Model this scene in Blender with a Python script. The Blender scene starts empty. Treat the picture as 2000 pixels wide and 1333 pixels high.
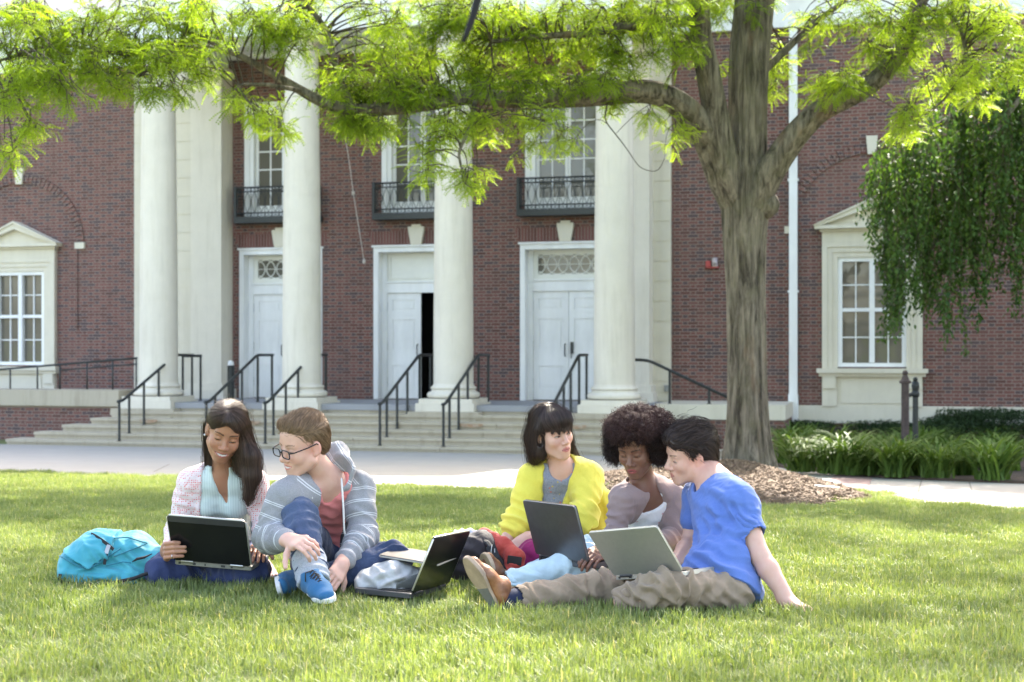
import bpy, math, random, os
import numpy as np
from mathutils import Vector, Matrix
SKIP = set(os.environ.get('SKIP', '').split(','))
random.seed(7); RNG = np.random.default_rng(7)
SC = bpy.context.scene
COL = SC.collection
# ------------------------------------------------------------------ picture geometry (2000 x 1333 photograph)
FPX = 2778.0; HX, HY = 1000.0, 693.0; CAMZ = 0.972
TH = math.radians(15.0); TT = math.tan(TH); CT, ST = math.cos(TH), math.sin(TH)
D0 = 29.7                       # distance of the facade straight ahead
def gz(X, Y):                   # the lawn falls gently away towards the building
    s = min(Y + TT * X, 25.0) if not isinstance(X, np.ndarray) else np.minimum(Y + TT * X, 25.0)
    e = np.clip(s - 15.0, 0, 10) if isinstance(X, np.ndarray) else max(0.0, min(s - 15.0, 10.0))
    return CAMZ - 0.740 - 0.0393 * s - .0045 * e
def P(x, y, d): return np.array([(x - HX) / FPX * d, d, CAMZ + (HY - y) / FPX * d])
def GP(x, y, dz=0.0):           # a pixel of the lawn as a point of the ground
    q = (x - HX) / FPX
    d = 0.740 / ((y - HY) / FPX - 0.0393 * (1 + TT * q))
    return np.array([q * d, d, gz(q * d, d) + dz])
# ------------------------------------------------------------------ objects
def tag(o, label=None, cat=None, group=None, kind=None):
    if label: o['label'] = label
    if cat: o['category'] = cat
    if group: o['group'] = group
    if kind: o['kind'] = kind
    return o
def empty(name, loc, rz=0.0, label=None, cat=None, group=None, kind=None):
    o = bpy.data.objects.new(name, None); COL.objects.link(o)
    o.location = [float(a) for a in loc]; o.rotation_euler = (0, 0, rz)
    o.empty_display_size = .1
    return tag(o, label, cat, group, kind)
def link_mesh(name, verts, faces, mat=None, parent=None, smooth=False, fmat=None, world=False, attrs=None):
    me = bpy.data.meshes.new(name)
    v = np.asarray(verts, dtype=np.float32)
    if isinstance(faces, np.ndarray):
        n, k = faces.shape
        me.vertices.add(len(v)); me.vertices.foreach_set('co', v.ravel())
        me.loops.add(n * k); me.loops.foreach_set('vertex_index', faces.astype(np.int32).ravel())
        me.polygons.add(n); me.polygons.foreach_set('loop_start', np.arange(0, n * k, k, dtype=np.int32))
        me.update(calc_edges=True)
    else:
        me.from_pydata([tuple(map(float, p)) for p in v], [], faces)
    mats = mat if isinstance(mat, (list, tuple)) else [mat]
    for m in mats:
        if m: me.materials.append(m)
    if fmat is not None: me.polygons.foreach_set('material_index', np.asarray(fmat, dtype=np.int32))
    if smooth is True: me.polygons.foreach_set('use_smooth', np.ones(len(me.polygons), dtype=bool))
    elif smooth: 
        me.polygons.foreach_set('use_smooth', np.ones(len(me.polygons), dtype=bool)); me.set_sharp_from_angle(angle=math.radians(smooth))
    if attrs:
        for nm, a in attrs.items():
            a = np.asarray(a, dtype=np.float32)
            if a.ndim == 1:
                at = me.attributes.new(nm, 'FLOAT', 'POINT'); at.data.foreach_set('value', a)
            else:
                at = me.attributes.new(nm, 'FLOAT_COLOR', 'POINT')
                at.data.foreach_set('color', np.concatenate([a, np.ones((len(a), 1), np.float32)], 1).ravel())
    o = bpy.data.objects.new(name, me); COL.objects.link(o)
    if parent is not None:
        o.parent = parent
        if world: o.matrix_parent_inverse = parent.matrix_basis.inverted()
    return o
def kids(o): return list(o.children)
def copy_tree(o, parent=None):
    c = o.copy(); COL.objects.link(c)
    if parent is not None: c.parent = parent
    for ch in kids(o): copy_tree(ch, c)
    return c
def frame_of(a, b, up=(0, 0, 1)):
    t = np.asarray(b, float) - np.asarray(a, float); t /= (np.linalg.norm(t) + 1e-12)
    up = np.asarray(up, float)
    if abs(t @ up) > .98: up = np.array([1., 0, 0])
    s = np.cross(t, up); s /= np.linalg.norm(s); u = np.cross(s, t)
    return t, s, u
class MB:
    """gathers shapes for one mesh"""
    def __init__(s): s.v = []; s.f = []; s.m = []; s.mi = 0
    def add(s, vs, fs):
        b = len(s.v); s.v.extend([tuple(map(float, p)) for p in vs])
        for f in fs: s.f.append(tuple(i + b for i in f)); s.m.append(s.mi)
        return s
    def box(s, x0, x1, y0, y1, z0, z1):
        x0, x1 = min(x0, x1), max(x0, x1); y0, y1 = min(y0, y1), max(y0, y1); z0, z1 = min(z0, z1), max(z0, z1)
        return s.add([(x0,y0,z0),(x1,y0,z0),(x1,y1,z0),(x0,y1,z0),(x0,y0,z1),(x1,y0,z1),(x1,y1,z1),(x0,y1,z1)],
                     [(3,2,1,0),(4,5,6,7),(0,1,5,4),(1,2,6,5),(2,3,7,6),(3,0,4,7)])
    def prism(s, pts, d0, d1, ax=1):       # a polygon in two axes drawn out along the third
        n = len(pts); vs = []
        for d in (d0, d1):
            for (a, b) in pts:
                vs.append((a, d, b) if ax == 1 else ((d, a, b) if ax == 0 else (a, b, d)))
        fs = [tuple(range(n)), tuple(range(2*n-1, n-1, -1))]
        for i in range(n):
            j = (i + 1) % n; fs.append((j, i, n + i, n + j))
        return s.add(vs, fs)
    def tube(s, pts, rad, n=8, cap=True, flat=1.0, up=(0, 0, 1)):
        pts = [np.asarray(p, float) for p in pts]; N = len(pts)
        rad = [rad] * N if np.isscalar(rad) else list(rad)
        vs = []; sprev = None
        for i in range(N):
            a, b = pts[max(i-1, 0)], pts[min(i+1, N-1)]
            t, sd, u = frame_of(a, b, up)
            if sprev is not None:
                sd = sprev - t * (sprev @ t); sd /= (np.linalg.norm(sd) + 1e-9); u = np.cross(sd, t)
            sprev = sd
            for k in range(n):
                an = 2 * math.pi * k / n
                vs.append(pts[i] + rad[i] * (math.cos(an) * sd + math.sin(an) * u * flat))
        fs = []
        for i in range(N - 1):
            for k in range(n):
                k2 = (k + 1) % n
                fs.append((i*n+k, i*n+k2, (i+1)*n+k2, (i+1)*n+k))
        if cap: fs.append(tuple(range(n-1, -1, -1))); fs.append(tuple(range((N-1)*n, N*n)))
        return s.add(vs, fs)
    def lathe(s, prof, c=(0, 0, 0), n=24, cap=True):
        vs = []
        for (r, z) in prof:
            for k in range(n):
                an = 2 * math.pi * k / n; vs.append((c[0] + r * math.cos(an), c[1] + r * math.sin(an), c[2] + z))
        fs = []
        for i in range(len(prof) - 1):
            for k in range(n):
                k2 = (k + 1) % n; fs.append((i*n+k, i*n+k2, (i+1)*n+k2, (i+1)*n+k))
        if cap: fs.append(tuple(range(n-1, -1, -1))); fs.append(tuple(range((len(prof)-1)*n, len(prof)*n)))
        return s.add(vs, fs)
    def build(s, name, mat, parent=None, smooth=False, world=False):
        return link_mesh(name, s.v, s.f, mat, parent, smooth, s.m if isinstance(mat, (list, tuple)) else None, world)
# ------------------------------------------------------------------ materials
def nodes_of(m):
    m.use_nodes = True; nt = m.node_tree; return nt, nt.nodes['Principled BSDF']
def N(nt, typ, **kw):
    n = nt.nodes.new(typ)
    for k, v in kw.items():
        if k.startswith('i_'):
            key = k[2:]; key = int(key) if key.isdigit() else key.replace('_', ' ')
            n.inputs[key].default_value = v
        else: setattr(n, k, v)
    return n
def L(nt, a, b): nt.links.new(a, b)
def MA(nt, op, a, b=None, c=None, clamp=False):
    n = nt.nodes.new('ShaderNodeMath'); n.operation = op; n.use_clamp = clamp
    for i, x in enumerate((a, b, c)):
        if x is None: continue
        if isinstance(x, (int, float)): n.inputs[i].default_value = x
        else: L(nt, x, n.inputs[i])
    return n.outputs[0]
def MIXC(nt, f, a, b, mode='MIX'):
    n = nt.nodes.new('ShaderNodeMix'); n.data_type = 'RGBA'; n.blend_type = mode
    for i, x in ((0, f), (6, a), (7, b)):
        if isinstance(x, (int, float)): n.inputs[i].default_value = x
        elif isinstance(x, tuple): n.inputs[i].default_value = (*x[:3], 1)
        else: L(nt, x, n.inputs[i])
    return n.outputs[2]
def RAMP(nt, f, lo, hi):
    n = nt.nodes.new('ShaderNodeMapRange'); n.inputs[1].default_value = lo; n.inputs[2].default_value = hi
    L(nt, f, n.inputs[0]); return n.outputs[0]
def NOISE(nt, scale, detail=3, rough=.55, vec=None, dist=0.0):
    n = N(nt, 'ShaderNodeTexNoise'); n.inputs['Scale'].default_value = scale; n.inputs['Detail'].default_value = detail
    n.inputs['Roughness'].default_value = rough; n.inputs['Distortion'].default_value = dist
    if vec is None: vec = N(nt, 'ShaderNodeTexCoord').outputs['Object']
    L(nt, vec, n.inputs['Vector']); return n.outputs['Fac']
def BUMP(nt, h, strength, dist=.01):
    b = N(nt, 'ShaderNodeBump'); b.inputs['Strength'].default_value = strength; b.inputs['Distance'].default_value = dist
    L(nt, h, b.inputs['Height']); return b.outputs[0]
def VSCALE(nt, s):
    tc = N(nt, 'ShaderNodeTexCoord'); m = N(nt, 'ShaderNodeMapping'); m.inputs['Scale'].default_value = s
    L(nt, tc.outputs['Object'], m.inputs['Vector']); return m.outputs[0]
def mat(name, c, rough=.6, var=.2, vs=8., bump=.0, bs=80., bd=.004, metal=0., spec=.5, stretch=None, c2=None, fine=None, sheen=0.):
    m = bpy.data.materials.new(name); nt, b = nodes_of(m)
    vec = VSCALE(nt, stretch) if stretch else None
    f = NOISE(nt, vs, 4, .6, vec)
    f = RAMP(nt, f, .3, .7)
    d = tuple(x * (1 - var) for x in c) if c2 is None else c2
    e = tuple(min(1, x * (1 + var * .6)) for x in c) if c2 is None else c
    col = MIXC(nt, f, d, e)
    if fine:
        g = RAMP(nt, NOISE(nt, fine, 2, .6), .35, .65); col = MIXC(nt, MA(nt, 'MULTIPLY', g, .35), col, tuple(x * .6 for x in c))
    L(nt, col, b.inputs['Base Color'])
    b.inputs['Roughness'].default_value = rough; b.inputs['Metallic'].default_value = metal
    b.inputs['Specular IOR Level'].default_value = spec
    if sheen: b.inputs['Sheen Weight'].default_value = sheen
    if bump: L(nt, BUMP(nt, NOISE(nt, bs, 4, .6, vec), bump, bd), b.inputs['Normal'])
    return m
def brick_mat(name, dx=0.0, tone=1.0):
    m = bpy.data.materials.new(name); nt, b = nodes_of(m)
    tc = N(nt, 'ShaderNodeTexCoord'); sp = N(nt, 'ShaderNodeSeparateXYZ'); L(nt, tc.outputs['Object'], sp.inputs[0])
    u = MA(nt, 'ADD', sp.outputs[0], sp.outputs[1]); z = sp.outputs[2]
    zr = MA(nt, 'DIVIDE', z, .0677); row = MA(nt, 'FLOOR', zr); fz = MA(nt, 'FRACT', zr)
    half = MA(nt, 'MULTIPLY', MA(nt, 'MODULO', MA(nt, 'ABSOLUTE', row), 2.0), .5)
    x = MA(nt, 'ADD', MA(nt, 'DIVIDE', MA(nt, 'ADD', u, 200.0), .318), half)
    fx = MA(nt, 'FRACT', x); hd = MA(nt, 'GREATER_THAN', fx, .667)
    bid = MA(nt, 'ADD', MA(nt, 'MULTIPLY', MA(nt, 'FLOOR', x), 2.0), hd)
    # distance to the vertical joint
    e1 = MA(nt, 'ABSOLUTE', MA(nt, 'SUBTRACT', fx, .667)); e2 = MA(nt, 'MINIMUM', fx, MA(nt, 'SUBTRACT', 1.0, fx))
    ex = MA(nt, 'MULTIPLY', MA(nt, 'MINIMUM', e1, e2), .318)
    ez = MA(nt, 'MULTIPLY', MA(nt, 'MINIMUM', fz, MA(nt, 'SUBTRACT', 1.0, fz)), .0677)
    e = MA(nt, 'MINIMUM', ex, ez)
    wob = MA(nt, 'MULTIPLY', MA(nt, 'SUBTRACT', NOISE(nt, 40., 2), .5), .006)
    e = MA(nt, 'ADD', e, wob)
    mort = N(nt, 'ShaderNodeMapRange'); mort.inputs[1].default_value = .0045; mort.inputs[2].default_value = .0085
    mort.inputs[3].default_value = 1; mort.inputs[4].default_value = 0; L(nt, e, mort.inputs[0]); mo = mort.outputs[0]
    cv = N(nt, 'ShaderNodeCombineXYZ'); L(nt, bid, cv.inputs[0]); L(nt, row, cv.inputs[1])
    wn = N(nt, 'ShaderNodeTexWhiteNoise'); wn.noise_dimensions = '3D'; L(nt, cv.outputs[0], wn.inputs['Vector'])
    r = wn.outputs['Value']
    ra = N(nt, 'ShaderNodeValToRGB'); L(nt, r, ra.inputs[0]); cr = ra.color_ramp; cr.interpolation = 'LINEAR'
    cr.elements[0].color = (.10 * tone, .046 * tone, .038 * tone, 1); cr.elements[1].color = (.135 * tone, .068 * tone, .058 * tone, 1)
    for p, c in ((.35, (.158, .066, .054)), (.7, (.198, .087, .070))):
        el = cr.elements.new(p); el.color = (*[q * tone for q in c], 1)
    dark = MA(nt, 'MULTIPLY', hd, MA(nt, 'GREATER_THAN', wn.outputs['Value'], .45))
    dark2 = MA(nt, 'MAXIMUM', dark, MA(nt, 'GREATER_THAN', r, .90))
    col = MIXC(nt, MA(nt, 'MULTIPLY', dark2, .75), ra.outputs[0], (.055, .050, .058))
    col = MIXC(nt, mo, col, (.275 * tone, .22 * tone, .19 * tone))
    big = RAMP(nt, NOISE(nt, .7, 4, .6), .3, .75)
    col = MIXC(nt, MA(nt, 'MULTIPLY', big, .35), col, (.19, .13, .11)); st = RAMP(nt, NOISE(nt, 1.1, 5, .7, VSCALE(nt, (2.2, 2.2, .22))), .52, .75); col = MIXC(nt, MA(nt, 'MULTIPLY', st, .28), col, (.09, .06, .055))
    L(nt, col, b.inputs['Base Color']); b.inputs['Roughness'].default_value = .85
    b.inputs['Specular IOR Level'].default_value = .25
    h = MA(nt, 'SUBTRACT', MA(nt, 'MULTIPLY', NOISE(nt, 60., 4), .3), mo)
    L(nt, BUMP(nt, h, .5, .006), b.inputs['Normal'])
    return m
def stone_mat(name, c, stain=.25, rough=.75):
    m = bpy.data.materials.new(name); nt, b = nodes_of(m)
    a = RAMP(nt, NOISE(nt, 1.6, 5, .65), .3, .72)
    st = RAMP(nt, NOISE(nt, 1.0, 5, .7, VSCALE(nt, (6., 6., .5))), .5, .8)
    col = MIXC(nt, a, tuple(x * .90 for x in c), c)
    col = MIXC(nt, MA(nt, 'MULTIPLY', st, stain), col, (c[0] * .55, c[1] * .52, c[2] * .46))
    g = RAMP(nt, NOISE(nt, 90., 3, .7), .4, .6); col = MIXC(nt, MA(nt, 'MULTIPLY', g, .12), col, tuple(x * .6 for x in c))
    L(nt, col, b.inputs['Base Color']); b.inputs['Roughness'].default_value = rough; b.inputs['Specular IOR Level'].default_value = .3
    L(nt, BUMP(nt, NOISE(nt, 45., 5, .65), .25, .004), b.inputs['Normal'])
    return m
def leaf_mat(name, c1, c2, trans=.45, rough=.45, c3=None):
    m = bpy.data.materials.new(name); nt, b = nodes_of(m); out = nt.nodes['Material Output']
    at = N(nt, 'ShaderNodeAttribute', attribute_name='tone')
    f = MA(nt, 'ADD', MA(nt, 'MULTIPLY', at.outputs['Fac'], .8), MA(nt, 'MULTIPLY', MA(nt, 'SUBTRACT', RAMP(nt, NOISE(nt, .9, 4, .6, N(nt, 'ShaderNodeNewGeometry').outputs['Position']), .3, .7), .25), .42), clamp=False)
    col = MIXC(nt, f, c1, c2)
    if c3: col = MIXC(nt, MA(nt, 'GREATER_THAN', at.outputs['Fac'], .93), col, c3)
    L(nt, col, b.inputs['Base Color']); b.inputs['Roughness'].default_value = rough
    b.inputs['Specular IOR Level'].default_value = .22
    tr = N(nt, 'ShaderNodeBsdfTranslucent')
    L(nt, MIXC(nt, 1.0, col, (1.25, 1.3, .45), 'MULTIPLY'), tr.inputs[0])
    mx = N(nt, 'ShaderNodeMixShader'); mx.inputs[0].default_value = trans
    L(nt, b.outputs[0], mx.inputs[1]); L(nt, tr.outputs[0], mx.inputs[2]); L(nt, mx.outputs[0], out.inputs[0])
    return m
# ------------------------------------------------------------------ the brick hall with its portico
ZB = -0.797
def fY(x, v): return (D0 - v / CT) / (1 + TT * (x - HX) / FPX)
def fu(x, v=0.0):
    Y = fY(x, v); X = (x - HX) / FPX * Y; return X * CT - (Y - D0) * ST
def fz(x, y, v=0.0): return CAMZ + (HY - y) / FPX * fY(x, v)
def fw(u, v, z): return np.array([u * CT - v * ST, D0 - u * ST - v * CT, z])   # facade to world
BRICK = brick_mat('brick'); BRICK_LOW = brick_mat('brick_weathered', tone=1.0)
STONE = stone_mat('limestone', (.70, .65, .53)); COLSTONE = stone_mat('column_stone', (.75, .695, .585), .40)
STEPST = stone_mat('step_stone', (.47, .415, .32), .7); SLATE = stone_mat('landing_slate', (.33, .33, .34), .2)
WHITE = mat('white_paint', (.80, .80, .79), .45, .13, 2.2, .1, 60., stretch=(1, 1, .35))
CREAM = mat('cream_paint', (.76, .75, .68), .5, .06, 3.)
IRON = mat('black_iron', (.022, .026, .026), .45, .3, 20., .2, 120.)
RUST = mat('rust_stain', (.32, .17, .08), .85, .4, 12., c2=(.42, .36, .28))
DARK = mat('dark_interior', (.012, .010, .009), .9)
ROOM = mat('room_plaster', (.20, .185, .15), .9)
GLASS = bpy.data.materials.new('window_glass'); _n, _b = nodes_of(GLASS)
_b.inputs['Base Color'].default_value = (.13, .12, .095, 1); _b.inputs['Roughness'].default_value = .03; _b.inputs['IOR'].default_value = 1.5
_b.inputs['Alpha'].default_value = 1.0
L(_n, BUMP(_n, NOISE(_n, 1.6, 2), .30, .03), _b.inputs['Normal'])
BLD = empty('brick_hall', (0, D0, ZB), -TH, 'red brick hall with a white columned portico behind the lawn', 'building')
class FB(MB):     # boxes in facade coordinates (u, v, z)
    def fb(s, u0, u1, v0, v1, z0, z1): return s.box(u0, u1, -v0, -v1, z0 - ZB, z1 - ZB)
    def pt(s, u, v, z): return (u, -v, z - ZB)
def bpart(name, m, mt, parent=None, smooth=False):
    o = m.build(name, mt, BLD if parent is None else parent, smooth); return o
UC = [fu(310, 2.55), fu(580, 2.55), fu(893, 2.55), fu(1200, 2.55)]
_sp = (UC[3] - UC[0]) / 3; UC = [UC[0] + _sp * i for i in range(4)]
DU = [fu(470), fu(732), fu(1018)]; DW = .5 * ((fu(628) - fu(470)) + (fu(622) - fu(480)) + .0)
DW = fu(628) - fu(470)
ZL = fz(815, 781); ZH = .5 * (fz(549, 488) + fz(1080, 480))
WT = fz(500, 203); WBm = .5 * (fz(545, 418) + fz(1100, 412))
UW0 = [fu(480), fu(748), fu(1028)]; UWW = fu(622) - fu(480)
SWC = [fu(40), fu(1703)]; SWW = fu(1772) - fu(1638); SWT = fz(1660, 503); SWB = fz(1660, 717)
ZEAVE = .5 * (fz(1570, 56) + fz(50, 141))
UL, UR = fu(-900), fu(2900)
holes = []
for i in range(3):
    holes.append((DU[i], DU[i] + DW, ZL - .0, ZH)); holes.append((UW0[i], UW0[i] + UWW, WBm, WT))
for c in SWC: holes.append((c - SWW / 2, c + SWW / 2, SWB, SWT))
def wall_with_holes(m, u0, u1, z0, z1, hs, v0, v1):
    us = sorted({u0, u1, *[h[0] for h in hs], *[h[1] for h in hs]})
    for a, b in zip(us, us[1:]):
        cut = sorted([(h[2], h[3]) for h in hs if h[0] <= a + 1e-6 and h[1] >= b - 1e-6])
        z = z0
        for (c, d) in cut:
            if c > z + 1e-6: m.fb(a, b, v0, v1, z, c)
            z = max(z, d)
        if z < z1 - 1e-6: m.fb(a, b, v0, v1, z, z1)
m = FB(); wall_with_holes(m, UL, UR, ZB - .2, ZEAVE, holes, -.35, 0)
# splayed soldier courses stay in the brick pattern; back and side walls close the hall
m.fb(UL, UR, -13, -12.6, ZB - .2, ZEAVE); m.fb(UL, UL + .35, -12.6, -.35, ZB - .2, ZEAVE); m.fb(UR - .35, UR, -12.6, -.35, ZB - .2, ZEAVE)
bpart('wall', m, BRICK)
m = FB(); m.fb(UL + .4, UR - .4, -4.2, -4.0, ZB, ZEAVE - .1); bpart('inner_wall', m, ROOM)
m = FB(); m.fb(UL + .4, UR - .4, -3.9, -.36, WBm - .9, WBm - .7); bpart('inner_floor', m, ROOM)
# frieze, cornice, roof
m = FB(); m.fb(UL - .1, UR + .1, -12.9, .12, ZEAVE, ZEAVE + .85); bpart('frieze', m, WHITE)
m = FB(); m.fb(UL - .5, UR + .5, -13.4, .45, ZEAVE + .85, ZEAVE + 1.02); m.fb(UL - .6, UR + .6, -13.5, .60, ZEAVE + 1.02, ZEAVE + 1.2)
u = UL
while u < UR: m.fb(u, u + .14, .12, .36, ZEAVE + .70, ZEAVE + .85); u += .34
bpart('cornice', m, WHITE)
m = FB(); zt = ZEAVE + 1.2 - ZB
m.prism([(-.6, zt), (13.5, zt), (6.5, zt + 3.6)], UL - .6, UR + .6, 0); bpart('roof', m, mat('slate_roof', (.12, .125, .14), .7, .3, 30.))
# plinth course
m = FB(); m.fb(fu(1310) + .05, UR, 0, .07, fz(1600, 826), fz(1600, 792)); bpart('base_course', m, STONE)
# antae: smooth pilaster and jointed quoins on each side of the porch
ZC = fz(310, 92, 2.55)
def anta(sgn, x0, x1, xq):
    e0, e1 = (fu(x0, .55), fu(x1, .55))
    m = FB(); m.fb(e0, e1, 0, .55, ZL + .34, ZC); m.fb(e0 - .05, e1 + .05, 0, .60, ZL + .20, ZL + .34); m.fb(e0 - .09, e1 + .09, 0, .64, ZL, ZL + .20)
    m.fb(e0 - .05, e1 + .05, 0, .62, ZC - .22, ZC - .05); bpart('pilaster', m, COLSTONE)
    m = FB(); a, b = (fu(xq, .1), e0 - .002) if sgn < 0 else (e1 + .002, fu(xq, .1))
    z = ZL; h = .405
    while z < ZC:
        m.fb(a, b, 0, .085, z, min(z + .018, ZC)); m.fb(a, b, 0, .10, z + .018, min(z + h, ZC)); z += h
    bpart('quoin', m, STONE)
anta(-1, 372, 432, 262); anta(1, 1236, 1268, 1310)
# columns
def column(u):
    v = 2.55; R0 = .385; R1 = .325
    zb = fz(893, 750, 2.55)
    prof = []
    n = 16
    for i in range(n + 1):
        t = i / n; r = R0 + (R1 - R0) * (t ** 1.7); prof.append((r, (zb - ZB) + (ZC - .30 - zb) * t))
        if i in (4, 9): prof += [(r - .0001, prof[-1][1] + .002), (r - .004, prof[-1][1] + .004), (r - .004, prof[-1][1] + .009), (r - .0005, prof[-1][1] + .012)]
    m = MB(); m.lathe(prof, (u, -v, 0), 40, False); sh = m.build('column', COLSTONE, BLD, 40)
    m = MB(); z0 = ZL - .12 - ZB; H = zb - ZB - z0
    m.box(u - .58, u + .58, -v - .58, -v + .58, z0, z0 + H * .30)
    m.box(u - .53, u + .53, -v - .53, -v + .53, z0 + H * .30 + .001, z0 + H * .46)
    b = z0 + H * .46
    pr = [(.50, b)]
    for k in range(9): a = -math.pi / 2 + math.pi * k / 8; pr.append((.445 + .065 * math.cos(a), b + .065 + .065 * math.sin(a)))
    pr += [(.43, b + .14), (.425, b + .17)]
    for k in range(7): a = -math.pi / 2 + math.pi * k / 6; pr.append((.405 + .035 * math.cos(a), b + .205 + .03 * math.sin(a)))
    pr += [(.40, b + .25), (R0 + .002, zb - ZB)]
    m.lathe(pr, (u, -v, 0), 40); m.build('column_base', COLSTONE, sh, 40)
    m = MB(); zc = ZC - .30 - ZB
    pr = [(R1 + .001, zc)]
    for k in range(7): a = -math.pi / 2 + math.pi * k / 6; pr.append((R1 + .01 + .03 * math.cos(a), zc + .03 + .03 * math.sin(a)))
    pr += [(R1, zc + .07), (R1, zc + .15), (R1 + .09, zc + .22), (R1 + .09, zc + .23)]
    m.lathe(pr, (u, -v, 0), 40); m.box(u - .45, u + .45, -v - .45, -v + .45, zc + .231, zc + .30); m.build('capital', COLSTONE, sh, 40)
for u in UC: column(u)
# portico entablature, ceiling and pediment above the picture
pu0, pu1 = UC[0] - .5, UC[3] + .5
m = FB(); m.fb(pu0, pu1, 2.10, 3.0, ZC, ZC + .45); m.fb(pu0 - .06, pu1 + .06, 2.06, 3.06, ZC + .451, ZC + 1.1)
m.fb(pu0, pu0 + .8, .001, 2.09, ZC, ZC + 1.0); m.fb(pu1 - .8, pu1, .001, 2.09, ZC, ZC + 1.0); bpart('entablature', m, WHITE)
m = FB(); m.fb(pu0 + .81, pu1 - .81, .13, 2.05, ZC + .3, ZC + .36); bpart('porch_ceiling', m, WHITE)
m = FB(); z = ZC + 1.1 - ZB; m.prism([(pu0 - .4, z), (pu1 + .4, z), ((pu0 + pu1) / 2, z + 2.4)], -3.3, 3.0, 1); bpart('pediment', m, WHITE)
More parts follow.
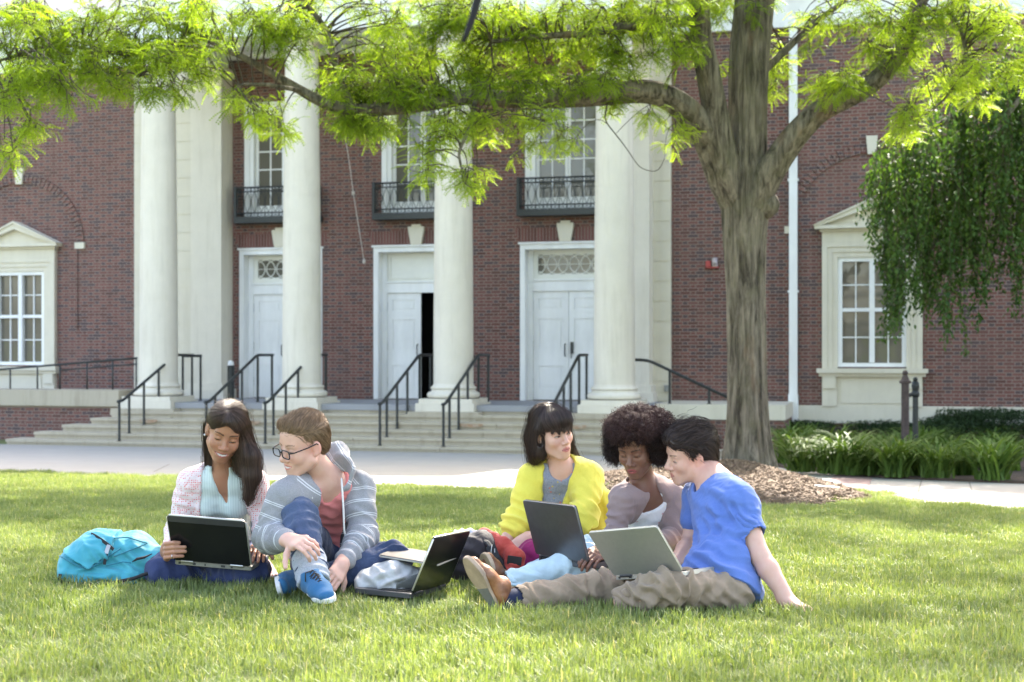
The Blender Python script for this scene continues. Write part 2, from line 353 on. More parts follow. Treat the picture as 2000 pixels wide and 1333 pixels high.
# doors -----------------------------------------------------------------------------------------
ZTR = fz(1080, 545); ZDT = fz(1080, 568)
def panel_leaf(m, u0, u1, z0, z1, v):
    h = z1 - z0; st = .115
    rows = [(.064, .17), (.255, .54), (.69, .90)]
    m.fb(u0, u0 + st, v - .045, v, z0, z1); m.fb(u1 - st, u1, v - .045, v, z0, z1)
    zs = [z1] + [q for r in rows for q in (z1 - r[0] * h, z1 - r[1] * h)] + [z0]
    for k in range(0, len(zs), 2): m.fb(u0 + st, u1 - st, v - .045, v - .0005, zs[k + 1], zs[k])
    for r in rows:
        a, b = z1 - r[1] * h, z1 - r[0] * h
        m.fb(u0 + st, u1 - st, v - .04, v - .022, a, b); m.fb(u0 + st + .05, u1 - st - .05, v - .021, v - .008, a + .05, b - .05)
for i in range(3):
    u0, u1 = DU[i], DU[i] + DW; vr = -.26
    m = FB(); c = .085
    m.fb(u0 - .02, u0 + c, -.30, .03, ZL, ZH + .02); m.fb(u1 - c, u1 + .02, -.30, .03, ZL, ZH + .02); m.fb(u0 + c, u1 - c, -.30, .03, ZH - c, ZH + .02)
    m.fb(u0 - .05, u1 + .05, .0, .07, ZH + .021, ZH + .06)
    a, b = u0 + c, u1 - c
    m.fb(a, a + .11, -.30, vr + .03, ZL, ZH - c - .001); m.fb(b - .11, b, -.30, vr + .03, ZL, ZH - c - .001)
    m.fb(a + .11, b - .11, -.30, vr + .05, ZDT, ZTR - .03); m.fb(a + .11, b - .11, -.30, vr + .08, ZTR - .029, ZTR)
    fr = bpart('door_frame', m, WHITE)
    ta, tb, tz0, tz1 = a + .11, b - .11, ZTR + .001, ZH - c - .001
    m = FB()
    if i == 1:
        m.fb(ta, tb, -.30, vr, tz0, tz1); m.fb(ta + .03, ta + .08, vr + .001, vr + .02, tz0 + .06, tz1 - .06); m.fb(tb - .08, tb - .03, vr + .001, vr + .02, tz0 + .06, tz1 - .06); m.fb(ta + .081, tb - .081, vr + .001, vr + .02, tz1 - .11, tz1 - .06); m.fb(ta + .081, tb - .081, vr + .001, vr + .02, tz0 + .06, tz0 + .11)
        m.build('transom_panel', CREAM, fr)
    else:
        g0, g1, gz0, gz1 = ta + .10, tb - .10, tz0 + .11, tz1 - .10
        m.fb(ta, tb, -.30, vr, tz0, gz0); m.fb(ta, tb, -.30, vr, gz1, tz1); m.fb(ta, g0, -.30, vr, gz0, gz1); m.fb(g1, tb, -.30, vr, gz0, gz1)
        m.build('transom_panel', CREAM, fr)
        m = FB(); m.fb(g0, g1, -.30, -.285, gz0, gz1); m.build('pane', GLASS, fr)
        m = FB(); R = (gz1 - gz0) / 2 * .98; zc = (gz0 + gz1) / 2; n = 5
        for k in range(-1, n + 1):
            cu = g0 + R * .9 + k * (g1 - g0 - 2 * R * .9) / (n - 1) if n > 1 else 0
            pts = []
            for q in range(25):
                an = 2 * math.pi * q / 24; pu = cu + R * 1.12 * math.cos(an)
                if g0 - .004 <= pu <= g1 + .004: pts.append(m.pt(pu, vr - .012, zc + R * math.sin(an)))
                else:
                    if len(pts) > 1: m.tube(pts, .011, 6)
                    pts = []
            if len(pts) > 1: m.tube(pts, .011, 6)
        m.tube([m.pt(g0, vr - .012, zc), m.pt(g1, vr - .012, zc)], .008, 6)
        m.build('lattice', CREAM, fr)
    la, lb = a + .113, b - .113; mid = (la + lb) / 2
    for k, (x0, x1) in enumerate(((la, mid - .004), (mid + .004, lb))):
        m = FB(); ajar = (i == 1 and k == 1)
        panel_leaf(m, 0, x1 - x0, ZL + .015, ZDT - .004, 0)
        o = m.build('door', WHITE, BLD); 
        if ajar: o.location = (x1, -(vr), 0); o.rotation_euler = (0, 0, math.radians(100)); o.scale = (-1, 1, 1)
        else: o.location = (x0, -vr, 0)
        w = x1 - x0
        for zz in (.16, .5, .87):
            m = FB(); hx = -.014 if k == 0 else w + .002; m.fb(hx, hx + .012, -.03, .012, ZL + zz * (ZDT - ZL) - .1, ZL + zz * (ZDT - ZL) + .1); m.build('hinge', mat('steel', (.35, .35, .36), .35, metal=1.) if zz == .16 and i == 0 and k == 0 else bpy.data.materials['steel'], o)
        if k == (0 if i != 1 else 1) or True:
            m = FB(); hu = w - .07 if k == 0 else .07
            if i == 2 and k == 1: m.fb(hu - .03, hu + .03, .001, .05, ZL + .98, ZL + 1.22); m.tube([m.pt(hu, .05, ZL + 1.02), m.pt(hu, .10, ZL + 1.0), m.pt(hu, .10, ZL + .88)], .012, 8)
            else: m.tube([m.pt(hu, .0, ZL + .92), m.pt(hu, .06, ZL + .95), m.pt(hu, .06, ZL + 1.15), m.pt(hu, .0, ZL + 1.18)], .012, 8)
            m.build('handle', IRON, o)
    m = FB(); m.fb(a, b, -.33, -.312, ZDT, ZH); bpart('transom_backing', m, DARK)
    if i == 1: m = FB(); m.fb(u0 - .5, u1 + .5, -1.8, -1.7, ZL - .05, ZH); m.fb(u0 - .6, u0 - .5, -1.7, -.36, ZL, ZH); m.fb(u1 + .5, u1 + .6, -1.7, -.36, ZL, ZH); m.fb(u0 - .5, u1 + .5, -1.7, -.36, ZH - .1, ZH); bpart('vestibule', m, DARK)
    # keystone
    uc = (u0 + u1) / 2; zk0, zk1 = ZH + .062, ZH + .44
    m = FB(); pts = [(uc - .115, zk0 - ZB), (uc + .115, zk0 - ZB), (uc + .175, zk1 - .06 - ZB), (uc + .175, zk1 - ZB - .0), (uc - .175, zk1 - ZB), (uc - .175, zk1 - .06 - ZB)]
    m.prism(pts, -.09, -.001, 1); m.fb(uc - .10, uc + .10, .001, .08, zk1 + .001, zk1 + .05); bpart('keystone', m, STONE)
# soldier course brick lintels
SOLD = bpy.data.materials.new('soldier_brick'); nt, b = nodes_of(SOLD)
tc = N(nt, 'ShaderNodeTexCoord'); sp = N(nt, 'ShaderNodeSeparateXYZ'); L(nt, tc.outputs['Object'], sp.inputs[0])
x = MA(nt, 'DIVIDE', MA(nt, 'ADD', sp.outputs[0], 100.), .0677); fx = MA(nt, 'FRACT', x)
mo = MA(nt, 'GREATER_THAN', MA(nt, 'ABSOLUTE', MA(nt, 'SUBTRACT', fx, .5)), .40)
wn = N(nt, 'ShaderNodeTexWhiteNoise'); wn.noise_dimensions = '1D'; L(nt, MA(nt, 'FLOOR', x), wn.inputs['W'])
col = MIXC(nt, wn.outputs['Value'], (.12, .052, .045), (.19, .085, .072)); col = MIXC(nt, mo, col, (.24, .19, .165))
L(nt, col, b.inputs['Base Color']); b.inputs['Roughness'].default_value = .85; b.inputs['Specular IOR Level'].default_value = .25
for i in range(3):
    uc = DU[i] + DW / 2
    for s in (-1, 1):
        m = FB(); m.prism([(uc + s * .18, ZH + .065 - ZB), (uc + s * (DW / 2 + .03), ZH + .065 - ZB), (uc + s * (DW / 2 + .17), ZH + .36 - ZB), (uc + s * .2, ZH + .36 - ZB)], -.006, -.001, 1); bpart('lintel', m, SOLD)
# upper French windows with iron balconettes
def french(u0):
    u1 = u0 + UWW; c = .19; vr = -.14
    m = FB(); m.fb(u0 - .02, u0 + c * .5, -.2, .03, WBm, WT + .02); m.fb(u0 + c * .5, u0 + c, -.2, .0, WBm, WT); m.fb(u1 - c * .5, u1 + .02, -.2, .03, WBm, WT + .02); m.fb(u1 - c, u1 - c * .5, -.2, 0, WBm, WT)
    m.fb(u0 + c * .5, u1 - c * .5, -.2, .03, WT - .17, WT + .02); m.fb(u0 + c, u1 - c, -.2, .0, WBm, WBm + .09)
    a, b = u0 + c, u1 - c; mid = (a + b) / 2; z0, z1 = WBm + .09, WT - .17
    for (x0, x1) in ((a, mid - .004), (mid + .004, b)):
        w = .055; m.fb(x0, x0 + w, -.18, vr, z0, z1); m.fb(x1 - w, x1, -.18, vr, z0, z1); m.fb(x0 + w, x1 - w, -.18, vr, z0, z0 + .16); m.fb(x0 + w, x1 - w, -.18, vr, z1 - .08, z1)
    fr = bpart('window', m, WHITE)
    m = FB()
    for (x0, x1) in ((a + .055, mid - .059), (mid + .059, b - .055)):
        zz0, zz1 = z0 + .16, z1 - .08; xm = (x0 + x1) / 2; m.fb(xm - .014, xm + .014, -.175, vr - .012, zz0, zz1)
        for k in range(1, 5): zk = zz0 + (zz1 - zz0) * k / 5; m.fb(x0, xm - .0141, -.175, vr - .013, zk - .014, zk + .014); m.fb(xm + .0141, x1, -.175, vr - .013, zk - .014, zk + .014)
    m.build('muntin', WHITE, fr)
    m = FB(); m.fb(a + .05, b - .05, -.170, -.164, z0 + .15, z1 - .07); m.build('pane', GLASS, fr)
    # balconette
    o0, o1 = u0 - .12, u1 + .12; V = .36; zb0 = WBm - .17; zt = WBm + .60
    m = FB(); m.fb(o0, o1, .035, V, zb0, zb0 + .13)
    for (p, q) in (((o0 + .03, .04), (o0 + .03, V - .03)), ((o1 - .03, V - .03), (o1 - .03, .04))):
        for zz in (zt, zt - .09, zb0 + .22): m.tube([m.pt(p[0], p[1], zz), m.pt(q[0], q[1], zz)], .014, 6)
    for zz, r in ((zt, .022), (zt - .09, .013), (zb0 + .22, .014)): m.tube([m.pt(o0 + .03, V - .03, zz), m.pt(o1 - .03, V - .03, zz)], r, 6)
    for uu in (o0 + .03, o1 - .03):
        m.fb(uu - .03, uu + .03, V - .06, V, zb0 + .13, zt + .03)
        k = .05
        while k < V - .05: m.tube([m.pt(uu, k, zb0 + .13), m.pt(uu, k, zt)], .008, 5); k += .07
    n = 11; du = (o1 - o0 - .14) / n
    for k in range(n):
        cu = o0 + .07 + du * (k + .5)
        for s in (-1, 1):
            pts = [m.pt(cu + s * du * .42 * math.sin(math.pi * t) ** 1.0 * (1 if True else 0), V - .03, zb0 + .22 + (zt - .31 - zb0) * t) for t in np.linspace(0, 1, 9)]
            m.tube(pts, .007, 5)
        m.tube([m.pt(cu - du * .5, V - .03, zb0 + .13), m.pt(cu - du * .5, V - .03, zt)], .007, 5)
        for q in range(2):
            c0 = cu + (q - .5) * du * .5; pts = [m.pt(c0 + .035 * math.cos(a), V - .03, zt - .045 + .035 * math.sin(a)) for a in np.linspace(0, 2 * math.pi, 9)]; m.tube(pts, .005, 4)
            pts = [m.pt(c0 + .035 * math.cos(a), V - .03, zb0 + .175 + .035 * math.sin(a)) for a in np.linspace(0, 2 * math.pi, 9)]; m.tube(pts, .005, 4)
    bpart('balcony', m, IRON)
for u in UW0: french(u)
# ground floor windows with stone surrounds and relieving arches
def side_window(uc):
    a, b = uc - SWW / 2, uc + SWW / 2; vr = -.06
    m = FB(); w = .085
    m.fb(a, a + w, -.14, .02, SWB, SWT); m.fb(b - w, b, -.14, .02, SWB, SWT); m.fb(uc - w * .6, uc + w * .6, -.14, .015, SWB + w, SWT - w); m.fb(a + w, b - w, -.14, .02, SWT - w, SWT); m.fb(a + w, b - w, -.14, .02, SWB, SWB + w * .9)
    zm = SWB + (SWT - SWB) * .52
    m.fb(a + w, uc - w * .6, -.12, .0, zm - .035, zm + .035); m.fb(uc + w * .6, b - w, -.12, 0, zm - .035, zm + .035)
    fr = bpart('window', m, WHITE)
    m = FB()
    for (x0, x1) in ((a + w, uc - w * .6), (uc + w * .6, b - w)):
        for (z0, z1) in ((SWB + w * .9, zm - .035), (zm + .035, SWT - w)):
            xm, zz = (x0 + x1) / 2, (z0 + z1) / 2
            m.fb(xm - .012, xm + .012, -.11, -.06, z0, z1); m.fb(x0, xm - .0121, -.11, -.061, zz - .012, zz + .012); m.fb(xm + .0121, x1, -.11, -.061, zz - .012, zz + .012)
    m.build('muntin', WHITE, fr)
    m = FB(); m.fb(a + .08, b - .08, -.10, -.092, SWB + .05, SWT - .05); m.build('pane', GLASS, fr)
    # stone architrave, frieze, pediment, sill and apron
    m = FB(); s = .27; z = SWT
    for k, (o, pv) in enumerate(((.0, .06), (.10, .085), (.20, .11))):
        m.fb(a - o - .10, a - o, -.05, pv, SWB - .03, z + o + .10 - .0001 * k); m.fb(b + o, b + o + .10, -.05, pv, SWB - .03, z + o + .10 - .0001 * k); m.fb(a - o, b + o, -.05, pv, z + o, z + o + .10)
    zf = z + .302; m.fb(a - .30, b + .30, -.05, .10, zf, zf + .20)
    zc = zf + .201; m.fb(a - .34, b + .34, -.05, .16, zc, zc + .05); m.fb(a - .44, b + .44, -.05, .26, zc + .051, zc + .12)
    zp = zc + .121; hw = SWW / 2 + .44; ph = .46
    m.prism([(uc - hw + .12, zp - ZB), (uc + hw - .12, zp - ZB), (uc, zp + ph - .10 - ZB)], -.12, .05, 1)
    for sg in (-1, 1):
        m.prism([(uc + sg * hw, zp - ZB), (uc + sg * (hw - .13), zp - ZB), (uc, zp + ph - .13 - ZB), (uc, zp + ph - ZB)], -.27, .049, 1)
        m.prism([(uc + sg * (hw + .03), zp + .001 - ZB), (uc + sg * hw, zp - ZB), (uc, zp + ph + .001 - ZB), (uc, zp + ph + .05 - ZB)], -.31, .048, 1)
    bpart('window_pediment', m, STONE)
    m = FB(); m.fb(a - .40, b + .40, -.05, .22, SWB - .12, SWB - .031); m.fb(a - .36, b + .36, -.05, .15, SWB - .19, SWB - .121)
    zb = fz(1600, 793); m.fb(a - .30, b + .30, -.05, .06, zb, SWB - .191)
    for (x0, x1) in ((a - .30, a - .02), (b + .02, b + .30)): m.fb(x0, x1, .061, .11, zb, SWB - .1915); m.fb(x0 + .02, x1 - .02, .111, .15, SWB - .42, SWB - .192)
    m.fb(a + .06, b - .06, .061, .08, zb + .06, SWB - .27); bpart('window_sill', m, STONE)
    # relieving arch: a proud ring of rowlock bricks, impost blocks and keystone
    R = 1.46; zc = fz(1703, 445); m = FB(); n = 44
    for k in range(n):
        t0, t1 = math.pi * k / n, math.pi * (k + .86) / n
        m.prism([(uc + r * math.cos(t), zc + r * math.sin(t) - ZB) for (r, t) in ((R, t0), (R + .20, t0), (R + .20, t1), (R, t1))], -.035, .02, 1)
    for sg in (-1, 1): m.fb(uc + sg * (R + .0), uc + sg * (R + .03), -.02, .03, zc - 1.9, zc - .07)
    bpart('brick_arch', m, BRICK)
    for sg in (-1, 1): m = FB(); m.fb(uc + sg * (R - .02), uc + sg * (R + .22), -.02, .06, zc - .08, zc + .06); bpart('impost', m, STONE)
    m = FB(); m.prism([(uc - .08, zc + R - .03 - ZB), (uc + .08, zc + R - .03 - ZB), (uc + .11, zc + R + .33 - ZB), (uc - .11, zc + R + .33 - ZB)], -.08, .02, 1); bpart('keystone', m, STONE)
for c in SWC: side_window(c)
# downpipe
ud = fu(1549.5, .1); m = FB(); m.fb(ud - .08, ud + .08, .04, .17, fz(1550, 770), ZEAVE + .01); m.fb(ud - .095, ud + .095, .035, .185, ZB, fz(1550, 770) + .0)
for z in (2.2, 4.4): m.fb(ud - .105, ud + .105, .001, .175, z, z + .04)
bpart('downpipe', m, WHITE)
# landing, steps, terrace wall
VL = 2.95; TR_ = .32; RISE = (ZL - .02 - ZB - .02) / 6
STP = empty('stone_steps', (0, D0, ZB), -TH, 'broad flight of worn limestone steps below the portico', 'steps')
ucen = (UC[0] + UC[3]) / 2
xl = [10, 65, 120, 175, 228]
for i in range(5):
    vf = VL + TR_ * (5 - i); z1 = ZB + RISE * (i + 1); 
    ul = fu(xl[i], vf); half = ucen - ul
    m = FB(); us = [ul]
    rr = random.Random(i)
    while us[-1] < ucen + half - 2.2: us.append(us[-1] + rr.uniform(1.7, 2.6))
    us.append(ucen + half)
    for a, b in zip(us, us[1:]):
        dz = rr.uniform(-.004, .004); dv = rr.uniform(-.006, .006)
        m.fb(a + .003, b - .003, 1.0 if i == 4 else vf - TR_ - .25, vf + dv - .050, z1 - RISE - .03, z1 + dz - .055); m.fb(a + .003, b - .003, 1.0 if i == 4 else vf - TR_ - .25, vf + dv - .006, z1 + dz - .0549, z1 + dz - .008); m.fb(a + .003, b - .003, 1.0 if i == 4 else vf - TR_ - .25, vf + dv - .014, z1 + dz - .0079, z1 + dz)
    m.build('step', STEPST, STP)
m = FB(); m.fb(UC[0] - .45, UC[3] + .45, .072, VL - .02, ZB, ZL - .115); m.build('landing_core', STEPST, STP)
m = FB(); g = [UC[0] - .62] + [x for u in UC for x in (u - .585, u + .585)] + [UC[3] + .62]
m.fb(UC[0] - .6, UC[3] + .6, .073, 1.95, ZL - .114, ZL - .001)
for a, b in ((UC[0] + .585, UC[1] - .585), (UC[1] + .585, UC[2] - .585), (UC[2] + .585, UC[3] - .585)): m.fb(a, b, 1.951, VL + .02, ZL - .114, ZL - .002)
m.build('landing', SLATE, STP)
for u in UC:
    m = FB(); m.fb(u - .70, u + .70, 1.9, VL + .28, ZL - .26, ZL - .121); m.fb(u - .66, u + .66, 1.9, VL + .30, ZL - .40, ZL - .261); m.build('pier', STEPST, STP)
for (u, v, z, w) in ((fu(290, 3.6), 3.3, 3, .14), (fu(920, 3.6), 3.6, 3, .17), (fu(1130, 3.5), 3.6, 3, .12), (fu(500, 3.5), 3.6, 3, .1)):
    vf = VL + TR_ * (5 - z) ; m = FB(); z1 = ZB + RISE * (z + 1); pts = [(u + w * 1.3 * math.cos(t) * (1 + .15 * math.sin(3 * t)), z1 - .02 - abs(.07 * math.sin(t)) - ZB) for t in np.linspace(0, math.pi, 12)]
    m.prism(pts, -vf - .0085, -vf - .002, 1); m.build('rust_patch', RUST, STP)
TER = empty('terrace_wall', (0, D0, ZB), -TH, 'low brick terrace wall with a long stone coping left of the steps', 'wall')
zt0, zt1 = fz(100, 793, 2.95), fz(100, 762, 2.95); ue = UC[0] - .62
m = FB(); m.fb(UL, ue - .05, 2.0, 2.90, ZB - .2, zt0 - .03); m.build('brickwork', BRICK_LOW, TER)
m = FB(); m.fb(UL, ue - .05, 2.0, 2.87, zt0 - .03, zt0)
u = UL
while u < ue - .1: m.fb(u + .002, min(u + 2.3, ue - .05), 1.95, 2.97, zt0, zt1); u += 2.302
m.build('coping', STEPST, TER)
m = FB(); m.fb(UL, ue - .06, .08, 1.94, ZB, zt0 + .02); m.build('terrace_floor', SLATE, TER)
TR2 = empty('terrace_wall', (0, D0, ZB), -TH, 'short brick side terrace with pale stone edge right of the columns', 'wall')
uq0, uq1 = UC[3] + .72, UC[3] + 3.1; zq = fz(1360, 790, 2.2)
m = FB(); m.fb(uq0, uq1, .08, 2.2, ZB - .1, zq - .28); m.build('brickwork', BRICK_LOW, TR2)
m = FB(); m.fb(uq0, uq1 + .02, .08, 2.25, zq - .279, zq); m.build('coping', STONE, TR2)
# handrails (each one pipe rail with its posts)
def rail(pts, posts, label, second=False, group='black pipe handrails on the steps'):
    w = [fw(*p) for p in pts]; base = np.array([w[0][0], w[0][1], posts[0][3]])
    r = empty('handrail', base, 0, label, 'handrail', group)
    def smooth_line(ps):
        out = [ps[0]]
        for a, b, c in zip(ps, ps[1:], ps[2:]):
            la, lc = np.linalg.norm(b - a), np.linalg.norm(c - b); k = .13
            p, q = b + (a - b) * min(k / la, .45), b + (c - b) * min(k / lc, .45)
            for t in np.linspace(0, 1, 6): out.append((1 - t) ** 2 * p + 2 * t * (1 - t) * b + t * t * q)
        return out + [ps[-1]]
    m = MB(); m.tube([p - base for p in smooth_line(w)], .030, 10); m.build('top_rail', IRON, r, True)
    for (u, v, zt, zb) in posts:
        m = MB(); m.tube([fw(u, v, zb) - base, fw(u, v, zt) - base], .025, 8); m.lathe([(.04, 0), (.04, .012), (.025, .015)], fw(u, v, zb) - base, 12); m.build('post', IRON, r, 60)
def znose(v):
    if v <= VL: return ZL
    i = int(math.floor((v - VL) / TR_)); i = min(i, 5); return ZB + RISE * (5 - i) if i < 5 else ZB - .0
def stair_rail(x, label):
    vlo = VL + TR_ * 5 - .02; u = fu(x, vlo); zlo = ZB + .88; zhi = ZL + .95; vh = VL - .62
    pts = [(u, vlo + .05, zlo), (u, vlo - .12, zlo + .01), (u, vh, zhi), (u, vh - .75, zhi)]
    def zr(v):
        if v >= vlo - .12: return zlo
        if v <= vh: return zhi
        return zlo + (zhi - zlo) * (vlo - .12 - v) / (vlo - .12 - vh)
    posts = [(u, v, zr(v) - .01, znose(v)) for v in (vlo, vlo - .36, vlo - .92, vlo - 1.5, vh - .02, vh - .70)]
    rail(pts, posts, label)
for x, lb in ((233, 'black handrail before the first column, ending over the terrace coping'), (403, 'black handrail left of the second column, in front of the left door'),
              (518, 'black handrail crossing in front of the second column'), (742, 'black handrail in front of the open door'),
              (866, 'black handrail crossing in front of the third column'), (1078, 'short looking black handrail in front of the door with dark lever')):
    stair_rail(x, lb)
ur = fu(1237, 2.1); zt = fz(1240, 703, 2.1)
pts = [(ur, 2.1, zt), (fu(1266, 2.1), 2.1, zt - .01), (fu(1420, 2.1), 2.1, fz(1420, 776, 2.1))]
rail(pts, [(fu(1308, 2.1), 2.1, fz(1308, 722, 2.1), zq), (fu(1385, 2.1), 2.1, fz(1385, 758, 2.1), zq), (fu(1236, 2.1), 2.1, zt, zq)], 'black handrail sloping down towards the tree at the right of the columns', group=None)
# railing on the terrace coping at the far left
r0 = fw(fu(0, 2.5), 2.5, zt1); RL = empty('terrace_railing', r0, 0, 'low black railing on the stone coping under the left window', 'railing')
m = MB()
za, zb_ = fz(0, 722, 2.5), fz(270, 700, 2.5)
ua, ub = fu(-420, 2.5), fu(268, 2.5)
def zline(u): return za + (zb_ - za) * (u - fu(0, 2.5)) / (fu(268, 2.5) - fu(0, 2.5))
m.tube([fw(u, 2.5, zline(u)) - r0 for u in (ua, ub)], .022, 8); m.tube([fw(u, 2.5, zline(u) - .12) - r0 for u in (fu(120, 2.5), ub)], .016, 8); m.build('top_rail', IRON, RL, True)
for x in (-330, -230, -130, -40, 20, 73, 117, 170, 220, 266):
    u = fu(x, 2.5); m = MB(); m.tube([fw(u, 2.5, zt1) - r0, fw(u, 2.5, zline(u)) - r0], .018, 8); m.build('post', IRON, RL, True)
# extra flat return of rail by the first column
u = fu(362, 1.6); z = ZL + .93; rail([(u, 1.75, z), (u + .45, 1.75, z)], [(u + .02, 1.75, z, ZL), (u + .43, 1.75, z, ZL)], 'small flat rail on the landing by the left pilaster', group=None)
# small things on the front
o = fw(fu(451, 1.2), 1.2, ZL); r = empty('ash_bin', o, 0, 'slim dark ash bin with white cap by the left pilaster', 'bin')
m = MB(); m.lathe([(.075, 0), (.075, .72), (.06, .73)], n=20); m.build('body', IRON, r, 50); m = MB(); m.lathe([(.06, .731), (.062, .80), (.03, .83)], n=20); m.build('cap', WHITE, r, 50)
o = fw(fu(1392, 0), .0, fz(1392, 522)); r = empty('fire_alarm', o, -TH, 'small red alarm box with a strobe on the brick beside the trunk', 'alarm')
m = MB(); m.box(-.14, .13, -.06, 0, -.02, .0); m.box(-.13, -.03, -.09, -.061, .005, .12); m.build('horn', mat('alarm_red', (.45, .05, .05), .4), r)
m = MB(); m.lathe([(.05, 0), (.06, .03), (.055, .09), (.03, .12)], (.05, -.10, .05), 16); m.box(.0, .1, -.06, -.001, .0, .18); m.build('strobe', mat('alarm_grey', (.42, .36, .37), .35), r, 50)
o = fw(fu(1303, .1), .1, fz(1296, 765)); m = MB(); m.box(-.05, .05, -.05, 0, 0, .13); m.box(-.035, .035, -.06, -.051, .02, .11); x = m.build('outlet_box', mat('grey_box', (.3, .3, .28), .5)); x.location = list(o); x.rotation_euler = (0, 0, -TH); tag(x, 'small grey outlet box low on the right quoins', 'outlet box')
# halyard hanging down the brick between two doors
pts = [fw(fu(x, .25), .25, fz(x, y, .25)) for (x, y) in ((655, 60), (664, 150), (672, 250), (684, 330), (690, 378), (700, 440), (711, 510))]
m = MB(); m.tube([p - pts[-1] for p in pts], .009, 5); m.lathe([(.01, 0), (.035, .03), (.03, .08), (.01, .1)], (0, 0, -.06), 10)
q = pts[4] - pts[-1]; m.lathe([(.01, -.05), (.035, -.02), (.035, .03), (.01, .05)], q, 10)
x = m.build('cord', mat('cord_white', (.55, .5, .46), .7), None, True); x.location = list(pts[-1]); tag(x, 'thin pale cord hanging down the brick wall above the steps', 'cord')
# ------------------------------------------------------------------ ground, paths, planting
SOIL = bpy.data.materials.new('lawn_soil'); nt, b = nodes_of(SOIL)
col = MIXC(nt, RAMP(nt, NOISE(nt, 6., 5, .7), .3, .7), (.10, .125, .035), (.15, .175, .055))
L(nt, col, b.inputs['Base Color']); b.inputs['Roughness'].default_value = .95
L(nt, BUMP(nt, NOISE(nt, 60., 4), .8, .02), b.inputs['Normal'])
CONC = stone_mat('path_concrete', (.36, .345, .315), .25, .85)
xs = np.concatenate([np.linspace(-400, -40, 10), np.linspace(-36, 36, 37), np.linspace(40, 400, 10)]); ys = np.concatenate([np.linspace(-300, -24, 8), np.linspace(-20, 50, 71), np.linspace(60, 500, 8)])
X, Y = np.meshgrid(xs, ys); Z = gz(X, np.clip(Y, -10, None)); V = np.stack([X, Y, Z], -1).reshape(-1, 3)
nx, ny = len(xs), len(ys); idx = np.arange(nx * ny).reshape(ny, nx)
F = np.stack([idx[:-1, :-1], idx[:-1, 1:], idx[1:, 1:], idx[1:, :-1]], -1).reshape(-1, 4)
tag(link_mesh('ground', V, F, SOIL), kind='structure')
def G2(x, y, dz): p = GP(x, y); return (p[0], p[1], gz(p[0], p[1]) + dz)
def sheet(name, px, dz, m, th=.08, world_pts=None):
    top = [G2(x, y, dz) for (x, y) in px] if world_pts is None else [(a, b_, gz(a, b_) + dz) for a, b_ in world_pts]
    n = len(top); bot = [(p[0], p[1], p[2] - th) for p in top]
    fs = [tuple(range(n))] + [(i, n + i, n + (i + 1) % n, (i + 1) % n) for i in range(n)]
    me = link_mesh(name, top + bot, fs, m); return tag(me, kind='structure')
front = [(-900, 888), (-300, 904), (0, 914.5), (100, 917), (500, 932), (1000, 950), (1150, 950), (1300, 934), (1440, 926), (1520, 926), (1600, 944), (1700, 962), (1780, 977), (2000, 989), (2500, 1010)]
back = [(2500, 968), (2000, 946), (1900, 942), (1720, 934), (1640, 925), (1530, 913), (1500, 906)]
front = [(x, y + (8 if x < 1250 or x > 1750 else 2)) for x, y in front]
wp = [G2(x, y, 0)[:2] for x, y in front + back]
wp += [(3.9, 25.0 - TT * 3.9 + .25), (-22., 25.0 + TT * 22 + .25)]
PATH_PTS = np.array(wp)
sheet('path', None, .010, CONC, .12, wp)
# expansion joints and a brick-paver band across the walk
PAV = bpy.data.materials.new('brick_paver'); nt, b = nodes_of(PAV)
br = N(nt, 'ShaderNodeTexBrick'); br.inputs['Scale'].default_value = 1; br.inputs['Brick Width'].default_value = .2; br.inputs['Row Height'].default_value = .1; br.inputs['Mortar Size'].default_value = .006
br.inputs['Color1'].default_value = (.20, .13, .13, 1); br.inputs['Color2'].default_value = (.27, .18, .17, 1); br.inputs['Mortar'].default_value = (.22, .2, .18, 1)
L(nt, VSCALE(nt, (1, 1, 1)), br.inputs['Vector']); L(nt, br.outputs[0], b.inputs['Base Color']); b.inputs['Roughness'].default_value = .85
sheet('paver_band', [(1612, 946.3), (1693, 960.5), (1704, 933.2), (1634, 925.2)], .016, PAV, .02)
JOINT = mat('joint_dark', (.16, .15, .13), .9)
for (a, b_) in (((1790, 976.5), (1800, 938.5)), ((1905, 983), (1893, 942.5)), ((300, 924), (380, 880)), ((760, 941), (800, 884)), ((-100, 910), (30, 869))):
    p, q = np.array(G2(*a, .0114)), np.array(G2(*b_, .0114)); t = (q - p); s = np.array([-t[1], t[0], 0]); s *= .008 / np.linalg.norm(s)
    m = MB(); m.add([p - s, p + s, q + s, q - s], [(0, 1, 2, 3)]); tag(m.build('path_joint', JOINT), kind='structure')
# mulch round the tree
TREE = GP(1463, 931); TREE[2] = gz(TREE[0], TREE[1])
MC = np.array([2.0, 14.25]); 
def mulch_r(an): return 1 + .04 * math.sin(3 * an + 1) + .03 * math.sin(7 * an)
def mulch_edge(an): r = mulch_r(an); cs, sn = math.cos(an), math.sin(an); return MC + np.array([1.27 * r * math.copysign(abs(cs) ** .68, cs), 2.80 * r * math.copysign(abs(sn) ** .68, sn)])
def mulch_h(x, y):
    qx, qy = abs(x - MC[0]) / 1.27, abs(y - MC[1]) / 2.80; d = (qx ** 2.94 + qy ** 2.94) ** .34; a = math.atan2(math.copysign(qy ** 1.47, y - MC[1]), math.copysign(qx ** 1.47, x - MC[0]))
    e = max(0., 1 - d / mulch_r(a)); dt = math.hypot(x - TREE[0], y - TREE[1])
    return .06 * min(1, e * 4) ** .7 * 1.0 + .16 * math.exp(-(dt / .9) ** 2) * min(1, e * 6)
m = MB(); nr, na = 14, 60; vs = []; fs = []
